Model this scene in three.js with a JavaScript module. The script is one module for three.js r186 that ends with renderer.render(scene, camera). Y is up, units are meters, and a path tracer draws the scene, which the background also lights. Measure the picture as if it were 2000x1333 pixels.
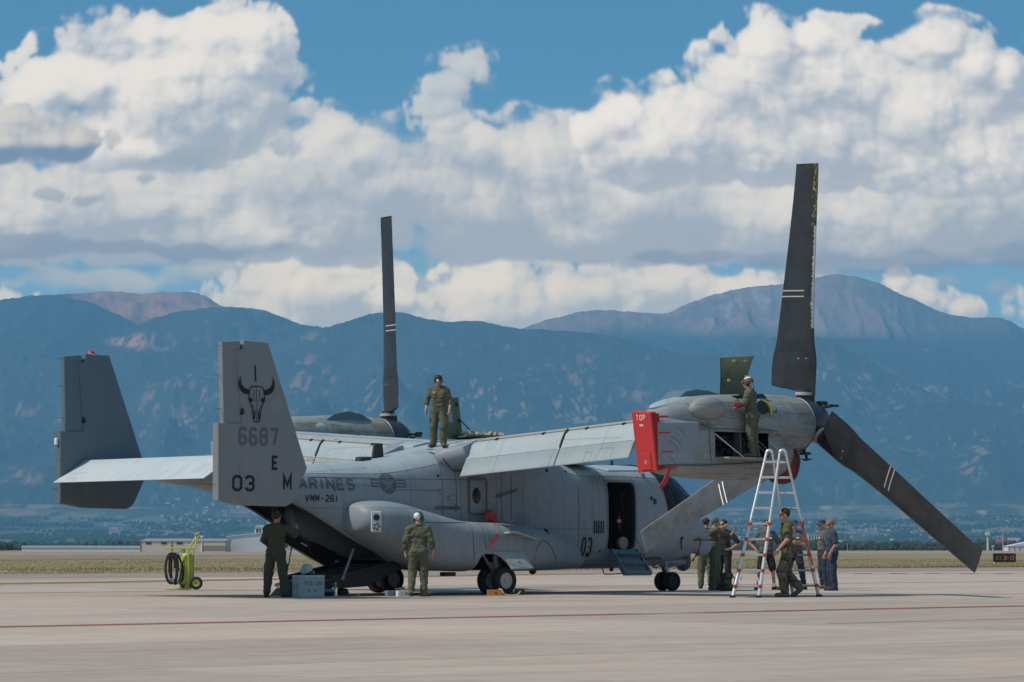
import * as THREE from 'three';
import { mergeGeometries, mergeVertices, toCreasedNormals } from 'three/addons/utils/BufferGeometryUtils.js';
import { RoundedBoxGeometry } from 'three/addons/geometries/RoundedBoxGeometry.js';
import { Brush, Evaluator, SUBTRACTION, ADDITION, INTERSECTION } from 'three-bvh-csg';

// ---------- camera, sun, exposure ----------
const scene = new THREE.Scene();
const F = 5880, HC = 1.0322, PITCH = 0.069, TH = 0.7395, AX = -1.6657, AZ = -69.5834;
const camera = new THREE.PerspectiveCamera(2 * Math.atan(666.5 / F) * 180 / Math.PI, 1.5, 0.5, 90000);
camera.position.set(0, HC, 0); camera.rotation.x = PITCH;
const renderer = new THREE.WebGLRenderer({ antialias: true });
renderer.toneMapping = THREE.LinearToneMapping; renderer.toneMappingExposure = 0.80;
renderer.shadowMap.enabled = true;
const SUN_EL = 50 * Math.PI / 180, SUN_AZ = 20 * Math.PI / 180;
const sunDir = new THREE.Vector3(-Math.cos(SUN_AZ) * Math.cos(SUN_EL), Math.sin(SUN_EL), Math.sin(SUN_AZ) * Math.cos(SUN_EL));
const sun = new THREE.DirectionalLight(new THREE.Color().setRGB(1, 0.93, 0.84), 4.9);
sun.position.copy(sunDir).multiplyScalar(120).add(new THREE.Vector3(0, 0, -69)); sun.target.position.set(0, 0, -69);
sun.castShadow = true; Object.assign(sun.shadow.camera, { left: -30, right: 30, top: 30, bottom: -30, near: 1, far: 300 }); sun.shadow.mapSize.set(4096, 4096);
scene.add(sun, sun.target);
scene.fog = new THREE.FogExp2(new THREE.Color().setRGB(0.25, 0.64, 1.0), 0.000056);

// ---------- helpers ----------
const V = (x, y, z) => new THREE.Vector3(x, y, z);
const clamp = (x, a = 0, b = 1) => Math.min(b, Math.max(a, x));
const lerp = (a, b, t) => a + (b - a) * t;
const sstep = (a, b, x) => { const t = clamp((x - a) / (b - a)); return t * t * (3 - 2 * t); };
function rng(seed) { let s = seed >>> 0; return () => { s = (s + 0x6D2B79F5) >>> 0; let t = s; t = Math.imul(t ^ (t >>> 15), t | 1); t ^= t + Math.imul(t ^ (t >>> 7), t | 61); return ((t ^ (t >>> 14)) >>> 0) / 4294967296; }; }
const hash3 = (x, y, z) => { let h = Math.imul(x, 374761393) + Math.imul(y, 668265263) + Math.imul(z, 1274126177); h = Math.imul(h ^ (h >>> 13), 1274126177); return ((h ^ (h >>> 16)) >>> 0) / 4294967296; };
function vnoise(x, y, z = 0) { // smooth value noise, -1..1
  const ix = Math.floor(x), iy = Math.floor(y), iz = Math.floor(z); let fx = x - ix, fy = y - iy, fz = z - iz;
  fx = fx * fx * fx * (fx * (fx * 6 - 15) + 10); fy = fy * fy * fy * (fy * (fy * 6 - 15) + 10); fz = fz * fz * (3 - 2 * fz);
  const s = (k) => lerp(lerp(hash3(ix, iy, k), hash3(ix + 1, iy, k), fx), lerp(hash3(ix, iy + 1, k), hash3(ix + 1, iy + 1, k), fx), fy);
  return (fz === 0 ? s(iz) : lerp(s(iz), s(iz + 1), fz)) * 2 - 1;
}
function fbm(x, y, oct = 4, z = 0, gain = 0.5) { let a = 1, s = 0, n = 0; for (let i = 0; i < oct; i++) { s += a * vnoise(x, y, z + i * 17); n += a; a *= gain; const t = x * 1.6 - y * 1.2; y = x * 1.2 + y * 1.6; x = t + 3.7; } return s / n; }
function ridged(x, y, oct = 5, z = 0) { let a = 1, s = 0, n = 0, w = 1; for (let i = 0; i < oct; i++) { let v = 1 - Math.abs(vnoise(x, y, z + i * 13)); v *= v; s += a * v * w; n += a; w = clamp(v * 1.4); a *= 0.5; const t = x * 1.62 - y * 1.18; y = x * 1.18 + y * 1.62; x = t + 5.1; } return s / n; }
function prof(pts, x) { let i = 0; if (x <= pts[0][0]) return pts[0][1]; while (i < pts.length - 2 && x > pts[i + 1][0]) i++; const a = pts[i], b = pts[i + 1]; if (x >= b[0] && i === pts.length - 2) return b[1]; const t = (x - a[0]) / (b[0] - a[0]), p = pts[Math.max(0, i - 1)], q = pts[Math.min(pts.length - 1, i + 2)]; const m0 = (b[1] - p[1]) / (b[0] - p[0] || 1) * (b[0] - a[0]), m1 = (q[1] - a[1]) / (q[0] - a[0] || 1) * (b[0] - a[0]); const t2 = t * t, t3 = t2 * t; return (2 * t3 - 3 * t2 + 1) * a[1] + (t3 - 2 * t2 + t) * m0 + (-2 * t3 + 3 * t2) * b[1] + (t3 - t2) * m1; }
const used = {};
function numbered(n) { used[n] = (used[n] ?? -1) + 1; return used[n] ? n + '_' + String(used[n]).padStart(3, '0') : n; }
function tag(o, label, category, group, kind) { if (label) o.userData.label = label; if (category) o.userData.category = category; if (group) o.userData.group = group; if (kind) o.userData.kind = kind; return o; }
function thing(name, label, category, pos = [0, 0, 0], turn = 0, group) { const o = new THREE.Group(); o.name = numbered(name); o.position.set(...pos); o.rotation.y = turn; scene.add(o); return tag(o, label, category, group); }
const SPLIT = new Set('grip_collar belly_step cable_bundle drain_port panel_seam static_wick vent_slot hinge_slot strap cord streamer lock_knob chest_pocket leg_pocket eye ear_cup name_badge latch support_rod hatch_latch tread door_frame_rib troop_seat cargo_strap conduit_clamp hose port_hole frame_bar cowl_seam skid_plate roof_antenna pitot_tube door_cable bay_coaming hinge_bracket side_beam torque_link bay_fitting hinge root_fairing door_trim work_platform bay_rib brace leg_post landing_light drain_mast nose_vane spoiler_seam exhaust_stud blade_grip hair_cap'.split(' '));
function mesh(name, geo, mat, parent = scene) {
  if (Array.isArray(geo) && geo.length > 1 && parent !== scene && SPLIT.has(name)) { const all = geo.map((g) => mesh(name, g, mat, parent)); return all[0]; } const m = new THREE.Mesh(Array.isArray(geo) ? merge(geo) : geo, mat); m.name = parent === scene ? numbered(name) : name; m.castShadow = m.receiveShadow = true; parent.add(m); return m; }
function merge(list) { const l = list.map((g) => { let q = g.index ? g.toNonIndexed() : g; for (const k of Object.keys(q.attributes)) if (!['position', 'normal', 'uv'].includes(k)) { q = q === g ? q.clone() : q; q.deleteAttribute(k); } if (!q.attributes.uv) { q = q.clone(); q.setAttribute('uv', new THREE.BufferAttribute(new Float32Array(q.attributes.position.count * 2), 2)); } if (!q.attributes.normal) q.computeVertexNormals(); return q; }); return l.length === 1 ? l[0] : mergeGeometries(l); }
function box(w, h, d, x = 0, y = 0, z = 0, rx = 0, ry = 0, rz = 0) { const g = new THREE.BoxGeometry(w, h, d); if (rx || ry || rz) g.applyMatrix4(new THREE.Matrix4().makeRotationFromEuler(new THREE.Euler(rx, ry, rz))); return g.translate(x, y, z); }
function rbox(w, h, d, r, x = 0, y = 0, z = 0, rx = 0, ry = 0, rz = 0) { const g = new RoundedBoxGeometry(w, h, d, 2, r); if (rx || ry || rz) g.applyMatrix4(new THREE.Matrix4().makeRotationFromEuler(new THREE.Euler(rx, ry, rz))); return g.translate(x, y, z); }
function rod(a, b, r, r2 = r, seg = 10) { const d = b.clone().sub(a), g = new THREE.CylinderGeometry(r2, r, d.length(), seg); g.translate(0, d.length() / 2, 0); g.applyQuaternion(new THREE.Quaternion().setFromUnitVectors(V(0, 1, 0), d.normalize())); return g.translate(a.x, a.y, a.z); }
function tube(pts, r, seg = 24, rs = 8, closed = false) { return new THREE.TubeGeometry(new THREE.CatmullRomCurve3(pts, closed, 'catmullrom', 0.4), seg, r, rs, closed); }
function slab(pts, d, bevel = 0) { const s = new THREE.Shape(pts.map((p) => new THREE.Vector2(p[0], p[1]))); return new THREE.ExtrudeGeometry(s, { depth: d, bevelEnabled: bevel > 0, bevelSize: bevel, bevelThickness: bevel, bevelSegments: 2, curveSegments: 8 }); }
// loft through rings (arrays of Vector3, same count, closed rings)
function loft(rings, caps = true) {
  const n = rings[0].length, P = [], I = [], UV = [];
  rings.forEach((r, k) => { for (let j = 0; j <= n; j++) { const p = r[j % n]; P.push(p.x, p.y, p.z); UV.push(p.x, p.y); } });
  for (let k = 0; k < rings.length - 1; k++) for (let j = 0; j < n; j++) { const a = k * (n + 1) + j, b = a + 1, c = a + n + 1, d = c + 1; I.push(a, c, b, b, c, d); }
  let g = new THREE.BufferGeometry(); g.setAttribute('position', new THREE.Float32BufferAttribute(P, 3)); g.setAttribute('uv', new THREE.Float32BufferAttribute(UV, 2)); g.setIndex(I);
  g.computeVertexNormals();
  const N = g.attributes.normal; for (let k = 0; k < rings.length; k++) { const a = k * (n + 1), b = a + n, v = V(N.getX(a) + N.getX(b), N.getY(a) + N.getY(b), N.getZ(a) + N.getZ(b)).normalize(); N.setXYZ(a, v.x, v.y, v.z); N.setXYZ(b, v.x, v.y, v.z); }
  if (!caps) return g;
  g = g.toNonIndexed();
  const cap = (r, flip) => { const c = r.reduce((s, p) => s.add(p), V(0, 0, 0)).multiplyScalar(1 / n), q = [], u = []; for (let j = 0; j < n; j++) { const a = r[j], b = r[(j + 1) % n]; const t = flip ? [c, b, a] : [c, a, b]; for (const p of t) { q.push(p.x, p.y, p.z); u.push(p.x, p.y); } } const h = new THREE.BufferGeometry(); h.setAttribute('position', new THREE.Float32BufferAttribute(q, 3)); h.setAttribute('uv', new THREE.Float32BufferAttribute(u, 2)); h.computeVertexNormals(); return h; };
  return mergeGeometries([g, cap(rings[0], false), cap(rings[rings.length - 1], true)]);
}
function flipIfInside(g) { // turn a closed mesh outward (signed volume)
  const p = g.attributes.position, ix = g.index; let v = 0; const n = ix ? ix.count : p.count, a = V(), b = V(), c = V(), id = (i) => ix ? ix.getX(i) : i;
  for (let i = 0; i < n; i += 3) { a.fromBufferAttribute(p, id(i)); b.fromBufferAttribute(p, id(i + 1)); c.fromBufferAttribute(p, id(i + 2)); v += a.dot(b.cross(c)); }
  if (v < 0) { const q = ix ? g.toNonIndexed() : g; for (const k of Object.keys(q.attributes)) { const at = q.attributes[k], s = at.itemSize, t = at.array; for (let i = 0; i < at.count; i += 3) for (let c2 = 0; c2 < s; c2++) { const u = t[(i + 1) * s + c2]; t[(i + 1) * s + c2] = t[(i + 2) * s + c2]; t[(i + 2) * s + c2] = u; } } const N = q.attributes.normal; for (let i = 0; i < N.count * 3; i++) N.array[i] *= -1; return q; }
  return g;
}
const solid = (rings) => flipIfInside(loft(rings));
function csg(a, ops) { let r = a; const ev = new Evaluator(); ev.attributes = ['position', 'normal', 'uv']; ev.useGroups = true; for (const [b, op] of ops) { r.updateMatrixWorld(true); b.updateMatrixWorld(true); r = ev.evaluate(r, b, op); } return r; }
const brush = (g, m) => { let q = g.index ? g.toNonIndexed() : g; if (!q.attributes.uv) q.setAttribute('uv', new THREE.BufferAttribute(new Float32Array(q.attributes.position.count * 2), 2)); return new Brush(q, m); };
// textures
function dataTex(w, h, fn, srgb = true) { const d = new Uint8Array(w * h * 4); for (let y = 0; y < h; y++) for (let x = 0; x < w; x++) { const c = fn(x / w, y / h, x, y), o = (y * w + x) * 4; d[o] = c[0]; d[o + 1] = c[1]; d[o + 2] = c[2]; d[o + 3] = 255; } const t = new THREE.DataTexture(d, w, h); t.wrapS = t.wrapT = THREE.RepeatWrapping; t.magFilter = THREE.LinearFilter; if (srgb) t.colorSpace = THREE.SRGBColorSpace; t.needsUpdate = true; return t; }
function canvasTex(w, h, draw) { const c = document.createElement('canvas'); c.width = w; c.height = h; draw(c.getContext('2d'), w, h); const t = new THREE.CanvasTexture(c); t.colorSpace = THREE.SRGBColorSpace; return t; }
const rgb = (r, g, b) => new THREE.Color().setRGB(r, g, b);
const mat = (c, rough = 0.6, o = {}) => new THREE.MeshStandardMaterial({ color: Array.isArray(c) ? rgb(...c) : c, roughness: rough, ...o });
const px2x = (px, d) => (px - 1000) / F * d;               // sideways metres of a bearing at a distance
const AIR = [0.106, 0.308, 0.545], GAIN = 1.25;
// ---------- sky: air and cumulus, computed; the map's pole stands ahead of the camera so that it is finest there ----------
{
  const GW = 1400, GH = 640, GX0 = -400, GY0 = -110, ST = 2, img = new Float32Array(GW * GH * 3);
  const air = (y) => { const t = clamp((1073 - y) / 1100), a = [0.270, 0.500, 0.670], b = [0.175, 0.390, 0.585], c = [0.098, 0.290, 0.50], d = [0.05, 0.165, 0.36]; const m = (p, q, s) => p.map((v, i) => lerp(v, q[i], s)); return t < 0.45 ? m(a, b, t / 0.45) : t < 0.85 ? m(b, c, (t - 0.45) / 0.4) : m(c, d, clamp((t - 0.85) / 1.2)); };
  for (let j = 0; j < GH; j++) { const c = air(GY0 + j * ST); for (let i = 0; i < GW; i++) img.set(c, (j * GW + i) * 3); }
  // rounded billows (nearest-point noise) at several sizes, kept once and looked up by every cloud layer
  const BW = 1024, BH = 1024, bil = new Float32Array(BW * BH);
  { let tot = 0; for (const [cell, amp] of [[64, 1], [32, 0.62], [16, 0.36], [8, 0.20], [4, 0.10]]) { tot += amp; const n = BW / cell; for (let y = 0; y < BH; y++) for (let x = 0; x < BW; x++) { const cx = Math.floor(x / cell), cy = Math.floor(y / cell); let m = 9; for (let a = -1; a <= 1; a++) for (let b = -1; b <= 1; b++) { const i = (cx + a + n) % n, j = (cy + b + n) % n, dx = cx + a + 0.1 + 0.8 * hash3(i, j, cell) - x / cell, dy = cy + b + 0.1 + 0.8 * hash3(i, j, cell + 999) - y / cell, q = dx * dx + dy * dy; if (q < m) m = q; } bil[y * BW + x] += amp * (1 - 1.9 * m); } } for (let i = 0; i < bil.length; i++) bil[i] /= tot; }
  const billow = (x, y, s) => { x = x * 0.5 + s * 131.7 + 4096; y = y * 0.5 + s * 71.3 + 4096; const i = Math.floor(x), j = Math.floor(y), fx = x - i, fy = y - j, a = (j & 1023) * BW, b = ((j + 1) & 1023) * BW, p = i & 1023, q = (i + 1) & 1023; return lerp(lerp(bil[a + p], bil[a + q], fx), lerp(bil[b + p], bil[b + q], fx), fy); };
  const fld = new Float32Array(GW * GH), soft = new Float32Array(GW * GH);
  // lobes: [x, y, rx, ry]; o: edge noise, threshold, light and shade colours, where the flat base lies
  function layer(lobes, o) {
    let x0 = 1e9, x1 = -1e9, y0 = 1e9, y1 = -1e9; for (const l of lobes) { x0 = Math.min(x0, l[0] - l[2] * 1.5); x1 = Math.max(x1, l[0] + l[2] * 1.5); y0 = Math.min(y0, l[1] - l[3] * 1.5); y1 = Math.max(y1, l[1] + l[3] * 1.5); }
    const i0 = Math.max(0, Math.floor((x0 - GX0) / ST)), i1 = Math.min(GW - 1, Math.ceil((x1 - GX0) / ST)), j0 = Math.max(0, Math.floor((y0 - GY0) / ST)), j1 = Math.min(GH - 1, Math.ceil((y1 - GY0) / ST));
    for (let j = j0; j <= j1; j++) for (let i = i0; i <= i1; i++) {
      const x = GX0 + i * ST, y = GY0 + j * ST, wx = x + 26 * fbm(x / 90, y / 90, 3, o.seed), wy = y + 20 * fbm(x / 90, y / 90, 3, o.seed + 40);
      let s = -1, sum = 0; for (const [cx, cy, rx, ry] of lobes) { const dx = (wx - cx) / rx, dy = (wy - cy) / ry, q = dx * dx + dy * dy; if (q < 4) { const v = 1 - Math.sqrt(q); if (v > s) s = v; sum += Math.max(0, v); } }
      if (s < -0.6) { fld[j * GW + i] = -1; continue; } const z = 92 / (o.puff ?? 70), ex = x + 0.55 * (wx - x), ey = y + 0.55 * (wy - y), b = 1.25 * billow(ex * z, ey * z, o.seed) - 0.25, n = 1;
      const base = o.base ? sstep(o.base, o.base - (o.baseSoft ?? 26), y + 16 * fbm(x / 170, y / 120, 3, o.seed + 9)) : 1;
      const v = Math.max(s, Math.min(sum * 0.45, s + 0.3));
      fld[j * GW + i] = (v + (o.edge ?? 0.34) * 1.0 * (b / n) * (v < 0 ? clamp(1 + v * 2.4) : 1)) * base - (1 - base) * 0.4;
      soft[j * GW + i] = 0.85 * clamp(v, -0.3, 1) + 0.54 * (b / n) + 0.06 * fbm(wx / 14, wy / 12, 3, o.seed + 3);
    }
    const at = (i, j) => fld[clamp(j, j0, j1) * GW + clamp(i, i0, i1)], sq = (v) => Math.sqrt(Math.max(0, v));
    const sh = (v) => v <= 0 ? 0 : Math.sqrt(v * (1.2 - 0.2 * Math.min(1, v)));
    for (let j = j0; j <= j1; j++) for (let i = i0; i <= i1; i++) {
      const d = fld[j * GW + i] - (o.cut ?? 0) - 0.10; if (d <= 0) continue;
      const x = GX0 + i * ST, y = GY0 + j * ST, soften = (o.soft ?? 0.10) * (0.35 + 0.9 * clamp(0.5 + fbm(x / 110, y / 90, 2, o.seed + 60)));
      let al = sstep(0, soften * (1 + 0.8 * fbm(x / 60, y / 60, 2, o.seed + 77)), d) * (o.alpha ?? 1);
      const h0 = soft[j * GW + i], hs = (a, b) => { const p = clamp(i - Math.round(a), i0, i1), q = clamp(j - Math.round(b), j0, j1); return fld[q * GW + p] > -0.9 ? soft[q * GW + p] : 0; }; let rel = 0;
      for (const [st, w] of [[2, 0.38], [4, 0.42], [9, 0.5], [22, 0.66], [56, 0.62]]) rel += w * clamp(h0 - hs(st * 0.62, st * 0.78), -0.5, 0.5);
      let L = 0.475 + rel * (o.relief ?? 0.55) * 1.05 + 0.36 * fbm(x / 190 + y / 400, y / 120 - x / 500, 4, o.seed + 5);
      if (o.dark) L -= o.dark * sstep(o.dark0, o.dark1, y + 25 * fbm(x / 160, y / 60, 3, o.seed + 31));
      L += (o.gain ?? 0);
      L = clamp(L, 0, 1.15);
      const thin = clamp(d / 0.35), lit = o.lit ?? [0.77, 0.745, 0.715], shd = o.shd ?? [0.34, 0.44, 0.56], k = (j * GW + i) * 3;
      const tl = sstep(0, 1, L / 1.05);
      for (let c = 0; c < 3; c++) { const col = lerp(shd[c], lit[c], tl); img[k + c] = lerp(img[k + c], col, al * lerp(0.8, 1, thin)); }
    }
    for (let j = j0; j <= j1; j++) for (let i = i0; i <= i1; i++) { fld[j * GW + i] = -1; soft[j * GW + i] = 0; }
  }
  fld.fill(-1);
  const far = { lit: [0.60, 0.585, 0.575], shd: [0.31, 0.41, 0.53] };
  layer([[-200, 560, 220, 60], [200, 545, 240, 28], [420, 530, 160, 26], [980, 610, 420, 90], [1300, 590, 300, 80], [1560, 560, 160, 60]], { seed: 11, cut: 0.05, soft: 0.5, alpha: 0.65, relief: 0.25, puff: 110, ...far });
  layer([[600, 570, 170, 72], [500, 605, 120, 52], [650, 528, 70, 44], [745, 585, 80, 34], [960, 560, 110, 52], [1010, 600, 160, 60], [1130, 580, 130, 50], [1250, 600, 62, 36], [1310, 560, 150, 44], [1430, 575, 120, 38], [-80, 610, 130, 45], [1755, 560, 26, 38], [1800, 592, 60, 36], [1890, 602, 34, 22], [2150, 590, 140, 60]], { seed: 23, cut: 0.02, soft: 0.16, edge: 0.36, relief: 0.5, puff: 46, dark: 0.25, dark0: 560, dark1: 640, lit: [0.70, 0.685, 0.665], shd: [0.38, 0.47, 0.57] });
  layer([[-250, 400, 260, 130], [60, 410, 230, 110], [300, 410, 250, 120], [540, 330, 150, 110], [640, 262, 62, 52], [690, 300, 80, 60], [760, 360, 170, 120], [930, 400, 230, 130], [930, 292, 70, 60], [880, 260, 60, 40], [640, 440, 190, 80], [520, 450, 160, 70], [1120, 450, 220, 80], [1060, 320, 130, 95], [1250, 390, 250, 150], [1520, 390, 300, 150], [1820, 390, 300, 160], [2150, 390, 260, 170], [2400, 380, 200, 150]], { gain: -0.055, seed: 37, cut: 0.03, edge: 0.36, soft: 0.2, relief: 0.5, puff: 84, base: 545, baseSoft: 40, dark: 0.42, dark0: 420, dark1: 530, lit: [0.69, 0.69, 0.69], shd: [0.34, 0.43, 0.545] });
  layer([[300, 190, 240, 150], [415, 62, 95, 66], [298, 50, 50, 42], [470, 70, 80, 60], [480, 120, 80, 95], [350, 140, 120, 90], [190, 150, 110, 70], [90, 170, 90, 66], [430, 215, 120, 90], [505, 205, 56, 60], [40, 225, 120, 90], [250, 280, 250, 90], [-120, 240, 160, 120], [-330, 230, 150, 140]], { seed: 53, cut: 0.02, edge: 0.34, soft: 0.16, relief: 0.6, puff: 76, base: 400, baseSoft: 120, dark: 0.35, dark0: 260, dark1: 380, lit: [0.79, 0.77, 0.75], shd: [0.35, 0.44, 0.555] });
  layer([[1495, 95, 84, 72], [1590, 68, 44, 40], [1440, 150, 80, 70], [1650, 170, 170, 110], [1825, 78, 80, 56], [1895, 108, 78, 60], [1965, 140, 50, 66], [1790, 210, 220, 130], [1360, 235, 110, 90], [1210, 215, 62, 58], [1165, 250, 60, 50], [1550, 270, 250, 140], [1870, 300, 250, 150], [1280, 300, 150, 90], [2120, 260, 160, 160], [2330, 210, 140, 150]], { seed: 71, cut: 0.02, edge: 0.34, soft: 0.16, relief: 0.6, puff: 80, base: 480, baseSoft: 170, dark: 0.35, dark0: 300, dark1: 470, lit: [0.81, 0.79, 0.77], shd: [0.37, 0.45, 0.56] });
  layer([[896, 122, 60, 36], [925, 138, 34, 28], [860, 165, 44, 48], [852, 212, 44, 46], [868, 245, 60, 36]], { seed: 89, cut: 0.10, edge: 0.5, soft: 0.55, alpha: 0.85, relief: 0.4, puff: 34, lit: [0.66, 0.68, 0.69], shd: [0.40, 0.48, 0.56] });
  layer([[70, 262, 100, 46], [150, 280, 60, 38], [-20, 290, 90, 50], [25, 240, 60, 34]], { seed: 97, cut: 0.05, edge: 0.30, soft: 0.2, relief: 0.5, puff: 60, base: 348, baseSoft: 40, dark: 0.75, dark0: 268, dark1: 318, lit: [0.64, 0.635, 0.63], shd: [0.19, 0.30, 0.45] });
  layer([[345, 306, 62, 22], [395, 316, 40, 18], [275, 350, 22, 9], [850, 380, 34, 20], [165, 388, 24, 10], [80, 382, 36, 12], [62, 514, 26, 15]], { seed: 101, cut: 0.10, edge: 0.45, soft: 0.4, alpha: 0.72, relief: 0.3, puff: 30, gain: -0.38, lit: [0.50, 0.54, 0.58], shd: [0.28, 0.38, 0.50] });
  layer([[1700, 512, 330, 26], [2050, 505, 200, 34], [1350, 505, 150, 16], [300, 488, 320, 18], [0, 480, 160, 30]], { seed: 113, cut: 0.06, edge: 0.30, soft: 0.45, alpha: 0.62, relief: 0.2, puff: 70, gain: -0.5, lit: [0.42, 0.48, 0.55], shd: [0.20, 0.31, 0.46] });
  layer([[1850, 555, 46, 14], [1960, 560, 40, 16]], { seed: 131, cut: 0.1, edge: 0.4, soft: 0.5, alpha: 0.5, gain: -0.5, puff: 40, lit: [0.4, 0.46, 0.54], shd: [0.22, 0.33, 0.48] });

  // what the eye should see of the sky comes to it through the haze over the plain: undo its share
  for (let j = 0; j < GH; j++) {
    const el = Math.max(0.02, Math.atan((1073 - (GY0 + j * ST)) / F)), T = Math.exp(-scene.fog.density * Math.min(31500, 2740 / Math.sin(el))), A = AIR;
    for (let i = 0; i < GW; i++) for (let c = 0; c < 3; c++) { const k = (j * GW + i) * 3 + c; img[k] = Math.max(0.02, (img[k] * GAIN - A[c] * (1 - T)) / T); }
  }
  const TW = 4096, TH2 = 4096, data = new Float32Array(TW * TH2 * 4), rot = 68 * Math.PI / 180, cr = Math.cos(rot), sr = Math.sin(rot);
  const elsewhere = (x, y, z) => { // the same air and scattered cumulus all round
    const el = Math.max(0, y), c = air(1073 - 5880 * Math.tan(Math.min(1.3, Math.asin(el) * 0.55 + 0.02))), k = 1 / (el + 0.09), n = fbm(x * k * 2.2, z * k * 2.2, 3, 7), a = sstep(-0.02, 0.30, n) * sstep(0.42, 0.15, el) * 0.85, b = 0.55 + 0.25 * clamp(n * 2);
    return [lerp(c[0], b, a), lerp(c[1], b * 1.02, a), lerp(c[2], b * 1.06, a)];
  };
  for (let r = 0; r < TH2; r++) {
    const v = ((r + 0.5) / TH2 - 0.5) * Math.PI, cv = Math.cos(v), ty = Math.sin(v), near = r > TH2 * 0.78, step = near ? 1 : 8;
    if (!near && r % 8) { data.copyWithin(r * TW * 4, (r - 1) * TW * 4, r * TW * 4); continue; }
    for (let cI = 0; cI < TW; cI += step) {
      const u = ((cI + 0.5) / TW - 0.5) * 2 * Math.PI, tx = Math.cos(u) * cv, tz = Math.sin(u) * cv;
      const x = tx, y = ty * cr + tz * sr, z = -ty * sr + tz * cr; // world direction of this texel
      let col = null, w = 0;
      if (z < -0.5) {
        const px = 1000 + F * x / -z, py = 1073 - F * y / -z, gi = (px - GX0) / ST, gj = (py - GY0) / ST;
        if (gi > 1 && gi < GW - 2 && gj > 1) {
          const i = Math.floor(gi), j = Math.min(GH - 2, Math.floor(gj)), fx = gi - i, fy = clamp(gj - j), o = (j * GW + i) * 3; col = [0, 0, 0];
          for (let c = 0; c < 3; c++) col[c] = lerp(lerp(img[o + c], img[o + 3 + c], fx), lerp(img[o + GW * 3 + c], img[o + GW * 3 + 3 + c], fx), fy);
          w = sstep(-0.012, 0.004, y) * sstep(0, 60, gi) * sstep(GW - 2, GW - 60, gi) * sstep(0, 22, gj);
        }
      }
      let out; if (w < 1) { const e = elsewhere(x, y, z); out = col ? e.map((q, c) => lerp(q, col[c], w)) : e; } else out = col;
      for (let s = 0; s < step; s++) { const o = (r * TW + cI + s) * 4; data[o] = out[0]; data[o + 1] = out[1]; data[o + 2] = out[2]; data[o + 3] = 1; }
    }
  }
  const tex = new THREE.DataTexture(data, TW, TH2, THREE.RGBAFormat, THREE.FloatType); tex.mapping = THREE.EquirectangularReflectionMapping; tex.magFilter = THREE.LinearFilter; tex.needsUpdate = true;
  scene.background = tex; scene.environment = tex; scene.backgroundRotation.x = -rot; scene.environmentRotation.x = -rot;
}
// ---------- ground to the horizon and the mountains ----------
const RID = {
  peak: { D: 30000, L: 9000, p: [[300, 760], [900, 690], [1030, 637], [1100, 615], [1160, 605], [1215, 608], [1300, 611], [1330, 598], [1370, 583], [1430, 567], [1460, 560], [1530, 553], [1600, 541], [1640, 535], [1680, 540], [1720, 552], [1750, 568], [1790, 585], [1850, 612], [1900, 620], [1960, 622], [2000, 640], [2120, 690], [2400, 740]] },
  rose: { D: 26500, L: 7000, p: [[-400, 640], [-100, 590], [0, 582], [60, 575], [145, 571], [220, 566], [280, 571], [340, 567], [400, 575], [435, 597], [500, 604], [560, 620], [600, 640], [700, 720], [900, 800]] },
  west: { D: 24500, L: 6000, p: [[-400, 640], [-200, 610], [0, 587], [100, 579], [150, 584], [200, 600], [260, 632], [330, 690], [420, 770], [600, 860]] },
  saddle: { D: 23700, L: 5500, p: [[0, 800], [200, 690], [270, 634], [320, 615], [380, 603], [460, 600], [520, 608], [590, 634], [640, 645], [720, 720], [820, 800]] },
  front: { D: 22300, L: 4900, p: [[-400, 860], [0, 790], [200, 740], [340, 722], [440, 690], [540, 664], [600, 645], [640, 638], [690, 622], [720, 612], [760, 608], [800, 612], [870, 628], [930, 626], [1000, 640], [1100, 645], [1200, 656], [1260, 672], [1320, 688], [1400, 690], [1460, 670], [1530, 654], [1600, 660], [1650, 676], [1740, 726], [1850, 780], [2000, 820], [2400, 860]] },
  shoulder: { D: 26000, L: 6000, p: [[1100, 800], [1400, 700], [1560, 660], [1700, 660], [1840, 680], [2000, 720], [2400, 760]] },
  east: { D: 20800, L: 3500, p: [[1500, 900], [1650, 850], [1760, 800], [1850, 784], [1930, 790], [2050, 815], [2400, 870]] },
  nearLeft: { D: 20300, L: 3000, p: [[-400, 850], [-100, 820], [0, 815], [90, 842], [200, 870], [330, 900], [500, 940], [700, 960]] },
};
const plainH = (d, x) => { const t = clamp((d - 8500) / 9500); return 262 * Math.pow(t, 1.6) * (0.93 + 0.10 * vnoise(x / 420, 3.3)); };
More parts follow.
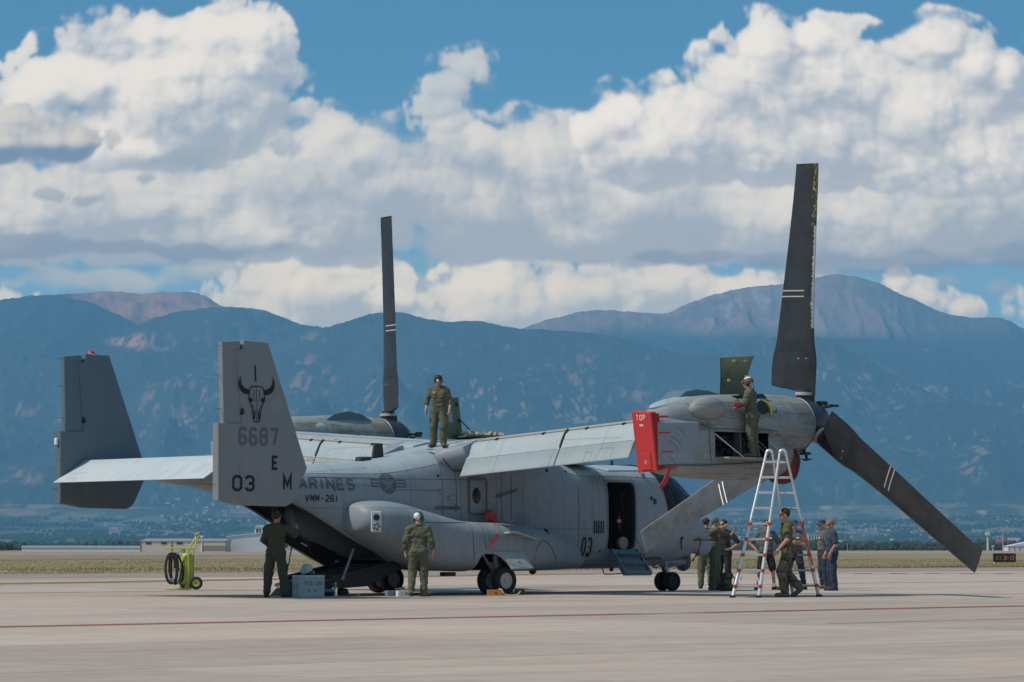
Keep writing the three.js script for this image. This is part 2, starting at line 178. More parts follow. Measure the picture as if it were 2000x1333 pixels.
function landH(x, d) { // height at photo-bearing x (pixels of a 5880 px lens, i.e. an azimuth) and distance d
  const wx = (x - 1000) / F * d; let h = plainH(d, x), which = '', best = 0;
  const bump = d > 12000 ? sstep(14500, 16800, d) * sstep(19000, 17200, d) * (70 * Math.max(0, fbm(wx / 900, d / 700, 4, 3) + 0.25)) : 0; h += bump;
  for (const k in RID) {
    const R = RID[k], t = (R.D - d) / R.L; if (t > 1.15) continue;
    const Hc = (1073 - prof(R.p, x) + 2.6 * fbm(x / 34, R.D / 900, 3, 6) + 0.9 * vnoise(x / 6.5, R.D)) / F * R.D + HC; let v, n = 0;
    if (t >= 0) { const a = clamp(1 - t / 1.1), s = Math.pow(a, 1.12); v = Hc * s; n = (ridged(wx / 1500 + 0.35 * vnoise(d / 1900, wx / 2500), d / 4600, 6, R.D % 97) - 0.5) * 1.3; v += (n * 0.25 + 0.16 * (ridged(wx / 640, d / 1500, 4, 5) - 0.5)) * Hc * Math.pow(clamp(t * 3.2), 0.8) * clamp(a * 3) ; v += 26 * fbm(wx / 260, d / 260, 3, 4) * clamp(t * 8); v = Math.min(v, Hc * (1 - 0.35 * t)); } else v = Hc + t * R.L * 0.55;
    if (v > h) { h = v; which = k; best = v / Hc; }
  }
  return { h, which, rel: best };
}
{
  const ds = []; for (let d = 7500, i = 0; d < 31200; i++) { ds.push(d); d += d < 14500 ? 90 : d < 17500 ? 50 : d < 24500 ? 42 : d < 30200 ? 62 : 140; }
  const x0 = -560, x1 = 2560, nx = 1260, ny = ds.length, P = new Float32Array(nx * ny * 3), C = new Float32Array(nx * ny * 3), I = [];
  const blob = (x, y, cx, cy, rx, ry) => { const q = Math.hypot((x - cx) / rx, (y - cy) / ry); return sstep(1.25, 0.55, q); };
  for (let j = 0; j < ny; j++) for (let i = 0; i < nx; i++) {
    const x = lerp(x0, x1, i / (nx - 1)), d = ds[j], L = landH(x, d), wx = (x - 1000) / F * d, o = (j * nx + i) * 3;
    P[o] = wx; P[o + 1] = L.h - (j === 0 ? 6 : 0); P[o + 2] = -d;
    const y = 1073 - (L.h - HC) / d * F; // how high it stands as seen from the apron
    const speck = vnoise(wx / 38, d / 70, 1) * 0.5 + vnoise(wx / 16, d / 30, 2) * 0.5, pat = fbm(wx / 420, d / 520, 5, 8), fine = fbm(wx / 70, d / 110, 4, 21);
    let forest = [0.017, 0.030, 0.019].map((c) => c * (1 + 0.75 * speck + 0.35 * vnoise(wx / 90, d / 130, 5))), c = forest, k = 0;
    const mix = (q, t) => { t = clamp(t); c = c.map((v, n) => lerp(v, q[n], t)); };
    if (L.which && L.which !== 'peak') {
      mix([0.055, 0.060, 0.030], sstep(0.15, 0.6, fbm(wx / 900, d / 900, 4, 61)) * 0.55);
      // granite outcrops and scree in loose belts
      const belt = sstep(700, 740, y) * sstep(905, 850, y), out = sstep(0.34, 0.52, 0.40 * fine + 0.46 * pat + 0.62 * speck + 0.25 * fbm(wx / 30, d / 46, 2, 71)) * (0.3 + 0.7 * belt) * (0.35 + 0.65 * sstep(-0.12, 0.2, fbm(wx / 1100, d / 900, 3, 88)));
      mix([0.40, 0.25, 0.18], out * 0.8);
      mix([0.58, 0.28, 0.17], 0.95 * sstep(-0.3, 0.15, fine + 0.3 * speck) * (blob(x, y, 290, 668, 52, 20) + blob(x, y, 240, 668, 40, 10)));
      mix([0.36, 0.20, 0.14], 0.75 * sstep(0.05, 0.4, fine + 0.25 * speck) * (blob(x, y, 610, 663, 34, 14) + blob(x, y, 40, 800, 44, 16) + blob(x, y, 100, 820, 34, 10) + blob(x, y, 740, 780, 26, 60) + blob(x, y, 600, 740, 60, 50) + blob(x, y, 340, 780, 70, 40) + blob(x, y, 870, 665, 18, 8) + blob(x, y, 1000, 680, 26, 8) + blob(x, y, 1130, 715, 40, 40) + blob(x, y, 1270, 705, 16, 10) + blob(x, y, 1240, 775, 34, 12) + blob(x, y, 1800, 680, 22, 8) + blob(x, y, 1610, 720, 34, 26) + blob(x, y, 1690, 840, 60, 6) + blob(x, y, 40, 930, 60, 18) + blob(x, y, 1900, 900, 40, 40)));
      if (L.which === 'rose') mix([0.66, 0.29, 0.165], sstep(668, 612, y + 16 * fine) * sstep(110, 190, x) * (0.75 + 0.5 * fine - 0.25 * speck));
      if (L.which === 'saddle') mix([0.30, 0.17, 0.12], 0.5 * sstep(470, 520, x) * sstep(615, 604, y));
    } else if (L.which === 'peak') {
      const line = sstep(668, 630, y + 26 * fbm(wx / 1500, d / 1500, 4, 5));
      mix([0.52, 0.29, 0.205], line * (x > 1600 ? sstep(1900, 1600, x) * 0.6 + 0.4 : 1) * (0.78 + 0.4 * fine));
      mix([0.72, 0.60, 0.52], line * 0.6 * sstep(0.12, 0.45, 0.7 * fbm(wx / 90, d / 420, 5, 33) + 0.3 * vnoise(wx / 50, d / 200, 6)) * sstep(1330, 1420, x) * sstep(1640, 1560, x));
      mix([0.14, 0.11, 0.09], line * 0.5 * sstep(0.1, 0.5, fbm(wx / 500, d / 500, 4, 43)));
    } else { // the plain below the mountains: scrub, dry grass, clumps of trees, bare scars
      c = [0.150, 0.130, 0.078]; mix([0.030, 0.042, 0.026], sstep(-0.22, 0.18, fbm(wx / 210, d / 620, 5, 12) + 0.35 * speck + (x < 1000 ? 0.42 : 0.12))); mix([0.33, 0.20, 0.14], sstep(0.3, 0.46, fbm(wx / 330, d / 380, 4, 14)) * sstep(14500, 16200, d) * 0.75); mix([0.24, 0.19, 0.14], sstep(1065, 1050, y) * 0.5 * sstep(0.15, 0.35, fbm(wx / 130, d / 900, 4, 19)));
      mix([0.42, 0.30, 0.22], 0.9 * (blob(x, y, 1612, 993, 12, 4) + blob(x, y, 1690, 984, 46, 5) * sstep(-0.1, 0.2, fine) + blob(x, y, 1925, 1000, 20, 6) * sstep(-.1, .2, fine) + blob(x, y, 1800, 1062, 90, 5)));
    }
    C.set(c.map((v) => clamp(v, 0.006, 0.9)), o);
  }
  for (let j = 0; j < ny - 1; j++) for (let i = 0; i < nx - 1; i++) { const a = j * nx + i; I.push(a, a + 1, a + nx, a + 1, a + nx + 1, a + nx); }
  const g = new THREE.BufferGeometry(); g.setAttribute('position', new THREE.BufferAttribute(P, 3)); g.setAttribute('color', new THREE.BufferAttribute(C, 3)); g.setIndex(new THREE.BufferAttribute(new Uint32Array(I), 1)); g.computeVertexNormals();
  tag(mesh('mountains', g, new THREE.MeshStandardMaterial({ vertexColors: true, roughness: 1 })), 'hazy forested mountain range with a bare peak on the right', 'mountains', null, 'structure');
}
// ---------- airfield ground: laid out along the aircraft's heading ----------
const FWD = V(Math.cos(TH), 0, -Math.sin(TH)), SIDE = V(Math.sin(TH), 0, Math.cos(TH)); // along / to the right of the heading
const PN = 64; // periodic value noise for tiling textures
function tnoise(x, y, per, s) { const ix = Math.floor(x), iy = Math.floor(y), w = (n) => ((n % per) + per) % per; let fx = x - ix, fy = y - iy; fx = fx * fx * (3 - 2 * fx); fy = fy * fy * (3 - 2 * fy); const h = (a, b) => hash3(w(a), w(b), s); return lerp(lerp(h(ix, iy), h(ix + 1, iy), fx), lerp(h(ix, iy + 1), h(ix + 1, iy + 1), fx), fy) * 2 - 1; }
function tfbm(u, v, base, oct, s, ax = 1, ay = 1) { let a = 1, t = 0, n = 0, p = base; for (let i = 0; i < oct; i++) { t += a * (ax === ay ? tnoise(u * p, v * p, p, s + i) : tnoise2(u * p * ax, v * p * ay, p * ax, p * ay, s + i)); n += a; a *= 0.55; p *= 2; } return t / n; }
function tnoise2(x, y, px, py, s) { const ix = Math.floor(x), iy = Math.floor(y); let fx = x - ix, fy = y - iy; fx = fx * fx * (3 - 2 * fx); fy = fy * fy * (3 - 2 * fy); const h = (a, b) => hash3(((a % px) + px) % px, ((b % py) + py) % py, s); return lerp(lerp(h(ix, iy), h(ix + 1, iy), fx), lerp(h(ix, iy + 1), h(ix + 1, iy + 1), fx), fy) * 2 - 1; }
const S8 = (v) => clamp(Math.pow(clamp(v, 0, 1), 1 / 2.2) * 255, 0, 255);
const grime = (r, g, b, amt, base = 3, s = 0, ax = 1, ay = 1) => dataTex(512, 512, (u, v, x, y) => { const k = 1 + amt * tfbm(u, v, base, 6, s, ax, ay) + amt * 0.35 * (hash3(x, y, s) - 0.5); return [S8(r * k), S8(g * k), S8(b * k * (1 - 0.02 * (k - 1)))]; });
function worldUV(g, sx, sy = sx) { const p = g.attributes.position, u = new Float32Array(p.count * 2); for (let i = 0; i < p.count; i++) { u[i * 2] = p.getX(i) / sx; u[i * 2 + 1] = p.getZ(i) / sy; } g.setAttribute('uv', new THREE.BufferAttribute(u, 2)); return g; }
// strips: from s0 to s1 along SIDE distance (negative = farther), long in FWD
function strip(t0, t1, s0, s1, y, nx = 1, nz = 1) { const g = new THREE.PlaneGeometry(t1 - t0, s1 - s0, nx, nz); g.rotateX(-Math.PI / 2); g.translate((t0 + t1) / 2, y, (s0 + s1) / 2); return g; }
const field = new THREE.Group();
// field frame: origin under the aircraft, x along its heading, z to its right; place with the same turn as the aircraft
const fieldAt = (m) => { m.position.set(AX, 0, AZ); m.rotation.y = TH; return m; };
const grassTex = dataTex(1024, 1024, (u, v, x, y) => { const n = tfbm(u, v, 6, 6, 3), m = tfbm(u, v, 24, 4, 9), k = 0.82 + 0.45 * n + 0.5 * m; const g = clamp(0.35 + 0.9 * tfbm(u, v, 4, 4, 21) + 0.3 * m); return [S8(lerp(0.33, 0.18, g) * k), S8(lerp(0.255, 0.165, g) * k), S8(lerp(0.125, 0.065, g) * k)]; });
grassTex.repeat.set(1, 1);
{
  const g = new THREE.PlaneGeometry(44000, 20000, 1, 1); g.rotateX(-Math.PI / 2); g.translate(0, -0.05, -8000 + 0); worldUV(g, 46);
  tag(mesh('ground', g, mat([1, 1, 1], 1, { map: grassTex })), 'flat dry grassland of the airfield reaching to the foothills', 'ground', null, 'structure');
  // far runway and its shoulders
  const tar = mat([1, 1, 1], 0.9, { map: grime(0.30, 0.225, 0.185, 0.22, 4, 31) });
  tag(fieldAt(mesh('runway', worldUV(strip(-2600, 2600, -940, -355, -0.03), 60), tar)), 'far strip of brown runway concrete beyond the grass', 'runway', null, 'structure');
  const shoulder = mat([1, 1, 1], 0.9, { map: grime(0.295, 0.235, 0.19, 0.25, 5, 37) });
  tag(fieldAt(mesh('taxiway', worldUV(strip(-700, 900, -55.5, -36, -0.012), 14), shoulder)), 'worn tarred taxiway shoulder along the grass edge', 'taxiway', null, 'structure');
}
// concrete apron: poured slabs with tarred joints
const concTex = [0, 1, 2].map((k) => dataTex(1024, 1024, (u, v, x, y) => { const n = tfbm(u, v, 3, 7, 50 + k * 7), st = tfbm(u, v, 4, 5, 77 + k, 1, 6), f = hash3(x, y, k) - 0.5, sp = tfbm(u, v, 40, 3, 90 + k), pit = hash3(x >> 1, y >> 1, 400 + k) > 0.9985 ? 0.55 : 1; const c = 1 + 0.15 * n + 0.16 * st + 0.13 * f + 0.10 * sp; return [S8(0.458 * c * pit), S8(0.359 * c * pit), S8(0.291 * c * pit * (1 - 0.03 * n))]; }));
const concBump = dataTex(512, 512, (u, v, x, y) => { const q = 128 + 70 * tfbm(u, v, 24, 4, 140) + 60 * (hash3(x, y, 9) - 0.5); return [q, q, q]; }, false);
{
  const bed = mat([0.085, 0.07, 0.062], 0.95);
  const apron = new THREE.Group(); apron.name = 'apron'; fieldAt(apron); scene.add(apron); tag(apron, 'wide sunlit concrete apron of poured slabs under the aircraft', 'apron', null, 'structure');
  mesh('joint_bed', strip(-420, 420, -36, 110, -0.010), bed, apron);
  const W = 6.1, L = 7.6, r = rng(5), mats = []; for (let k = 0; k < 3; k++) for (const q of [0.90, 1, 1.06]) mats.push(new THREE.MeshStandardMaterial({ color: rgb(q, q * 0.995, q * 0.985), roughness: 0.88, map: concTex[k], bumpMap: concBump, bumpScale: 0.004 }));
  const variants = []; for (let k = 0; k < 4; k++) { const g = new THREE.BoxGeometry(L - 0.022, 0.03, W - 0.022); const p = g.attributes.position, u = g.attributes.uv; for (let i = 0; i < p.count; i++) u.setXY(i, (p.getX(i) + k * 3.7) / 9.5, (p.getZ(i) + k * 5.3) / 9.5); g.translate(0, -0.015, 0); variants.push(g); }
  const cam = V(0, 0, 0).sub(V(AX, 0, AZ)), c0 = Math.cos(TH), s0 = Math.sin(TH), rest = [];
  for (let i = -60; i < 60; i++) for (let j = -6; j < 18; j++) {
    const x = (i + 0.5 + (j & 1 ? 0.5 : 0) * 0) * L, z = (j + 0.5) * W + 0.6; if (z < -36 + W / 2 - 0.01 || z > 108) continue;
    const wx = AX + x * c0 + z * s0, wz = AZ - x * s0 + z * c0, d = -wz, vis = d > 8 && Math.abs(wx) < d * 0.21 + 9;
    const m = mats[Math.floor(r() * mats.length)], g = variants[Math.floor(r() * 4)];
    if (vis && d < 130) { const s = new THREE.Mesh(g, m); s.name = 'slab'; s.position.set(x, 0, z); s.receiveShadow = true; apron.add(s); } else if (d > -25 && Math.abs(wx) < 170) rest.push(g.clone().translate(x, 0, z));
  }
  const far = mesh('slab_field', mergeGeometries(rest.map((g) => g)), mats[4], apron); far.userData.kind = 'stuff';
}
// painted lines
{
  const red = mat([0.30, 0.045, 0.045], 0.8), wear = canvasTex(1024, 16, (c, w, h) => { c.fillStyle = '#8a3a38'; c.fillRect(0, 0, w, h); const r = rng(8); for (let i = 0; i < 900; i++) { c.fillStyle = `rgba(150,128,118,${0.2 + r() * 0.5})`; c.fillRect(r() * w, r() * h, 1 + r() * 8, 1 + r() * 3); } }); wear.wrapS = THREE.RepeatWrapping; wear.repeat.set(12, 1);
  const line = (name, t0, t1, s, w, m, label, cat) => { const g = new THREE.PlaneGeometry(t1 - t0, w); g.rotateX(-Math.PI / 2); g.translate((t0 + t1) / 2, 0.004, s); return tag(fieldAt(mesh(name, g, m)), label, cat, null, 'structure'); };
  const redM = new THREE.MeshStandardMaterial({ map: wear, roughness: 0.85 });
  line('painted_line', -60, 60, 18.4, 0.48, redM, 'thin red painted line across the apron in front', 'painted line');
  line('painted_line', -80, 80, -7.6, 0.35, redM, 'faint red painted line on the apron behind the aircraft', 'painted line');
  const wh = new THREE.MeshStandardMaterial({ color: rgb(0.62, 0.60, 0.57), roughness: 0.85 });
  const smear = new THREE.PlaneGeometry(2.0, 0.30, 24, 2); { const p = smear.attributes.position; for (let i = 0; i < p.count; i++) { const t = Math.abs(p.getX(i)); p.setY(i, p.getY(i) * (1.1 - 0.9 * t) * (0.8 + 0.5 * vnoise(p.getX(i) * 7, p.getY(i) * 9))); } } smear.rotateX(-Math.PI / 2); smear.translate(2.55, 0.005, -48.4);
  tag(mesh('white_paint_mark', smear, wh), 'short white paint smear on the concrete below the red line', 'paint mark', null, 'structure');
  // taxiway edge line: yellow dashes on a black band
  const yb = new THREE.Group(); yb.name = 'taxiway_line'; fieldAt(yb); scene.add(yb); tag(yb, 'yellow and black dashed line along the apron edge', 'painted line', null, 'structure');
  const bl = mat([0.03, 0.028, 0.028], 0.9), ye = mat([0.46, 0.26, 0.05], 0.85); const path = new THREE.CatmullRomCurve3([[-26, 70], [-15.2, 89.6], [-10.6, 98], [-4, 112], [2, 122.5], [8, 125.5], [19, 125.5], [36, 124]].map(([x, d]) => V(x, 0.004, -d))), N = 130;
  yb.position.set(0, 0, 0); yb.rotation.y = 0;
  for (let i = 0; i < N; i++) { const a = path.getPointAt(i / N), b = path.getPointAt((i + 1) / N), g = new THREE.BufferGeometry(), n = b.clone().sub(a).normalize(), k = V(-n.z, 0, n.x).multiplyScalar(1.4); g.setAttribute('position', new THREE.Float32BufferAttribute([a.clone().add(k), a.clone().sub(k), b.clone().add(k), b.clone().sub(k)].flatMap((p) => [p.x, p.y, p.z]), 3)); g.setAttribute('normal', new THREE.Float32BufferAttribute([0, 1, 0, 0, 1, 0, 0, 1, 0, 0, 1, 0], 3)); g.setIndex([0, 2, 1, 1, 2, 3]); mesh('dash', g, i % 2 ? ye : bl, yb); }
  // tar seams
  const tarM = mat([0.10, 0.08, 0.07], 0.9), tg = []; const r = rng(77); for (let i = 0; i < 26; i++) { const s = -35 + r() * 84, t = -40 + r() * 70, l = 2 + r() * 14; const g = new THREE.PlaneGeometry(l, 0.05 + r() * 0.05, 12, 1); const p = g.attributes.position; for (let k = 0; k < p.count; k++) p.setY(k, p.getY(k) * (0.6 + 0.7 * Math.abs(vnoise(p.getX(k) * 1.3 + i * 9, i)))); g.rotateX(-Math.PI / 2); g.translate(t, 0.003, s); tg.push(g); }
  tag(fieldAt(mesh('tar_seams', tg, tarM)), 'dark tar repair seams scattered over the concrete apron', 'tar seams', null, 'stuff');
}
// grass tufts in the strip between apron and runway
{
  const r = rng(19), blade = []; for (let k = 0; k < 7; k++) { const a = r() * 6.3, l = 0.5 + r() * 0.5, w = 0.05; const g = new THREE.BufferGeometry(); const dx = Math.cos(a) * 0.3, dz = Math.sin(a) * 0.3; g.setAttribute('position', new THREE.Float32BufferAttribute([-w * Math.sin(a) + dx * 0.2, 0, w * Math.cos(a) + dz * 0.2, w * Math.sin(a) + dx * 0.2, 0, -w * Math.cos(a) + dz * 0.2, dx, l, dz], 3)); g.setAttribute('normal', new THREE.Float32BufferAttribute([0, 0.8, 0.6, 0, 0.8, 0.6, 0, 0.8, 0.6], 3)); g.setAttribute('uv', new THREE.Float32BufferAttribute([0, 0, 1, 0, 0, 1], 2)); blade.push(g); }
  const n = 120000, im = new THREE.InstancedMesh(mergeGeometries(blade), new THREE.MeshStandardMaterial({ color: rgb(1, 1, 1), roughness: 1, side: THREE.DoubleSide }), n), M = new THREE.Matrix4(), q = new THREE.Quaternion(), up = V(0, 1, 0);
  for (let i = 0; i < n; i++) { const e = Math.pow(r(), 2.0), s = -55.2 - e * 150 - Math.abs(vnoise(i * 0.37, 1.5)) * 1.2, t = lerp(-130, 190, r()), wx = AX + t * Math.cos(TH) + s * Math.sin(TH), wz = AZ - t * Math.sin(TH) + s * Math.cos(TH);
    const pat = fbm(t / 16, s / 9, 3, 5), h = (0.05 + 0.08 * r()) * (1 + 0.5 * pat); q.setFromAxisAngle(up, r() * 6.28); M.compose(V(wx, -0.05, wz), q, V(h * 1.4, h * (0.7 + r() * 0.4), h * 1.4)); im.setMatrixAt(i, M); const k = 0.75 + 0.5 * r(), gr = clamp(0.4 + 1.1 * pat + 0.3 * (r() - 0.5)) * (e > 0.35 ? 1 : 0.7); im.setColorAt(i, rgb(lerp(0.43, 0.20, gr) * k, lerp(0.335, 0.185, gr) * k, lerp(0.165, 0.075, gr) * k)); }
  im.name = 'grass'; im.castShadow = im.receiveShadow = true; scene.add(im); tag(im, 'dry mown grass strip between the apron and the runway', 'grass', null, 'stuff');
}
// ---------- tiltrotor aircraft ----------
// paint: worn grey with touch-up patches, panel joints, fastener rows and streaks of oil and dust
function skinTex(wm, hm, W, H, base, seed, o) {
  const t = canvasTex(W, H, (c) => {
    const r = rng(seed), im = c.createImageData(W, H), sx = W / wm, P = (v) => v * sx; for (let y = 0; y < H; y++) for (let x = 0; x < W; x++) { const u = x / W * wm, v = y / H * hm, n = fbm(u * 0.9, v * 0.9, 4, seed), m = fbm(u * (o.along ? 1.2 : 5), v * (o.along ? 6 : 1.3), 4, seed + 9), f = fbm(u * 9, v * 9, 3, seed + 5), k = 1 + (o.amp ?? 1) * (0.10 * n + 0.11 * m + 0.05 * f) + 0.035 * (hash3(x, y, seed) - 0.5), d = clamp(sstep(0.14, 0.55, m + 0.5 * n + 0.25 * f) * (o.dirt ?? 0.3)); const q = (y * W + x) * 4; for (let k2 = 0; k2 < 3; k2++) im.data[q + k2] = S8(lerp(base[k2] * k, o.soil[k2] * k, d)); im.data[q + 3] = 255; }
    c.putImageData(im, 0, 0); c.lineCap = 'round';
    for (let k = 0; k < o.patches; k++) { const a = 0.03 + r() * 0.07; c.fillStyle = r() < 0.5 ? `rgba(24,30,36,${a})` : `rgba(205,215,220,${a})`; const w = P(0.12 + r() * 0.5), h = P(0.08 + r() * 0.35); c.beginPath(); c.roundRect ? c.roundRect(r() * W, r() * H, w, h, P(0.04)) : c.rect(r() * W, r() * H, w, h); c.fill(); }
    for (let k = 0; k < o.streaks; k++) { const x = r() * W, y = r() * H, l = P(0.15 + r() * 0.7), w = P(0.006 + r() * 0.02), a = 0.05 + 0.16 * r(); c.strokeStyle = r() < 0.7 ? `rgba(38,30,22,${a})` : `rgba(210,205,195,${a * 0.8})`; c.lineWidth = w; c.beginPath(); c.moveTo(x, y); o.along ? c.lineTo(x + l, y + (r() - 0.5) * w * 3) : c.lineTo(x + (r() - 0.5) * w * 2, y + l); c.stroke(); }
    const ln = (x0, y0, x1, y1) => { c.strokeStyle = 'rgba(30,36,42,0.42)'; c.lineWidth = P(0.009); c.beginPath(); c.moveTo(P(x0), P(y0)); c.lineTo(P(x1), P(y1)); c.stroke(); c.fillStyle = 'rgba(40,46,52,0.30)'; const L = Math.hypot(x1 - x0, y1 - y0), n = Math.floor(L / 0.045), nx = -(y1 - y0) / L * 0.022, ny = (x1 - x0) / L * 0.022; for (let i = 0; i < n; i++) { const t2 = i / n; c.fillRect(P(lerp(x0, x1, t2) + nx), P(lerp(y0, y1, t2) + ny), P(0.011), P(0.011)); } };
    for (const l of o.lines) ln(...l); for (let k = 0; k < o.doors; k++) { const x = r() * wm, y = r() * hm, w = 0.12 + r() * 0.4, h = 0.10 + r() * 0.25; ln(x, y, x + w, y); ln(x, y + h, x + w, y + h); ln(x, y, x, y + h); ln(x + w, y, x + w, y + h); }
  }); t.wrapS = t.wrapT = THREE.RepeatWrapping; t.repeat.set(1 / wm, 1 / hm); return t;
}
const lineSet = (seed, wm, hm, nv, nh) => { const r = rng(seed), L = []; for (let k = 0; k < nv; k++) { const x = (k + 0.3 + 0.4 * r()) / nv * wm, a = r() * hm * 0.3, b = hm * (0.6 + 0.4 * r()); L.push([x, a, x, b]); } for (let k = 0; k < nh; k++) { const y = (k + 0.3 + 0.4 * r()) / nh * hm, a = r() * wm * 0.6, b = a + wm * (0.1 + 0.4 * r()); L.push([a, y, Math.min(wm, b), y]); } return L; };
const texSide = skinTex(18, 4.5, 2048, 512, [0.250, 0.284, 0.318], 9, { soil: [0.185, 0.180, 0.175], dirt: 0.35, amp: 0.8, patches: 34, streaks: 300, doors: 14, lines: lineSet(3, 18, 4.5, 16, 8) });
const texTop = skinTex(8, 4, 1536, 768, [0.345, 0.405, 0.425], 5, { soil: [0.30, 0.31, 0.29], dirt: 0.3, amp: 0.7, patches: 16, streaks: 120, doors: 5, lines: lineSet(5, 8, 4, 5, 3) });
const texDirty = skinTex(6, 3, 1536, 768, [0.265, 0.280, 0.275], 61, { soil: [0.135, 0.105, 0.075], dirt: 0.62, amp: 1.2, along: true, patches: 20, streaks: 360, doors: 8, lines: lineSet(6, 6, 3, 6, 4) });
const pTop = new THREE.MeshStandardMaterial({ map: texTop, roughness: 0.52 }), pSide = new THREE.MeshStandardMaterial({ map: texSide, roughness: 0.55 }), pDirty = new THREE.MeshStandardMaterial({ map: texDirty, roughness: 0.6 });
const uvBy = (g, a, b) => { const q = g, p = q.attributes.position, u = new Float32Array(p.count * 2), A = 'xyz'.indexOf(a), B = 'xyz'.indexOf(b); for (let i = 0; i < p.count; i++) { u[2 * i] = p.array[3 * i + A]; u[2 * i + 1] = p.array[3 * i + B]; } q.setAttribute('uv', new THREE.BufferAttribute(u, 2)); return q; };
const mDark = mat([0.030, 0.031, 0.034], 0.65), mBlack = mat([0.010, 0.010, 0.011], 0.5), mRubber = mat([0.017, 0.017, 0.018], 0.85), mMetal = mat([0.45, 0.45, 0.46], 0.35, { metalness: 0.8 }), mSteel = mat([0.22, 0.22, 0.23], 0.45, { metalness: 0.6 }), mInside = mat([0.045, 0.047, 0.048], 0.85), mOliveDoor = new THREE.MeshStandardMaterial({ map: grime(0.105, 0.135, 0.075, 0.3, 4, 83), roughness: 0.7 }), mRed = mat([0.42, 0.025, 0.028], 0.7), mSeam = mat([0.07, 0.075, 0.08], 0.8), mBlueGrey = mat([0.10, 0.16, 0.19], 0.6), mTan = mat([0.38, 0.30, 0.22], 0.8), mYellow = mat([0.55, 0.45, 0.06], 0.6);

// block lettering as painted by hand with stencils
const GLYPH = { 0: 'M1 0L3 0L4 1L4 5L3 6L1 6L0 5L0 1Z', 1: 'M2 0L2 6', 2: 'M0 1L1 0L3 0L4 1L4 2.6L0 5L0 6L4 6', 3: 'M0 1L1 0L3 0L4 1L4 2.2L3.2 3L1.6 3M3.2 3L4 3.8L4 5L3 6L1 6L0 5', 6: 'M4 1L3 0L1 0L0 1L0 5L1 6L3 6L4 5L4 3.8L3 2.9L0 2.9', 7: 'M0 0L4 0L1.8 6', 8: 'M1 0L3 0L4 1L4 2.2L3.2 3L4 3.8L4 5L3 6L1 6L0 5L0 3.8L.8 3L0 2.2L0 1ZM.8 3L3.2 3', E: 'M4 0L0 0L0 6L4 6M0 3L3.2 3', M: 'M0 6L0 0L2 4L4 0L4 6', A: 'M0 6L2 0L4 6M.8 4L3.2 4', R: 'M0 6L0 0L3 0L4 1L4 2L3 3L0 3M2.2 3L4 6', I: 'M2 0L2 6', N: 'M0 6L0 0L4 6L4 0', S: 'M4 1L3 0L1 0L0 1L0 2L1 3L3 3L4 4L4 5L3 6L1 6L0 5', V: 'M0 0L2 6L4 0', C: 'M4 1L3 0L1 0L0 1L0 5L1 6L3 6L4 5', F: 'M0 6L0 0L4 0M0 3L3 3', T: 'M0 0L4 0M2 0L2 6', O: 'M1 0L3 0L4 1L4 5L3 6L1 6L0 5L0 1Z', P: 'M0 6L0 0L3 0L4 1L4 2L3 3L0 3', '-': 'M.6 3L3.4 3', B: 'M0 0L3 0L4 1L4 2.2L3.2 3L4 3.8L4 5L3 6L0 6ZM0 3L3.2 3', U: 'M0 0L0 5L1 6L3 6L4 5L4 0' };
function write(c, text, x, y, w, h, gap, lw, color) { // x, y: upper left; w, h: one letter
  c.strokeStyle = color; c.lineWidth = lw; c.lineJoin = 'miter'; c.lineCap = 'butt';
  for (const ch of text) { if (ch !== ' ') { const d = GLYPH[ch]; c.beginPath(); for (const m of d.matchAll(/([MLZ])(?:\s*([-\d.]+) ([-\d.]+))?/g)) { if (m[1] === 'Z') c.closePath(); else { const X = x - (ch === 'I' || ch === '1' ? w * 0.19 : 0) + (lw / 2) + (+m[2]) / 4 * (w - lw), Y = y + lw / 2 + (+m[3]) / 6 * (h - lw); m[1] === 'M' ? c.moveTo(X, Y) : c.lineTo(X, Y); } } c.stroke(); } x += (ch === 'I' || ch === '1' ? w * 0.62 : w) + gap; }
}
// fuselage cross-sections: X, underside, top, half width, squareness
const FUS = [[8.64, 1.40, 1.50, 0.05, 2], [8.58, 1.22, 1.62, 0.22, 2], [8.40, 1.04, 1.76, 0.44, 2.1], [8.10, 0.90, 1.95, 0.66, 2.2], [7.85, 0.83, 2.25, 0.80, 2.3], [7.5, 0.77, 2.55, 0.93, 2.4], [7.1, 0.70, 2.80, 1.03, 2.6], [6.6, 0.64, 2.97, 1.11, 2.8], [6.0, 0.59, 3.04, 1.16, 3.1], [5.3, 0.565, 3.05, 1.18, 3.4], [4.2, 0.555, 3.04, 1.19, 3.6], [3.4, 0.555, 3.04, 1.19, 3.7], [3.0, 0.555, 3.12, 1.19, 3.7], [2.7, 0.555, 3.34, 1.20, 3.7], [2.3, 0.555, 3.56, 1.21, 3.7], [1.6, 0.555, 3.63, 1.22, 3.7], [0.8, 0.555, 3.58, 1.22, 3.7], [0, 0.56, 3.46, 1.21, 3.6], [-0.8, 0.56, 3.30, 1.20, 3.5], [-1.6, 0.565, 3.14, 1.19, 3.4], [-2.3, 0.60, 3.03, 1.18, 3.3], [-2.7, 0.70, 2.985, 1.17, 3.2], [-3.4, 0.99, 2.935, 1.15, 3.1], [-4.4, 1.47, 2.87, 1.08, 2.9], [-5.4, 1.96, 2.82, 0.98, 2.7], [-6.2, 2.22, 2.79, 0.82, 2.5], [-7.0, 2.36, 2.78, 0.60, 2.3], [-7.8, 2.45, 2.78, 0.36, 2.2], [-8.05, 2.52, 2.72, 0.18, 2], [-8.12, 2.58, 2.66, 0.06, 2]];
const FK = [1, 2, 3, 4].map((k) => FUS.map((s) => [s[0], s[k]]).reverse());
const fusAt = (X) => FK.map((p) => prof(p, X));
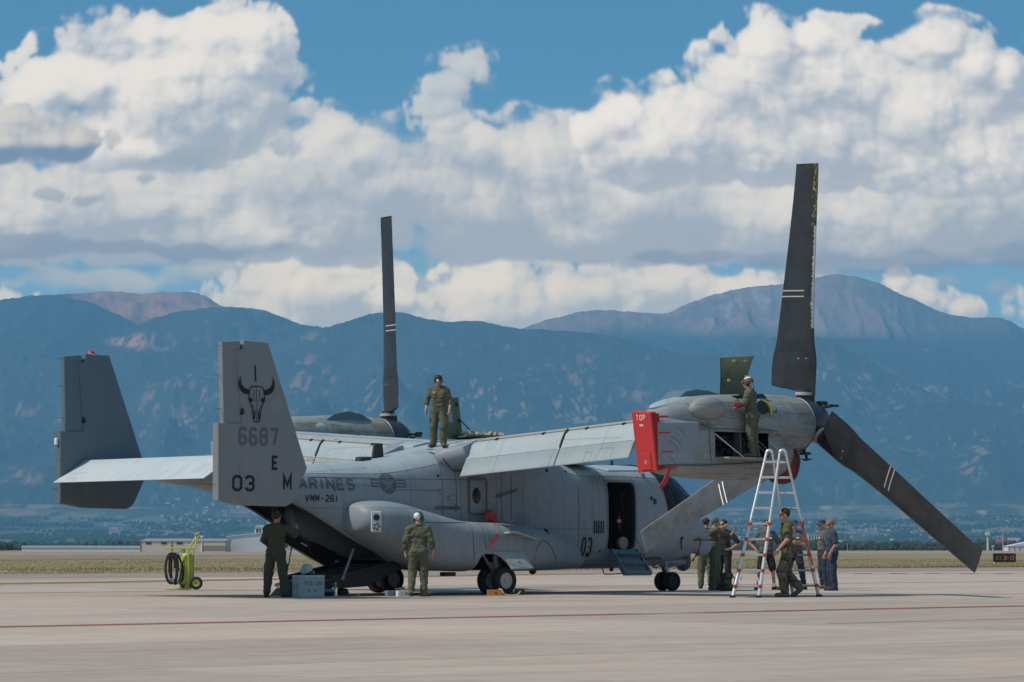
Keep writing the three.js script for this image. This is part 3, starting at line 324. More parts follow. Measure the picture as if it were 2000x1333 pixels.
function superRing(X, yb, yt, hw, n, m = 56, zc = 0) { const r = [], cy = (yb + yt) / 2, hh = (yt - yb) / 2; for (let j = 0; j < m; j++) { const t = j / m * 2 * Math.PI, c = Math.cos(t), s = Math.sin(t); r.push(V(X, cy + hh * Math.sign(s) * Math.pow(Math.abs(s), 2 / n), zc + hw * Math.sign(c) * Math.pow(Math.abs(c), 2 / n))); } return r; }
const fusZ = (X, Y) => { const [yb, yt, hw, n] = fusAt(X), q = Math.abs((Y - (yb + yt) / 2) / ((yt - yb) / 2)); return q >= 1 ? 0 : hw * Math.pow(1 - Math.pow(q, n), 1 / n); };
const PX = []; for (let x = 8.64; x > -8.12; x -= x > 7.2 ? 0.12 : 0.2) PX.push(x); PX.push(-8.12);
const shell = (inset, x0, x1) => solid(PX.filter((x) => x <= x1 && x >= x0).map((X) => { const [yb, yt, hw, n] = fusAt(X); return superRing(X, yb + inset, yt - inset, Math.max(0.02, hw - inset), n); }));
function sidePatch(x0, x1, y0, y1, off, nx = 24, ny = 12, side = 1) { const g = new THREE.PlaneGeometry(1, 1, nx, ny), p = g.attributes.position; for (let i = 0; i < p.count; i++) { const X = lerp(x0, x1, p.getX(i) + 0.5), Y = lerp(y0, y1, p.getY(i) + 0.5); p.setXYZ(i, X, Y, side * (fusZ(X, Y) + off)); } g.computeVertexNormals(); return g; }
const decal = (w, h, draw, o = {}) => new THREE.MeshStandardMaterial({ map: canvasTex(w, h, draw), transparent: true, roughness: 0.6, ...o });
const ac = thing('tiltrotor_aircraft', 'large grey twin-rotor military aircraft with twin tail fins parked on the apron', 'aircraft', [AX, 0, AZ], TH);
const L2W = (x, y, z) => V(AX + x * Math.cos(TH) + z * Math.sin(TH), y, AZ - x * Math.sin(TH) + z * Math.cos(TH));
// body with cabin, tail-ramp opening and door cut out
{
  const outer = brush(shell(0, -9, 9), pSide), inner = brush(shell(0.085, -6.4, 6.6), mInside);
  const rr = (x0, y0, x1, y1, r) => { const s = new THREE.Shape(); s.moveTo(x0 + r, y0); s.lineTo(x1 - r, y0); s.quadraticCurveTo(x1, y0, x1, y0 + r); s.lineTo(x1, y1 - r); s.quadraticCurveTo(x1, y1, x1 - r, y1); s.lineTo(x0 + r, y1); s.quadraticCurveTo(x0, y1, x0, y1 - r); s.lineTo(x0, y0 + r); s.quadraticCurveTo(x0, y0, x0 + r, y0); return s; };
  const door = brush(new THREE.ExtrudeGeometry(rr(4.27, 1.02, 5.18, 2.62, 0.13), { depth: 1.2, bevelEnabled: false, curveSegments: 6 }).translate(0, 0, 0.6), mInside);
  const ramp = brush(slab([[-2.25, 0.4], [-2.25, 0.72], [-3.4, 1.28], [-4.4, 1.74], [-5.5, 2.22], [-6.1, 2.42], [-6.3, 1.9], [-4.4, 0.9], [-3, 0.3]], 1.94).translate(0, 0, -0.97), mInside);
  const r = csg(outer, [[inner, SUBTRACTION], [door, SUBTRACTION], [ramp, SUBTRACTION]]);
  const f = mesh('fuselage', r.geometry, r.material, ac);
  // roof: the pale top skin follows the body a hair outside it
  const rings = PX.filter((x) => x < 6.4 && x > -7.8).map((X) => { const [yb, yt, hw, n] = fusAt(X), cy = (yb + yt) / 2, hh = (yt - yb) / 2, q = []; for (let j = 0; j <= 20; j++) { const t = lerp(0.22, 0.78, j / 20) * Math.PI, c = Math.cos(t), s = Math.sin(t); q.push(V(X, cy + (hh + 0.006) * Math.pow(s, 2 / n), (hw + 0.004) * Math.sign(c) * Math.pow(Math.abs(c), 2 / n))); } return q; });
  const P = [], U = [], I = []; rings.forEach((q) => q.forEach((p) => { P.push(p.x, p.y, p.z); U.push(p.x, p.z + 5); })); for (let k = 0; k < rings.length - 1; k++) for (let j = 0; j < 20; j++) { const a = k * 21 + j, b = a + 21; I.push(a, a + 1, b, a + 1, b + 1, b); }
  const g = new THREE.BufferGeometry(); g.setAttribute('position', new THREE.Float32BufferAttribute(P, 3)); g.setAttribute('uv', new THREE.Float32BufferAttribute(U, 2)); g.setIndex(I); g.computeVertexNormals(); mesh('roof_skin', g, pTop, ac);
  // inside the cabin
  mesh('cabin_floor', box(8.4, 0.05, 1.9, 2.1, 0.80, 0), mDark, ac); mesh('cockpit_bulkhead', box(0.06, 2.1, 2.05, 5.62, 1.8, 0), mat([0.10, 0.105, 0.10], 0.8), ac);
  mesh('cabin_bulkhead', [box(0.06, 2.0, 1.9, 3.6, 1.75, -0.05), rbox(0.05, 1.2, 0.7, 0.02, 3.66, 1.7, 0.3)], mat([0.05, 0.052, 0.055], 0.85), ac);
  mesh('cabin_panel', [box(0.9, 1.9, 0.05, 4.75, 1.75, -0.35), rbox(0.3, 0.5, 0.08, 0.02, 4.9, 2.1, -0.3), rbox(0.25, 0.35, 0.1, 0.02, 4.55, 1.5, -0.3)], mat([0.075, 0.078, 0.08], 0.8), ac);
  const ext = mesh('fire_extinguisher', [new THREE.CapsuleGeometry(0.055, 0.26, 4, 12).translate(5.02, 1.66, 0.78)], mat([0.22, 0.012, 0.014], 0.5), ac); mesh('valve', [new THREE.CylinderGeometry(0.03, 0.03, 0.1, 8).translate(5.02, 1.87, 0.78), box(0.12, 0.03, 0.03, 5.05, 1.92, 0.78)], mBlack, ext); mesh('label_band', new THREE.CylinderGeometry(0.0565, 0.0565, 0.07, 14).translate(5.02, 1.70, 0.78), mat([0.6, 0.58, 0.55], 0.6), ext);
  mesh('round_stowage', new THREE.CylinderGeometry(0.15, 0.15, 0.1, 16).rotateX(Math.PI / 2).translate(5.0, 1.17, 0.92), mat([0.30, 0.27, 0.22], 0.8), ac);
  mesh('cable_bundle', [tube([V(5.12, 2.5, 0.9), V(5.02, 2.2, 0.86), V(5.08, 1.9, 0.9), V(4.98, 1.5, 0.88), V(5.1, 1.2, 0.9)], 0.014), tube([V(4.9, 2.4, 0.6), V(4.8, 2.0, 0.5), V(4.95, 1.4, 0.6)], 0.012)], mBlack, ac);
  mesh('troop_seat', [rbox(1.6, 0.06, 0.4, 0.02, -1.2, 1.2, 0.75), rbox(1.6, 0.7, 0.06, 0.02, -1.2, 1.65, 0.95), rbox(1.6, 0.06, 0.4, 0.02, -1.2, 1.2, -0.75), rbox(1.6, 0.7, 0.06, 0.02, -1.2, 1.65, -0.95)], mat([0.06, 0.03, 0.028], 0.9), ac);
  mesh('sidewall_rail', [box(2.0, 0.16, 0.07, -3.3, 1.02, -0.90, 0, 0, -0.43), rbox(0.35, 0.2, 0.18, 0.03, -3.6, 1.25, -0.88, 0, 0, -0.45), rbox(0.8, 0.25, 0.15, 0.03, -2.8, 0.95, -0.86, 0, 0, -0.35)], mDark, ac);
  mesh('upper_ramp_door', [box(1.9, 0.10, 1.6, -3.9, 2.42, 0, 0, 0, -0.10), ...[-0.6, 0, 0.6].map((z) => box(1.7, 0.06, 0.08, -3.9, 2.34, z, 0, 0, -0.10))], mat([0.05, 0.045, 0.04], 0.8), ac);
  mesh('red_hand_grip', tube([V(-1.95, 1.55, 0.8), V(-1.95, 1.3, 0.78), V(-1.97, 1.1, 0.8)], 0.03), mRed, ac);
  mesh('cargo_strap', [tube([V(-4.8, 2.2, -0.3), V(-4.7, 1.95, -0.25), V(-4.55, 1.6, -0.3)], 0.012), tube([V(-4.95, 2.2, 0.1), V(-4.8, 1.9, 0.05), V(-4.6, 1.7, 0.12)], 0.012), tube([V(-2.6, 2.2, 0.5), V(-2.7, 1.7, 0.55), V(-2.7, 1.25, 0.5)], 0.03)], mat([0.10, 0.09, 0.08], 0.9), ac);
}
const SP = [[-3.736, 1.6, 1.84, 1.4, 2.0], [-3.706, 1.46, 1.95, 1.68, 2.2], [-3.584, 1.34, 2.03, 1.86, 2.4], [-3.28, 1.17, 2.09, 2.0, 2.5], [-2.824, 0.95, 2.08, 2.08, 2.6], [-2.368, 0.74, 2.0, 2.14, 2.6], [-1.76, 0.575, 1.86, 2.18, 2.7], [-1.0, 0.53, 1.69, 2.2, 2.8], [-0.4, 0.525, 1.64, 2.2, 2.9], [0.6, 0.525, 1.62, 2.2, 2.9], [1.4, 0.53, 1.56, 2.16, 2.8], [2.0, 0.535, 1.44, 1.93, 2.6], [2.6, 0.55, 1.3, 1.62, 2.5], [3.1, 0.57, 1.18, 1.34, 2.4], [3.5, 0.6, 1.08, 1.1, 2.3], [3.7, 0.66, 0.98, 0.98, 2.2]];
const spAt = (X) => [1, 2, 3, 4].map((k) => prof(SP.map((s) => [s[0], s[k]]), X));
const spZ = (X, Y) => { const [yb, yt, zo, n] = spAt(X), zi = 0.7, q = Math.abs((Y - (yb + yt) / 2) / ((yt - yb) / 2)); return q >= 1 ? (zo + zi) / 2 : (zo + zi) / 2 + (zo - zi) / 2 * Math.pow(1 - Math.pow(q, n), 1 / n); };
// seams, window, markings on the right-hand side
{
  const ringSeam = (X, ya, yb) => { const p = []; for (let i = 0; i <= 14; i++) { const Y = lerp(ya, yb, i / 14); p.push(V(X, Y, fusZ(X, Y) + 0.002)); } return tube(p, 0.007, 28, 4); }, rowSeam = (xa, xb, Y) => { const p = []; for (let i = 0; i <= 16; i++) { const X = lerp(xa, xb, i / 16); p.push(V(X, Y, fusZ(X, Y) + 0.002)); } return tube(p, 0.006, 32, 4); };
  mesh('panel_seam', [ringSeam(-0.95, 1.8, 3.12), ringSeam(-0.55, 2.0, 3.2), ringSeam(0.82, 1.7, 3.0), ringSeam(1.12, 1.7, 2.7), ringSeam(3.3, 0.75, 2.5), rowSeam(-4.6, 0.2, 2.60), rowSeam(-2.3, -1.0, 2.35), rowSeam(0.75, 1.5, 3.0)], mSeam, ac);
  const frame = (x0, x1, y0, y1, r, w) => { const s = new THREE.Shape(), q = (p, a, b, c, d, r2) => { p.moveTo(a + r2, b); p.lineTo(c - r2, b); p.quadraticCurveTo(c, b, c, b + r2); p.lineTo(c, d - r2); p.quadraticCurveTo(c, d, c - r2, d); p.lineTo(a + r2, d); p.quadraticCurveTo(a, d, a, d - r2); p.lineTo(a, b + r2); p.quadraticCurveTo(a, b, a + r2, b); }; q(s, x0, y0, x1, y1, r); const h = new THREE.Path(); q(h, x0 + w, y0 + w, x1 - w, y1 - w, r - w * 0.7); s.holes.push(h); const g = new THREE.ExtrudeGeometry(s, { depth: 0.02, bevelEnabled: false, curveSegments: 5 }); return g; };
  const eh = mesh('escape_hatch', frame(-0.20, 0.38, 1.80, 2.66, 0.12, 0.045).translate(0, 0, 1.208), mat([0.10, 0.13, 0.14], 0.7), ac);
  mesh('window', new THREE.SphereGeometry(1, 20, 14).scale(0.135, 0.185, 0.03).translate(0.06, 2.24, 1.203), mat([0.012, 0.018, 0.022], 0.12), eh);
  const faint = 'rgba(88,96,100,0.62)';
  mesh('service_lettering', sidePatch(-5.25, -3.40, 2.29, 2.62, 0.006, 30, 8), decal(1152, 204, (c, w, h) => { write(c, 'MARINES', 10, 14, 146, 176, 24, 40, faint); }), ac);
  mesh('unit_lettering', sidePatch(-4.80, -3.84, 2.05, 2.22, 0.006, 20, 6), decal(1000, 170, (c, w, h) => { write(c, 'VMM-261', 6, 8, 110, 152, 26, 27, 'rgba(16,17,19,0.96)'); }), ac);
  mesh('national_insignia', sidePatch(-3.05, -1.95, 2.20, 2.78, 0.006, 20, 12), decal(1100, 580, (c, w, h) => { const X = 550, Y = 290, R = 235; c.fillStyle = faint; c.fillRect(60, 200, 980, 36); c.fillRect(60, 272, 980, 36); c.fillRect(60, 344, 980, 36); c.fillRect(60, 200, 30, 180); c.fillRect(1010, 200, 30, 180); c.globalCompositeOperation = 'destination-out'; c.beginPath(); c.arc(X, Y, R + 14, 0, 7); c.fill(); c.globalCompositeOperation = 'source-over'; c.beginPath(); c.arc(X, Y, R, 0, 7); c.fill(); c.globalCompositeOperation = 'destination-out'; c.beginPath(); for (let k = 0; k < 10; k++) { const a = -Math.PI / 2 + k * Math.PI / 5, q = k % 2 ? R * 0.382 : R; c.lineTo(X + q * Math.cos(a), Y + q * Math.sin(a)); } c.closePath(); c.fill(); }), ac);
  mesh('rescue_arrow', sidePatch(-1.2, -0.36, 1.86, 2.06, 0.006), decal(420, 100, (c) => { c.fillStyle = 'rgba(60,70,76,0.45)'; c.fillRect(10, 30, 290, 40); c.beginPath(); c.moveTo(300, 6); c.lineTo(400, 50); c.lineTo(300, 94); c.fill(); c.fillStyle = 'rgba(120,128,132,0.9)'; c.font = 'bold 30px sans-serif'; c.fillText('RESCUE', 40, 61); }), ac);
  const ra = mesh('rescue_arrow', sidePatch(0.55, 1.35, 2.18, 2.44, 0.006), decal(400, 130, (c) => { c.translate(200, 65); c.rotate(-0.24); c.fillStyle = 'rgba(60,70,76,0.4)'; c.fillRect(-90, -20, 270, 40); c.beginPath(); c.moveTo(-90, -42); c.lineTo(-190, 0); c.lineTo(-90, 42); c.fill(); c.fillStyle = 'rgba(120,128,132,0.9)'; c.font = 'bold 28px sans-serif'; c.fillText('RESCUE', -60, 11); }), ac);
  mesh('side_number', (() => { const g = sidePatch(3.40, 3.78, 0.84, 1.32, 0.006, 10, 10), p = g.attributes.position; for (let i = 0; i < p.count; i++) p.setZ(i, Math.max(p.getZ(i), p.getX(i) < 3.7 ? spZ(p.getX(i), p.getY(i)) + 0.006 : 0)); return g; })(), decal(380, 480, (c) => { write(c, '03', 6, 10, 165, 460, 30, 60, 'rgba(14,15,16,0.95)'); }), ac);
  mesh('vent_slot', [0, 1, 2, 3, 4].map((k) => box(0.028, 0.30, 0.02, 3.80 + k * 0.075, 1.55, fusZ(3.9, 1.55) + 0.004)), mBlack, ac);
  mesh('warning_placard', sidePatch(-1.15, 0.5, 1.75, 2.55, 0.005), decal(820, 400, (c) => { c.strokeStyle = 'rgba(84,92,96,0.55)'; c.lineWidth = 5; for (const [x, y, w, h] of [[40, 90, 60, 50], [200, 150, 90, 60], [210, 250, 60, 50], [610, 60, 60, 60], [690, 200, 70, 60]]) c.strokeRect(x, y, w, h); c.fillStyle = 'rgba(84,92,96,0.5)'; for (let k = 0; k < 5; k++) c.fillRect(150, 160 + k * 14, 45, 6); }), ac);
  const dots = []; for (const [X, Y, r] of [[-1.05, 2.68, 0.035], [2.28, 2.86, 0.045], [3.0, 2.83, 0.04], [1.9, 2.2, 0.015], [4.05, 0.98, 0.03], [5.75, 2.25, 0.05]]) dots.push(new THREE.CylinderGeometry(r, r, 0.012, 12).rotateX(Math.PI / 2).translate(X, Y, fusZ(X, Y) + 0.003)); mesh('drain_port', dots, mBlack, ac);
  mesh('side_light', rbox(0.09, 0.13, 0.03, 0.012, 5.86, 2.17, fusZ(5.86, 2.17) + 0.01), mBlack, ac);
  mesh('skid_plate', [rbox(0.09, 0.012, 0.16, 0.004, -0.95, 3.285, 0.75), rbox(0.09, 0.012, 0.16, 0.004, -0.2, 3.44, 0.9)], mBlack, ac);
}
// sponsons
for (const side of [1, -1]) {
  const rings = []; for (let i = 0; i <= 70; i++) { const t = i / 70, X = lerp(-3.736, 3.7, t < 0.12 ? t * t / 0.24 : (t - 0.06) / 0.94), [yb, yt, zo, n] = spAt(X); rings.push(superRing(X, yb, yt, (zo - 0.7) / 2, n, 48, side * (zo + 0.7) / 2)); }
  const well = brush(rbox(1.15, 1.0, 1.3, 0.16, -0.13, 0.42, side * 1.75), mBlack), s = csg(brush(solid(rings), pSide), [[well, SUBTRACTION]]);
  const sp = mesh('sponson', s.geometry, s.material, ac); if (side < 0) continue;
  const sseam = (X, a, b) => { const p = []; for (let i = 0; i <= 14; i++) { const Y = lerp(a, b, i / 14); p.push(V(X - 0.06 * Math.sin(i / 14 * 3), Y, spZ(X, Y) + 0.003)); } return tube(p, 0.008, 24, 4); }, srow = (a, b, Y) => { const p = []; for (let i = 0; i <= 14; i++) { const X = lerp(a, b, i / 14); p.push(V(X, Y, spZ(X, Y) + 0.003)); } return tube(p, 0.007, 24, 4); };
  mesh('panel_seam', [sseam(-0.86, 0.8, 1.6), sseam(-0.52, 1.0, 1.6), sseam(-2.35, 1.62, 1.98), srow(-2.35, -0.9, 1.62)], mSeam, sp);
  const lt = mesh('exhaust_port', [rbox(0.24, 0.46, 0.05, 0.024, -3.50, 1.62, spZ(-3.50, 1.62) + 0.0, 0, -0.55, 0)], mat([0.50, 0.53, 0.54], 0.5), sp); mesh('port_hole', [new THREE.CylinderGeometry(0.07, 0.07, 0.06, 14).rotateX(Math.PI / 2).rotateY(-0.55).translate(-3.51, 1.72, spZ(-3.50, 1.62) + 0.012), ...[0, 1, 2, 3, 4].map((k) => new THREE.CylinderGeometry(0.022, 0.022, 0.06, 8).rotateX(Math.PI / 2).rotateY(-0.55).translate(-3.51 + 0.05 * Math.cos(k * 1.26), 1.52 + 0.06 * Math.sin(k * 1.26), spZ(-3.50, 1.62) + 0.012 + 0.03 * Math.cos(k * 1.26)))], mBlack, sp);
  mesh('strake', slab([[0.0, 1.415], [0.28, 1.42], [0.88, 1.26], [0.86, 1.24], [0.27, 1.385], [0.0, 1.385]], 0.20, 0.008).translate(0.06, 0, 2.12), pTop, sp);
  mesh('teardrop_seam', tube([[0.98, 0.80], [1.02, 1.05], [1.22, 1.22], [1.45, 1.12], [1.72, 0.88], [1.90, 0.70]].map(([x, y]) => V(x, y, spZ(x, y) + 0.004)), 0.009, 40, 4), mSeam, sp);
  mesh('vent_opening', rbox(0.10, 0.14, 0.03, 0.01, 1.52, 1.43, spZ(1.52, 1.43) + 0.005, -0.5), mBlack, sp);
  const gd = mesh('gear_door', slab([[-0.30, 0.02], [0.58, 0.02], [0.66, -0.06], [0.70, -0.42], [0.06, -0.44], [0.0, -0.26], [-0.10, -0.10], [-0.22, -0.02]], 0.035, 0.008).rotateX(-0.62).translate(-0.05, 0.93, 2.20), pTop, ac); gd.rotation.x = 0; mesh('door_boss', new THREE.CylinderGeometry(0.05, 0.055, 0.03, 14).rotateX(Math.PI / 2).rotateX(-0.62).translate(0.27, 0.76, 2.37), pTop, gd);
  const dd = mesh('underside_beacon', [new THREE.SphereGeometry(0.09, 12, 8).scale(1, 0.9, 1).translate(1.9, 0.52, 1.1)], mat([0.25, 0.01, 0.01], 0.3), ac);
  mesh('drain_mast', [box(0.30, 0.09, 0.2, -1.15, 0.47, 1.6), rbox(0.22, 0.13, 0.1, 0.03, -2.25, 0.60, 2.0)], mDark, ac);
}
// landing gear
{
  const tyre = (r, w, name, x, z, parent) => { const pr = [[r * 0.60, -w * 0.42], [r * 0.72, -w * 0.5], [r * 0.90, -w * 0.48], [r * 0.985, -w * 0.32], [r, 0], [r * 0.985, w * 0.32], [r * 0.90, w * 0.48], [r * 0.72, w * 0.5], [r * 0.60, w * 0.42], [r * 0.60, -w * 0.42]]; const t = new THREE.LatheGeometry(pr.map((p) => new THREE.Vector2(...p)), 36).rotateX(Math.PI / 2).translate(x, r, z); const wh = mesh(name, t, mRubber, parent); const rim = [new THREE.CylinderGeometry(r * 0.6, r * 0.6, w * 0.6, 24).rotateX(Math.PI / 2).translate(x, r, z), new THREE.TorusGeometry(r * 0.52, r * 0.06, 8, 24).translate(x, r, z + w * 0.33), new THREE.CylinderGeometry(r * 0.16, r * 0.2, w * 0.5, 14).rotateX(Math.PI / 2).translate(x, r, z + w * 0.2)]; for (let k = 0; k < 8; k++) rim.push(new THREE.CylinderGeometry(0.014, 0.014, 0.02, 6).rotateX(Math.PI / 2).translate(x + r * 0.38 * Math.cos(k * 0.785), r + r * 0.38 * Math.sin(k * 0.785), z + w * 0.31)); mesh('rim', rim, r > 0.27 ? mat([0.42, 0.43, 0.44], 0.5) : mDark, wh); return wh; };
  for (const side of [1, -1]) {
    const g = new THREE.Group(); g.name = 'main_gear'; ac.add(g);
    tyre(0.32, 0.22, 'wheel', 0, side * 2.2, g); tyre(0.32, 0.22, 'wheel', 0, side * 1.72, g);
    mesh('strut', [rod(V(-0.05, 1.05, side * 1.95), V(0, 0.34, side * 1.96), 0.075), rod(V(0, 0.32, side * 1.7), V(0, 0.32, side * 2.2), 0.05), rod(V(-0.45, 0.95, side * 1.95), V(-0.05, 0.45, side * 1.95), 0.035), rod(V(-0.22, 0.40, side * 1.9), V(-0.02, 0.36, side * 1.93), 0.03), rod(V(0.3, 1.0, side * 1.9), V(0.02, 0.5, side * 1.95), 0.03), tube([V(-0.2, 1.0, side * 2.02), V(-0.16, 0.75, side * 2.06), V(-0.1, 0.5, side * 2.0), V(-0.05, 0.36, side * 2.02)], 0.014)], mSteel, g);
    mesh('torque_link', [box(0.05, 0.3, 0.12, -0.14, 0.6, side * 1.96, 0, 0, 0.5), box(0.05, 0.25, 0.12, -0.13, 0.45, side * 1.96, 0, 0, -0.5)], mMetal, g);
  }
  const n = new THREE.Group(); n.name = 'nose_gear'; ac.add(n);
  tyre(0.235, 0.17, 'wheel', 7.45, 0.17, n); tyre(0.235, 0.17, 'wheel', 7.45, -0.17, n);
  mesh('strut', [rod(V(7.45, 0.95, 0), V(7.45, 0.24, 0), 0.055), rod(V(7.45, 0.235, -0.2), V(7.45, 0.235, 0.2), 0.03), rod(V(7.2, 0.8, 0), V(7.42, 0.36, 0), 0.03)], mMetal, n); mesh('scissor_link', [box(0.04, 0.24, 0.09, 7.34, 0.48, 0, 0, 0, 0.45), box(0.2, 0.09, 0.14, 7.45, 0.62, 0)], mDark, n);
  // things under and on the nose
  mesh('sensor_turret', [new THREE.SphereGeometry(0.21, 20, 14).scale(1, 1.05, 1).translate(8.0, 0.70, 0), new THREE.CylinderGeometry(0.19, 0.21, 0.22, 20).translate(8.0, 0.83, 0)], mat([0.09, 0.095, 0.105], 0.45), ac);
  mesh('nose_keel', new THREE.SphereGeometry(1, 20, 12).scale(0.75, 0.14, 0.34).translate(7.35, 0.72, 0), pSide, ac);
  mesh('nose_window', slab([[0, 0.16], [0.20, 0.20], [0.26, 0.06], [0.12, -0.20], [-0.02, -0.02]], 0.015, 0.006).rotateY(0.62).translate(7.86, 1.74, 0.645), mat([0.28, 0.31, 0.32], 0.3), ac); mesh('nose_window_frame', slab([[-0.03, 0.19], [0.22, 0.235], [0.30, 0.06], [0.13, -0.25], [-0.055, -0.03]], 0.012, 0.004).rotateY(0.62).translate(7.855, 1.74, 0.630), mat([0.08, 0.085, 0.09], 0.6), ac);
  mesh('pitot_tube', [rod(V(8.1, 1.46, 0.60), V(8.72, 1.42, 0.62), 0.012, 0.006), rod(V(7.8, 1.26, 0.78), V(8.3, 1.24, 0.85), 0.014), rod(V(7.5, 1.25, 0.88), V(7.62, 1.25, 1.02), 0.016)], mDark, ac);
  mesh('nose_vane', [box(0.03, 0.30, 0.02, 6.9, 1.17, 1.03), box(0.08, 0.05, 0.03, 6.93, 1.30, 1.03)], mBlack, ac);
  mesh('chin_pod', new THREE.SphereGeometry(1, 18, 12).scale(0.36, 0.26, 0.16).translate(8.12, 1.12, 0.50), pSide, ac);
  mesh('belly_step', [tube([V(4.3, 0.58, 0.95), V(4.3, 0.46, 1.0), V(4.4, 0.43, 1.0), V(5.05, 0.46, 1.0), V(5.08, 0.58, 0.95)], 0.014, 30, 6), box(0.08, 0.1, 0.05, 4.6, 0.55, 0.95)], mDark, ac);
  mesh('landing_light', [new THREE.SphereGeometry(0.08, 12, 8).scale(1.3, 0.8, 1).translate(6.3, 0.62, 0.75), rod(V(6.6, 0.74, 0.8), V(6.6, 0.58, 0.82), 0.02)], mMetal, ac);
  mesh('roof_antenna', [slab([[-2.05, 3.02], [-1.72, 3.02], [-1.76, 3.42], [-1.98, 3.42]], 0.05, 0.006).translate(0, 0, -0.02), slab([[-2.62, 2.92], [-2.30, 2.98], [-2.30, 3.10], [-2.60, 3.09]], 0.18, 0.006).translate(0, 0, 0.1)], mDark, ac);
  mesh('roof_mast', [new THREE.CylinderGeometry(0.03, 0.05, 0.12, 10).translate(5.35, 3.10, 0.2), new THREE.CylinderGeometry(0.02, 0.02, 0.1, 8).translate(5.35, 3.18, 0.2)], mBlack, ac);
}
// door: steps below, upper leaf above
{
  const st = new THREE.Group(); st.name = 'airstair_door'; ac.add(st); st.position.set(4.74, 1.0, 1.19); st.rotation.x = -0.72 + Math.PI / 2 * 0;
  // the leaf hangs outward and down from the sill
  const leaf = mesh('leaf', rbox(0.94, 0.78, 0.06, 0.02, 0, -0.39, 0.0), mat([0.115, 0.145, 0.165], 0.6), st); mesh('tread', [box(0.8, 0.03, 0.16, 0, -0.22, 0.08), box(0.8, 0.03, 0.16, 0, -0.5, 0.08)], mBlueGrey, st); mesh('door_frame_rib', [box(0.05, 0.74, 0.06, -0.42, -0.39, 0.05), box(0.05, 0.74, 0.06, 0.42, -0.39, 0.05), box(0.9, 0.05, 0.05, 0, -0.74, 0.05)], mSteel, st); mesh('latch', [box(0.12, 0.1, 0.04, 0.05, -0.48, 0.06), ...[0, 1, 2, 3].map((k) => new THREE.SphereGeometry(0.03, 8, 6).translate(0.45, -0.4 - k * 0.1, 0.05))], mMetal, st);
  mesh('door_cable', [rod(V(5.2, 1.35, 1.16), V(5.2, 0.50, 1.62), 0.006), rod(V(4.28, 1.3, 1.16), V(4.28, 0.9, 1.35), 0.006)], mBlack, ac);
  mesh('upper_door', [rbox(1.12, 0.045, 0.60, 0.02, 4.30, 2.93, 1.44, 0.20, 0, 0.02)], pTop, ac);
  mesh('roof_panel_door', [slab([[3.3, 3.06], [3.95, 3.04], [4.1, 3.08], [3.5, 3.16]], 0.5, 0.01).translate(-0.1, -0.02, 0.55)], pTop, ac);
  mesh('door_surround', (() => { const s = []; for (const [a, b] of [[4.22, 4.27], [5.18, 5.24]]) s.push(sidePatch(a, b, 1.0, 2.66, 0.008, 1, 16)); s.push(sidePatch(4.22, 5.24, 2.62, 2.68, 0.008, 8, 2)); return s; })(), mat([0.16, 0.18, 0.19], 0.6), ac);
}
// tail ramp lowered behind
{
  const rp = new THREE.Group(); rp.name = 'loading_ramp'; ac.add(rp);
  const A = V(-1.95, 0.62, 0), B = V(-4.1, 0.20, 0), len = A.distanceTo(B), ang = Math.atan2(A.y - B.y, A.x - B.x);
  rp.position.copy(B); rp.rotation.z = ang;
  mesh('deck', slab([[0, 0], [0.02, 0.05], [len, 0.09], [len, -0.02], [len * 0.55, -0.22], [0.5, -0.12]], 1.8, 0.01).translate(0, 0, -0.9), mat([0.040, 0.040, 0.041], 0.7), rp);
  for (let k = 0; k < 9; k++) mesh('tread_strip', box(0.05, 0.018, 1.5, 0.22 + k * 0.21, 0.062 + k * 0.004, 0), mat([0.085, 0.085, 0.085], 0.6), rp);
  mesh('side_beam', [-0.86, 0.86].map((z) => box(len - 0.3, 0.16, 0.08, len / 2 + 0.1, 0.10, z)), mDark, rp);
  mesh('ramp_toe', [slab([[-0.26, -0.15], [0.04, 0.0], [0.04, 0.045], [-0.25, -0.125]], 1.5, 0.004).translate(0, 0, -0.75)], mat([0.10, 0.10, 0.10], 0.6), rp);
  mesh('ramp_strut', [rod(V(-3.35, 1.03, 0.95), V(-3.62, 0.42, 0.93), 0.032), rod(V(-3.62, 0.42, 0.93), V(-3.66, 0.34, 0.93), 0.05)], mSteel, ac); mesh('ramp_strut', [rod(V(-3.45, 1.75, -0.92), V(-3.72, 0.72, -0.9), 0.022), rod(V(-3.72, 0.72, -0.9), V(-3.9, 0.36, -0.92), 0.03)], mSteel, ac);
}
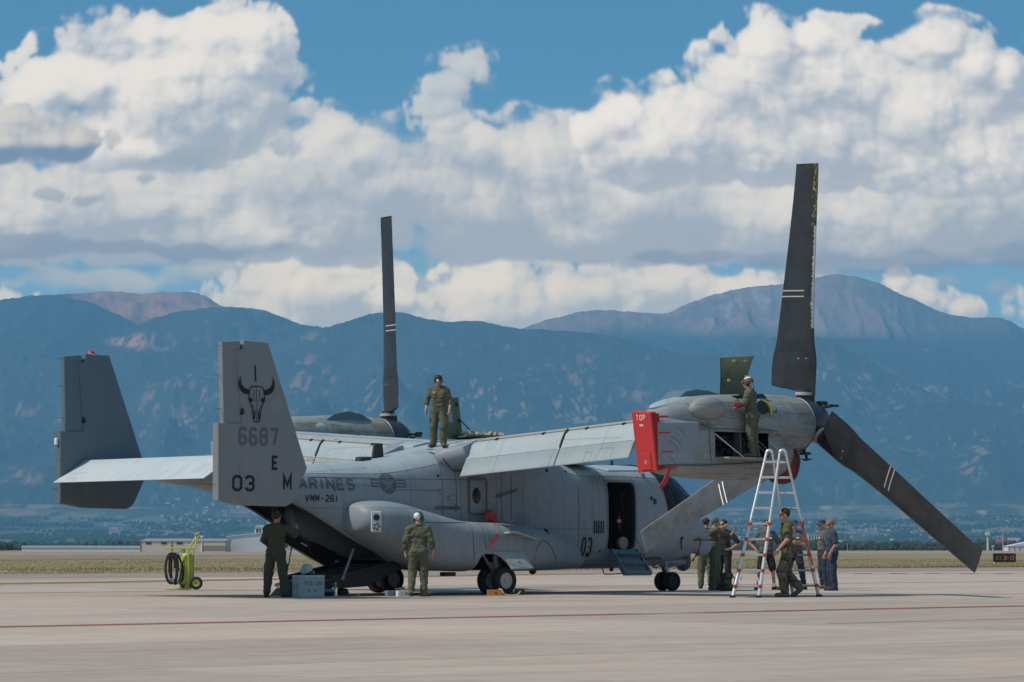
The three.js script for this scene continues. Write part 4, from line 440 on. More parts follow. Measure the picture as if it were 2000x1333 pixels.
// tailplane, fins
const texFin = skinTex(6, 6, 768, 768, [0.205, 0.215, 0.225], 17, { soil: [0.18, 0.18, 0.18], dirt: 0.2, amp: 0.6, patches: 3, streaks: 50, doors: 1, lines: [] }), mFin = new THREE.MeshStandardMaterial({ map: texFin, roughness: 0.6 });
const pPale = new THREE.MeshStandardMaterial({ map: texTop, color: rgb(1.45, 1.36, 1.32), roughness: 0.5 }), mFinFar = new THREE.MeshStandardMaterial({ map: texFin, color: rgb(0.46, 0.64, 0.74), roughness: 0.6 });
{
  const air = (z, xl, xt, y, th) => { const r = [], m = 24; for (let i = 0; i < m; i++) { const t = i / m * 2 * Math.PI, x = (1 + Math.cos(t)) / 2, e = th * (0.9 * Math.sqrt(x) * (1 - x) * 1.9) * Math.sign(Math.sin(t)) * Math.min(1, Math.abs(Math.sin(t)) * 3); r.push(V(lerp(xl, xt, 1 - x), y + e, z)); } return r; };
  const rings = []; for (let i = 0; i <= 12; i++) { const z = lerp(-2.84, 2.84, i / 12); rings.push(air(z, -7.90, -6.35 + 0.1 * (1 - Math.abs(z) / 2.84), 2.90 + 0.02 * Math.abs(z) / 2.84, 0.12)); }
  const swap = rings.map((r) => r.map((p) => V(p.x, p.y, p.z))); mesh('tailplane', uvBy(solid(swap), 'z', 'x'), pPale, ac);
  const el = new THREE.Group(); el.name = 'elevator'; el.position.set(-7.92, 2.915, 0); el.rotation.z = 0.48; ac.add(el);
  mesh('elevator_surface', uvBy(solid([-2.78, -1, 1, 2.7].map((z) => { const r = []; for (const [x, y] of [[0.06, 0], [0.02, 0.065], [-0.3, 0.045], [-0.95, 0.006], [-0.95, -0.006], [-0.3, -0.045], [0.02, -0.065]]) r.push(V(x, y, z)); return r; })), 'z', 'x'), pPale, el);
  mesh('hinge_bracket', [-1.8, 0.9, 2.0].map((z) => box(0.16, 0.05, 0.03, -0.02, -0.085, z)), mSteel, el);
  const rudder = [[-8.42, 3.63], [-7.99, 3.62], [-8.13, 5.13], [-8.05, 5.15], [-8.05, 5.305], [-8.47, 5.26]], body = [[-8.57, 3.58], [-7.96, 3.595], [-8.11, 5.10], [-7.955, 5.12], [-7.93, 5.305], [-7.34, 5.29], [-6.30, 2.72], [-6.62, 2.10], [-6.70, 2.0], [-6.83, 1.945], [-7.98, 1.96], [-8.56, 2.055]];
  for (const side of [1, -1]) {
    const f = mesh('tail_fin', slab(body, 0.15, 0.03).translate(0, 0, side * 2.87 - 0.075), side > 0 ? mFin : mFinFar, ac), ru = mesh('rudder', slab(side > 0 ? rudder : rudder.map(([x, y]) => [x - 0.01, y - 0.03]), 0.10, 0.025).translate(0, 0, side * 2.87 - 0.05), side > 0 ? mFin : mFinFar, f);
    mesh('hinge_fitting', [box(0.05, 0.13, 0.05, -7.99, 3.86, side * 2.87 + 0.1), box(0.09, 0.03, 0.05, -7.98, 3.84, side * 2.87 + 0.1)], mBlack, f);
    mesh('static_wick', [5.2, 4.6, 3.9, 2.35].map((y) => rod(V(-8.45 - (y < 3 ? 0.1 : 0), y, side * 2.87), V(-8.63 - (y < 3 ? 0.1 : 0), y + 0.005, side * 2.87), 0.006, 0.003, 5)), mBlack, f);
    if (side < 0) { mesh('beacon', [new THREE.SphereGeometry(0.085, 14, 8, 0, 6.3, 0, 1.57).translate(-7.74, 5.335, -2.87)], mat([0.5, 0.012, 0.012], 0.25), f); mesh('beacon_base', new THREE.CylinderGeometry(0.09, 0.11, 0.05, 14).translate(-7.74, 5.32, -2.87), pTop, f); mesh('tail_light', rbox(0.07, 0.16, 0.09, 0.03, -8.64, 3.38, -2.87), mat([0.7, 0.7, 0.68], 0.3), f); }
    else {
      const W = 620, H = 900, S = 250, X0 = -8.6, Y1 = 5.4, qx = (x) => (x - X0) * S, qy = (y) => (Y1 - y) * S, ink = 'rgba(13,14,16,0.96)';
      const art = decal(W, H, (c) => {
        write(c, '6687', qx(-8.09), qy(3.55), 57, 98, 11, 17, 'rgba(72,79,84,0.40)'); write(c, 'E', qx(-7.22), qy(2.97), 46, 76, 0, 15, ink); write(c, '03', qx(-8.24), qy(2.55), 66, 84, 13, 15, ink); write(c, 'M', qx(-6.92), qy(2.57), 58, 82, 0, 13, ink);
        c.save(); c.translate(qx(-7.66), qy(4.66)); c.rotate(-0.06); c.fillStyle = ink; c.fillRect(-5, -40, 11, 82); c.restore();
        // horned skull
        c.save(); c.translate(qx(-7.62), qy(4.10)); c.lineJoin = 'round'; c.fillStyle = c.strokeStyle = ink; c.scale(0.97, 0.88);
        for (const s of [-1, 1]) { c.beginPath(); c.moveTo(s * 46, -62); c.quadraticCurveTo(s * 118, -70, s * 104, -150); c.quadraticCurveTo(s * 142, -80, s * 96, -44); c.quadraticCurveTo(s * 70, -28, s * 48, -36); c.closePath(); c.fill(); }
        c.lineWidth = 7; c.beginPath(); c.moveTo(-46, -62); c.quadraticCurveTo(-36, -86, -14, -80); c.quadraticCurveTo(0, -88, 16, -80); c.quadraticCurveTo(38, -86, 46, -62); c.lineTo(50, -30); c.quadraticCurveTo(60, -6, 44, 16); c.lineTo(30, 46); c.quadraticCurveTo(28, 90, 18, 122); c.quadraticCurveTo(0, 134, -18, 122); c.quadraticCurveTo(-28, 90, -30, 46); c.lineTo(-44, 16); c.quadraticCurveTo(-60, -6, -50, -30); c.closePath(); c.stroke();
        for (const s of [-1, 1]) { c.beginPath(); c.ellipse(s * 40, -2, 13, 15, s * 0.5, 0, 7); c.fill(); c.beginPath(); c.moveTo(s * 10, 46); c.lineTo(s * 22, 104); c.lineTo(s * 12, 118); c.lineTo(s * 7, 80); c.closePath(); c.fill(); c.lineWidth = 4; c.beginPath(); c.moveTo(s * 30, 20); c.lineTo(s * 18, 60); c.lineTo(s * 24, 90); c.stroke(); c.beginPath(); c.moveTo(s * 16, -60); c.lineTo(s * 22, -30); c.lineTo(s * 12, 10); c.stroke(); }
        c.lineWidth = 4; c.beginPath(); c.moveTo(0, -76); c.lineTo(-4, -40); c.lineTo(2, 0); c.lineTo(0, 124); c.stroke(); c.restore();
      });
      const g = new THREE.PlaneGeometry(W / S, H / S).translate(X0 + W / S / 2, Y1 - H / S / 2, 2.87 + 0.105 + 0.004); mesh('tail_markings', g, art, f);
    }
  }
}
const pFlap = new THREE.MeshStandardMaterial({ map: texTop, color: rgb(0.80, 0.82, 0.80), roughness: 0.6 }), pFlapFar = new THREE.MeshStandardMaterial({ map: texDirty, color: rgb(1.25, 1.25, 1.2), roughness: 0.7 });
// wing: swept slightly forward, flaps hanging
const wx = (z) => 0.1 * Math.abs(z), wy = (z) => 0.066 * Math.abs(z);
{
  const foil = [[-0.37, -0.03], [-0.35, 0.02], [0.0, 0.10], [0.5, 0.165], [0.95, 0.15], [1.35, 0.08], [1.62, -0.04], [1.70, -0.14], [1.66, -0.25], [1.4, -0.36], [0.9, -0.42], [0.3, -0.40], [-0.2, -0.26], [-0.36, -0.12]];
  const dense = []; for (let i = 0; i < foil.length; i++) { const a = foil[i], b = foil[(i + 1) % foil.length]; for (let k = 0; k < 2; k++) dense.push([lerp(a[0], b[0], k / 2), lerp(a[1], b[1], k / 2)]); }
  const sec = (z) => dense.map(([x, y]) => V(x + wx(z), 3.36 + y + wy(z), z));
  for (const side of [1, -1]) {
    const zs = [0.6, 1.2, 2, 3, 4, 5, 6, side > 0 ? 6.6 : 6.9].map((z) => z * side), w = new THREE.Group(); w.name = 'wing'; ac.add(w);
    mesh('wing_skin', uvBy(solid(zs.map(sec)), 'z', 'x'), pTop, w);
    mesh('spoiler_seam', [tube([1.4, 3, 5, 6.4].map((z) => V(0.12 + wx(z), 3.36 + 0.116 + wy(z), z * side)), 0.008, 20, 4), rod(V(-0.3 + wx(4.0), 3.40 + wy(4.0), 4.0 * side), V(0.5 + wx(4.0), 3.53 + wy(4.0), 4.0 * side), 0.005)], mSeam, w);
    mesh('hinge_strip', tube([1.55, 3, 5, 6.35].map((z) => V(-0.375 + wx(z), 3.375 + wy(z), z * side)), 0.022, 20, 5), mTan, w);
    for (const [a, b] of [[1.5, 4.28], [4.32, 6.42]]) {
      const flapSec = (z) => [[-0.36, 0.0], [-0.43, -0.015], [-0.52, -0.09], [-0.61, -0.27], [-0.68, -0.42], [-0.86, -0.79], [-0.85, -0.80], [-0.62, -0.48], [-0.42, -0.28], [-0.34, -0.12]].map(([x, y]) => V(x + wx(z), 3.36 + y + wy(z), z * side));
      const fl = mesh('flap', uvBy(solid([a, lerp(a, b, 0.5), b].map(flapSec)), 'z', 'y'), pTop, w);
      mesh('flap_seam', tube([a + 0.05, b - 0.05].map((z) => V(-0.675 + wx(z), 3.36 - 0.41 + wy(z), side * z)), 0.006, 8, 4), mSeam, fl);
      mesh('hinge_slot', [0.25, 0.75].map((t) => { const z = lerp(a, b, t); return box(0.08, 0.025, 0.06, -0.43 + wx(z), 3.362 + wy(z), z * side, 0, 0, 0.4); }), mBlack, fl);
      mesh('flap_skin', uvBy(solid([a + 0.01, lerp(a, b, 0.5), b - 0.01].map((z) => [[-0.688, -0.425], [-0.862, -0.782], [-0.850, -0.780], [-0.676, -0.43]].map(([x, y]) => V(x + wx(z), 3.36 + y + wy(z), z * side)))), 'z', 'y'), side > 0 ? pFlap : pFlapFar, fl);
    }
    mesh('flap_fence', tube([[-0.40, 0.03], [-0.50, -0.06], [-0.60, -0.24], [-0.66, -0.38]].map(([x, y]) => V(x + wx(4.3) - 0.02, 3.36 + y + wy(4.3), 4.3 * side)), 0.022, 16, 6), mDark, w);
  }
  mesh('root_fairing', [1, -1].map((s) => solid([[1.0, 0], [1.2, 0.25], [1.5, 1]].map(([z, t]) => [[-1.10, 3.14, -0.62, 3.33], [-0.35, 3.42, -0.2, 3.50], [0.3, 3.56, 0.3, 3.58], [0.3, 2.82, 0.3, 3.05], [-0.62, 2.80, -0.5, 3.0]].map(([a, b, c, d]) => V(lerp(a, c, t), lerp(b, d, t), s * z))))), pSide, ac);
  mesh('fairing_edge', tube([V(-0.98, 3.08, 1.23), V(-0.84, 2.92, 1.25), V(-0.64, 2.80, 1.25), V(0.3, 2.82, 1.25)], 0.012, 20, 5), mBlack, ac);
  // open bay on top of the wing box
  mesh('roof_bay', [rbox(1.5, 0.05, 0.9, 0.02, 1.35, 3.635, -0.25), box(1.3, 0.06, 0.7, 1.35, 3.65, -0.25)], mat([0.05, 0.06, 0.04], 0.85), ac);
  const rr = rng(4), bits = []; for (let k = 0; k < 26; k++) bits.push(rbox(0.06 + rr() * 0.14, 0.04 + rr() * 0.08, 0.05 + rr() * 0.12, 0.012, 0.85 + rr() * 1.1, 3.69, -0.55 + rr() * 0.6, rr(), rr(), rr())); mesh('bay_fitting', bits, mTan, ac);
  mesh('bay_coaming', [box(1.5, 0.05, 0.06, 1.35, 3.665, 0.22), box(1.5, 0.07, 0.06, 1.35, 3.675, -0.72), box(0.06, 0.07, 0.95, 2.12, 3.67, -0.25)], mOliveDoor, ac);
  const lid = mesh('roof_bay_door', slab([[-0.42, 0], [0.42, 0.0], [0.36, 0.98], [-0.42, 0.86]], 0.04, 0.012).rotateY(0.35).rotateX(-0.12).translate(0.66, 3.62, -0.32), mOliveDoor, ac); mesh('placard', new THREE.PlaneGeometry(0.22, 0.26).rotateZ(0.05).translate(-0.12, 0.48, 0.058).rotateY(0.35).rotateX(-0.12).translate(0.66, 3.62, -0.32), mat([0.30, 0.33, 0.34], 0.7), lid); mesh('latch', [box(0.06, 0.08, 0.05, 0.22, 0.80, 0.06), box(0.06, 0.07, 0.05, 0.28, 0.42, 0.06)].map((g) => g.rotateY(0.35).rotateX(-0.12).translate(0.66, 3.62, -0.32)), mBlack, lid); mesh('stay_rod', rod(V(0.98, 4.05, -0.4), V(1.45, 3.68, -0.4), 0.014), mBlack, lid);
  const bumps = []; for (let k = 0; k < 5; k++) bumps.push(rbox(0.22, 0.10, 0.10, 0.03, 2.05 + k * 0.24, 3.58, -0.95)); mesh('conduit_clamp', bumps, mDark, ac);
}
function mirrorZ(g) { const q = (g.index ? g.toNonIndexed() : g.clone()), m = new THREE.Matrix4().makeScale(1, 1, -1); q.applyMatrix4(m); for (const k of ['position', 'normal', 'uv']) { const at = q.attributes[k]; if (!at) continue; const s = at.itemSize, t = at.array; for (let i = 0; i < at.count; i += 3) for (let c = 0; c < s; c++) { const u = t[(i + 1) * s + c]; t[(i + 1) * s + c] = t[(i + 2) * s + c]; t[(i + 2) * s + c] = u; } } return q; }
// engine nacelles and rotors; built for the right-hand side about its own centre line, mirrored for the other
const NZ = 7.12, HUB = V(4.6145, 3.8785, 0), PSI = 0.0466, TILT = 0.017;
const bladeMap = (worn) => canvasTex(256, 2048, (c, w, h) => { // across: trailing edge to leading edge and back on the far face; up: tip to root
  const img = c.createImageData(w, h), y2r = (y) => 5.8 * (1 - y / h); for (let y = 0; y < h; y++) for (let x = 0; x < w; x++) { const u = x / w, r = y2r(y), n = fbm(u * 8, y / 90, 4, 3), n2 = fbm(u * 30, y / 20, 3, 9), e = Math.abs(u - 0.5) * 2; let a = 0.029 + 0.012 * n + 0.006 * n2 + 0.010 * clamp(fbm(u * 5, y / 300, 3, 15)); let q = [a * 0.88, a * 1.0, a * 1.16]; const le = 0.17 + 0.05 * fbm(y / 14, 2, 3, 1); if (worn && e < le * 1.5 && r > 4.4) { const k = sstep(-0.02, 0.35, fbm(u * 30, y / 26, 4, 31) + 0.3 * fbm(u * 90, y / 7, 2, 8)) * 0.8; q = [lerp(a, 0.30, k), lerp(a, 0.28, k), lerp(a, 0.08, k)]; } else if (worn && e < le && r > 2.1 && r <= 4.4) q = [0.42, 0.41, 0.39]; else if (!worn && e < 0.12 && r > 1.6) q = [0.13, 0.12, 0.10]; if (((r > 2.80 && r < 2.825) || (r > 2.93 && r < 2.955)) && e > 0.36) q = [0.5, 0.5, 0.49]; if (Math.abs(r - 1.42) < 0.012 && (Math.abs(e - 0.42) < 0.012 || Math.abs(e - 0.30) < 0.012)) q = [0.5, 0.5, 0.5]; if (r < 1.62 && r > 1.0 && (Math.abs(r - 1.60) < 0.006 || Math.abs(e - 0.60) < 0.006 || Math.abs(e - 0.22) < 0.006)) q = [0.009, 0.009, 0.01]; const o = (y * w + x) * 4; for (let k = 0; k < 3; k++) img.data[o + k] = S8(q[k]); img.data[o + 3] = 255; } c.putImageData(img, 0, 0); });
const bladeTex = bladeMap(false), mBladeEdge = new THREE.MeshStandardMaterial({ map: bladeMap(true), roughness: 0.34 }), mBlade = new THREE.MeshStandardMaterial({ map: bladeTex, roughness: 0.34 }), mBladePale = new THREE.MeshStandardMaterial({ map: bladeTex, color: rgb(2.5, 2.6, 2.6), roughness: 0.5 });  // last material: the plain blade map tinted paler, for the near lower-left blade
const BL = [[0.80, 0.27, 0.80, 19.5, 0.11, 0.10], [1.0, 0.28, 0.80, 19.5, 0.13, 0], [1.3, 0.29, 0.79, 19.5, 0.15, 0], [1.55, 0.27, 0.75, 19, 0.16, 0], [1.75, 0.235, 0.70, 19, 0.16, 0], [2.1, 0.22, 0.66, 18.5, 0.15, 0], [2.95, 0.215, 0.57, 17, 0.13, 0], [4.0, 0.235, 0.46, 14.5, 0.11, 0], [5.0, 0.26, 0.365, 12.3, 0.10, 0], [5.72, 0.28, 0.31, 10.5, 0.09, 0], [5.8, 0.275, 0.305, 10.5, 0.07, 0]];
function bladeGeo() {
  const m = 32, at = (k, r) => prof(BL.map((b) => [b[0], b[k]]), r), rs = []; for (let i = 0; i <= 60; i++) rs.push(lerp(0.60, 5.8, i / 60)); const P = [], U = [], I = [];
  rs.forEach((r) => { const R = Math.max(r, 0.8), le = at(1, R), te = at(2, R), be = at(3, R) * Math.PI / 180, tc = at(4, R), c = le + te; for (let j = 0; j <= m; j++) { const t = j / m * 2 * Math.PI, s = (1 - Math.cos(t)) / 2 /* 0 trailing, 1 leading */, q = 1 - s, th = tc * c * 5 * (0.2969 * Math.sqrt(q) - 0.126 * q - 0.3516 * q * q + 0.2843 * q * q * q - 0.1015 * q ** 4) * Math.sign(Math.sin(t) || 0), off = -te + s * c, cut = r < 0.8 ? 0 : 0; const y = r < 0.95 ? lerp(0.70, r, clamp((r - 0.6) / 0.35)) + (-0.12 + 0.26 * (1 - s)) * clamp((0.95 - r) / 0.35) : r; P.push(off * Math.sin(be) + th * Math.cos(be), y, off * Math.cos(be) - th * Math.sin(be)); U.push(j / m, r / 5.8); } });
  for (let k = 0; k < rs.length - 1; k++) for (let j = 0; j < m; j++) { const a = k * (m + 1) + j, b = a + m + 1; I.push(a, b, a + 1, a + 1, b, b + 1); }
  const ends = (k, f) => { const a = k * (m + 1); for (let j = 0; j < m / 2; j++) { const p = a + j, q = a + j + 1, u = a + m - j, v = a + m - j - 1; f ? I.push(p, q, u, q, v, u) : I.push(p, u, q, q, u, v); } }; ends(0, 0); ends(rs.length - 1, 1);
  const g = new THREE.BufferGeometry(); g.setAttribute('position', new THREE.Float32BufferAttribute(P, 3)); g.setAttribute('uv', new THREE.Float32BufferAttribute(U, 2)); g.setIndex(I); g.computeVertexNormals(); return g;
}
const NB = bladeGeo();
for (const side of [1, -1]) {
  const NZ = side > 0 ? 7.12 : 7.36, PSI = side > 0 ? 0.0466 : 0.0; const n = new THREE.Group(); n.name = 'engine_nacelle'; n.position.z = side * NZ; ac.add(n);
  const put = (name, geo, m, parent = n) => { const g = Array.isArray(geo) ? merge(geo) : geo; return mesh(name, side > 0 ? g : mirrorZ(g), m, parent); };
  const pod = [[-0.40, 3.62, 3.92, 0.22, 2.6], [-0.25, 3.45, 3.97, 0.32, 2.8], [0, 3.25, 4.08, 0.42, 2.8], [0.6, 3.20, 4.26, 0.52, 2.6], [1.2, 3.16, 4.35, 0.58, 2.5], [2.0, 3.13, 4.40, 0.62, 2.3], [3.0, 3.12, 4.45, 0.65, 2.1], [3.8, 3.14, 4.44, 0.65, 2], [4.28, 3.17, 4.41, 0.62, 2], [4.34, 3.20, 4.38, 0.59, 2]];
  const lo = [[-0.62, 2.74, 3.80, 0.26, 5], [-0.3, 2.68, 3.80, 0.36, 5], [0.5, 2.60, 3.80, 0.60, 4.5], [1.2, 2.56, 3.80, 0.63, 4], [2.2, 2.53, 3.80, 0.63, 3.6], [3.0, 2.55, 3.78, 0.58, 3.2], [3.4, 2.60, 3.70, 0.52, 2.8], [3.7, 2.68, 3.60, 0.46, 2.5], [3.86, 2.76, 3.50, 0.38, 2.3]];
  const ringsOf = (S) => { const out = []; for (let i = 0; i <= 44; i++) { const X = lerp(S[0][0], S[S.length - 1][0], i / 44), q = [1, 2, 3, 4].map((k) => prof(S.map((s) => [s[0], s[k]]), X)); out.push(superRing(X, q[0], q[1], q[2], q[3], 48, S === lo ? 0.30 * (1 - sstep(-0.7, 0.7, X)) : 0)); } return out; };
  let podG = solid(ringsOf(pod)), loG = solid(ringsOf(lo));
  const bay = brush(box(1.72, 0.56, 0.6, 1.95, 3.27, 0.55), mBlack), c = csg(brush(loG, pDirty), [[bay, SUBTRACTION]]);
  const pc = csg(brush(podG, pDirty), [[bay, SUBTRACTION]]); mesh('upper_cowl', side > 0 ? pc.geometry : mirrorZ(podG), side > 0 ? pc.material : pDirty, n);
  mesh('engine_cowl', side > 0 ? c.geometry : mirrorZ(loG), side > 0 ? c.material : pDirty, n);
  put('exhaust_box', rbox(1.28, 0.92, 0.16, 0.05, 0.0, 3.27, 0.555, 0, 0, 0.03), pSide); 
  put('bulge_fairing', new THREE.SphereGeometry(1, 28, 18).scale(0.52, 0.26, 0.26).rotateZ(0.05).translate(0.98, 4.04, 0.50), pDirty);
  put('gearbox_fairing', new THREE.SphereGeometry(1, 24, 16).scale(0.75, 0.13, 0.30).rotateZ(0.16).translate(0.55, 4.16, -0.05), pTop);
  if (side < 0) { put('cowl_door', slab([[2.20, 3.95], [2.24, 4.30], [2.5, 4.45], [2.95, 4.53], [3.4, 4.46], [3.8, 4.26], [4.08, 4.02]], 0.05, 0.012).translate(0, 0, -0.40), mBlueGrey); put('cowl_lip', new THREE.SphereGeometry(1, 18, 12).scale(0.42, 0.18, 0.22).translate(2.0, 4.06, -0.36), pTop); }
  else put('top_scoop', slab([[0.55, 4.26], [0.80, 4.40], [1.1, 4.46], [1.5, 4.44], [1.95, 4.36], [1.95, 4.28]], 0.5, 0.03).translate(0, 0, -0.48), mBlueGrey);
  put('cowl_patch', slab([[2.75, 4.30], [3.2, 4.24], [3.9, 3.98], [3.5, 4.10], [3.0, 4.20]], 0.02).translate(0, 0.02, 0.44), mBlueGrey);
  put('front_ring', new THREE.TorusGeometry(0.605, 0.02, 8, 40).rotateY(Math.PI / 2).translate(4.32, 3.79, 0), mSteel);
  put('cowl_seam', [tube([V(0.55, 3.76, 0.66), V(1.0, 3.62, 0.665), V(2.9, 3.62, 0.64), V(3.3, 3.5, 0.56)], 0.008, 24, 4), tube([V(-0.6, 2.80, 0.60), V(0.7, 2.82, 0.645), V(2.9, 2.93, 0.625), V(3.5, 2.98, 0.52)], 0.012, 24, 4), tube([V(0.9, 3.75, 0.64), V(0.92, 3.2, 0.65), V(0.95, 2.9, 0.65)], 0.008, 12, 4)], mSeam);
  if (side > 0) {
    const rr = rng(44), bits = []; for (let k = 0; k < 60; k++) { const x = 1.15 + rr() * 1.6, y = 3.02 + rr() * 0.5; if (rr() < 0.5) bits.push(tube([V(x, y, 0.36), V(x + (rr() - 0.5) * 0.5, y + (rr() - 0.5) * 0.25, 0.42), V(x + (rr() - 0.5) * 0.6, y + (rr() - 0.5) * 0.35, 0.37)], 0.012 + rr() * 0.016, 10, 6)); else bits.push(rbox(0.06 + rr() * 0.16, 0.05 + rr() * 0.14, 0.08, 0.015, x, y, 0.36, 0, 0, rr())); }
    put('engine_plumbing', bits, mat([0.045, 0.045, 0.05], 0.45, { metalness: 0.4 })); put('bay_rib', [box(0.05, 0.56, 0.2, 1.92, 3.27, 0.5), box(0.03, 0.54, 0.12, 2.5, 3.27, 0.52, 0, 0, 0.2)], mSteel);
    put('work_platform', [box(1.75, 0.035, 0.42, 2.0, 2.985, 0.80), box(1.75, 0.05, 0.03, 2.0, 2.975, 1.0)], pDirty);
    put('support_rod', [rod(V(1.10, 3.50, 0.62), V(1.62, 3.0, 0.96), 0.014), rod(V(2.86, 3.35, 0.60), V(3.12, 3.0, 0.9), 0.014)], mat([0.62, 0.55, 0.52], 0.4)); put('support_rod', [rod(V(2.2, 3.45, 0.60), V(2.5, 3.0, 0.96), 0.010), rod(V(2.3, 3.5, 0.60), V(2.62, 3.0, 0.98), 0.010)], mSteel);
    const hatch = (() => { const P = []; const prof2 = [[0, 0], [0.03, 0.30], [0.10, 0.55], [0.24, 0.82]]; return prof2; })();
    const hr = []; for (let i = 0; i <= 12; i++) { const t = i / 12, y = 0.86 * t, b = -0.30 * t * t; hr.push([y, b]); }
    const hp = [], hi = [], hu = []; const W2 = 14; hr.forEach(([y, b], i) => { for (let j = 0; j <= W2; j++) { const s = j / W2, x = lerp(-0.48, 0.28, s) + y * 0.12; hp.push(x + 0.30 * y * y + 0.42 * y * y * s, y * (1 + 0.10 * s), b); hu.push(s, y); } }); for (let i = 0; i < 12; i++) for (let j = 0; j < W2; j++) { const a = i * (W2 + 1) + j, q = a + W2 + 1; hi.push(a, a + 1, q, a + 1, q + 1, q); }
    const sheet = (dz, flip) => { const g = new THREE.BufferGeometry(); g.setAttribute('position', new THREE.Float32BufferAttribute(hp.map((v, k) => k % 3 === 2 ? v + dz : v), 3)); g.setAttribute('uv', new THREE.Float32BufferAttribute(hu, 2)); g.setIndex(flip ? hi.map((_, k) => hi[k - k % 3 + [0, 2, 1][k % 3]]) : hi); g.computeVertexNormals(); return g; };
    const hd = put('access_hatch', [sheet(0.025, false), sheet(-0.01, true)].map((g) => g.translate(2.32, 4.36, 0.06)), new THREE.MeshStandardMaterial({ map: grime(0.10, 0.105, 0.060, 0.35, 4, 87), roughness: 0.75, side: THREE.DoubleSide }));
    put('hatch_latch', [[-0.25, 0.35], [0.32, 0.45], [0.05, 0.80], [0.40, 0.80]].map(([x, y]) => rbox(0.09, 0.06, 0.03, 0.01, 2.32 + x + 0.2 * y, 4.36 + y, 0.06 - 0.30 * (y / 0.86) ** 2 + 0.045)), mYellow, hd); put('hatch_stay', rod(V(2.95, 4.75, 0.0), V(2.9, 4.42, 0.1), 0.01), mSteel, hd);
    put('hatch_opening', [slab([[2.0, 4.30], [2.9, 4.36], [3.0, 4.30], [2.95, 4.24], [2.1, 4.22]], 0.25, 0.01).translate(-0.02, 0.06, 0.12), box(0.5, 0.1, 0.1, 2.5, 4.35, 0.3)], mBlack);
    put('service_opening', new THREE.SphereGeometry(1, 18, 12).scale(0.22, 0.19, 0.06).translate(2.62, 4.08, 0.575), mBlack); put('yellow_edge', tube([V(2.62, 4.28, 0.55), V(2.76, 4.22, 0.60), V(2.84, 4.08, 0.635), V(2.84, 3.95, 0.655)], 0.03, 16, 8), mYellow); put('fuel_cap', new THREE.SphereGeometry(0.05, 12, 8).scale(1, 1, 0.5).translate(3.02, 4.06, 0.62), mat([0.05, 0.16, 0.26], 0.5));
    put('nacelle_stain', new THREE.BoxGeometry(0.02, 0.02, 0.02).translate(2, 3.3, 0), mBlack);
  }
  // rotor
  const ro = new THREE.Group(); ro.name = 'rotor'; ro.position.set(HUB.x, HUB.y, side * NZ); ro.rotation.z = TILT; ac.add(ro);
  const hub = new THREE.LatheGeometry([[0.0, 0.66], [0.16, 0.64], [0.34, 0.52], [0.46, 0.30], [0.52, 0.0], [0.55, -0.26], [0.50, -0.30], [0, -0.30]].map((p) => new THREE.Vector2(...p)), 32).rotateZ(-Math.PI / 2);
  put('spinner', flipIfInside(hub), mat([0.035, 0.037, 0.042], 0.4), ro);
  const hs = []; for (let k = 0; k < 3; k++) { const a = k * 2 * Math.PI / 3 + PSI, q = (g) => g.rotateX(a); hs.push(q(new THREE.CylinderGeometry(0.17, 0.20, 0.5, 16).translate(0, 0.48, 0)), q(rbox(0.30, 0.22, 0.34, 0.05, 0.05, 0.52, 0)), q(rbox(0.24, 0.10, 0.16, 0.03, 0.36, 0.42, 0.22)), q(rod(V(0.1, 0.3, 0.3), V(0.55, 0.36, 0.34), 0.03)), q(rbox(0.22, 0.06, 0.14, 0.02, 0.62, 0.37, 0.34))); } put('blade_grip', hs, mDark, ro);
  put('grip_collar', [0, 1, 2].map((k) => new THREE.CylinderGeometry(0.20, 0.21, 0.07, 20).translate(0, 0.63, 0).rotateX(k * 2 * Math.PI / 3 + PSI)), mat([0.36, 0.36, 0.35], 0.5), ro);
  put('swashplate_link', [rod(V(-0.3, -0.5, 0.25), V(-0.28, -0.72, 0.25), 0.04), new THREE.CylinderGeometry(0.12, 0.14, 0.06, 16).translate(-0.25, -0.72, 0.25), new THREE.CylinderGeometry(0.16, 0.05, 0.05, 16).translate(-0.2, -0.86, 0.25), rod(V(-0.22, -0.72, 0.25), V(-0.2, -0.86, 0.25), 0.03)], mDark, ro);
  for (let k = 0; k < 3; k++) { const b = put('blade', NB.clone().rotateX(k * 2 * Math.PI / 3 + PSI), side > 0 && k === 0 ? mBladeEdge : k === 2 && side > 0 ? mBladePale : mBlade, ro); }
}
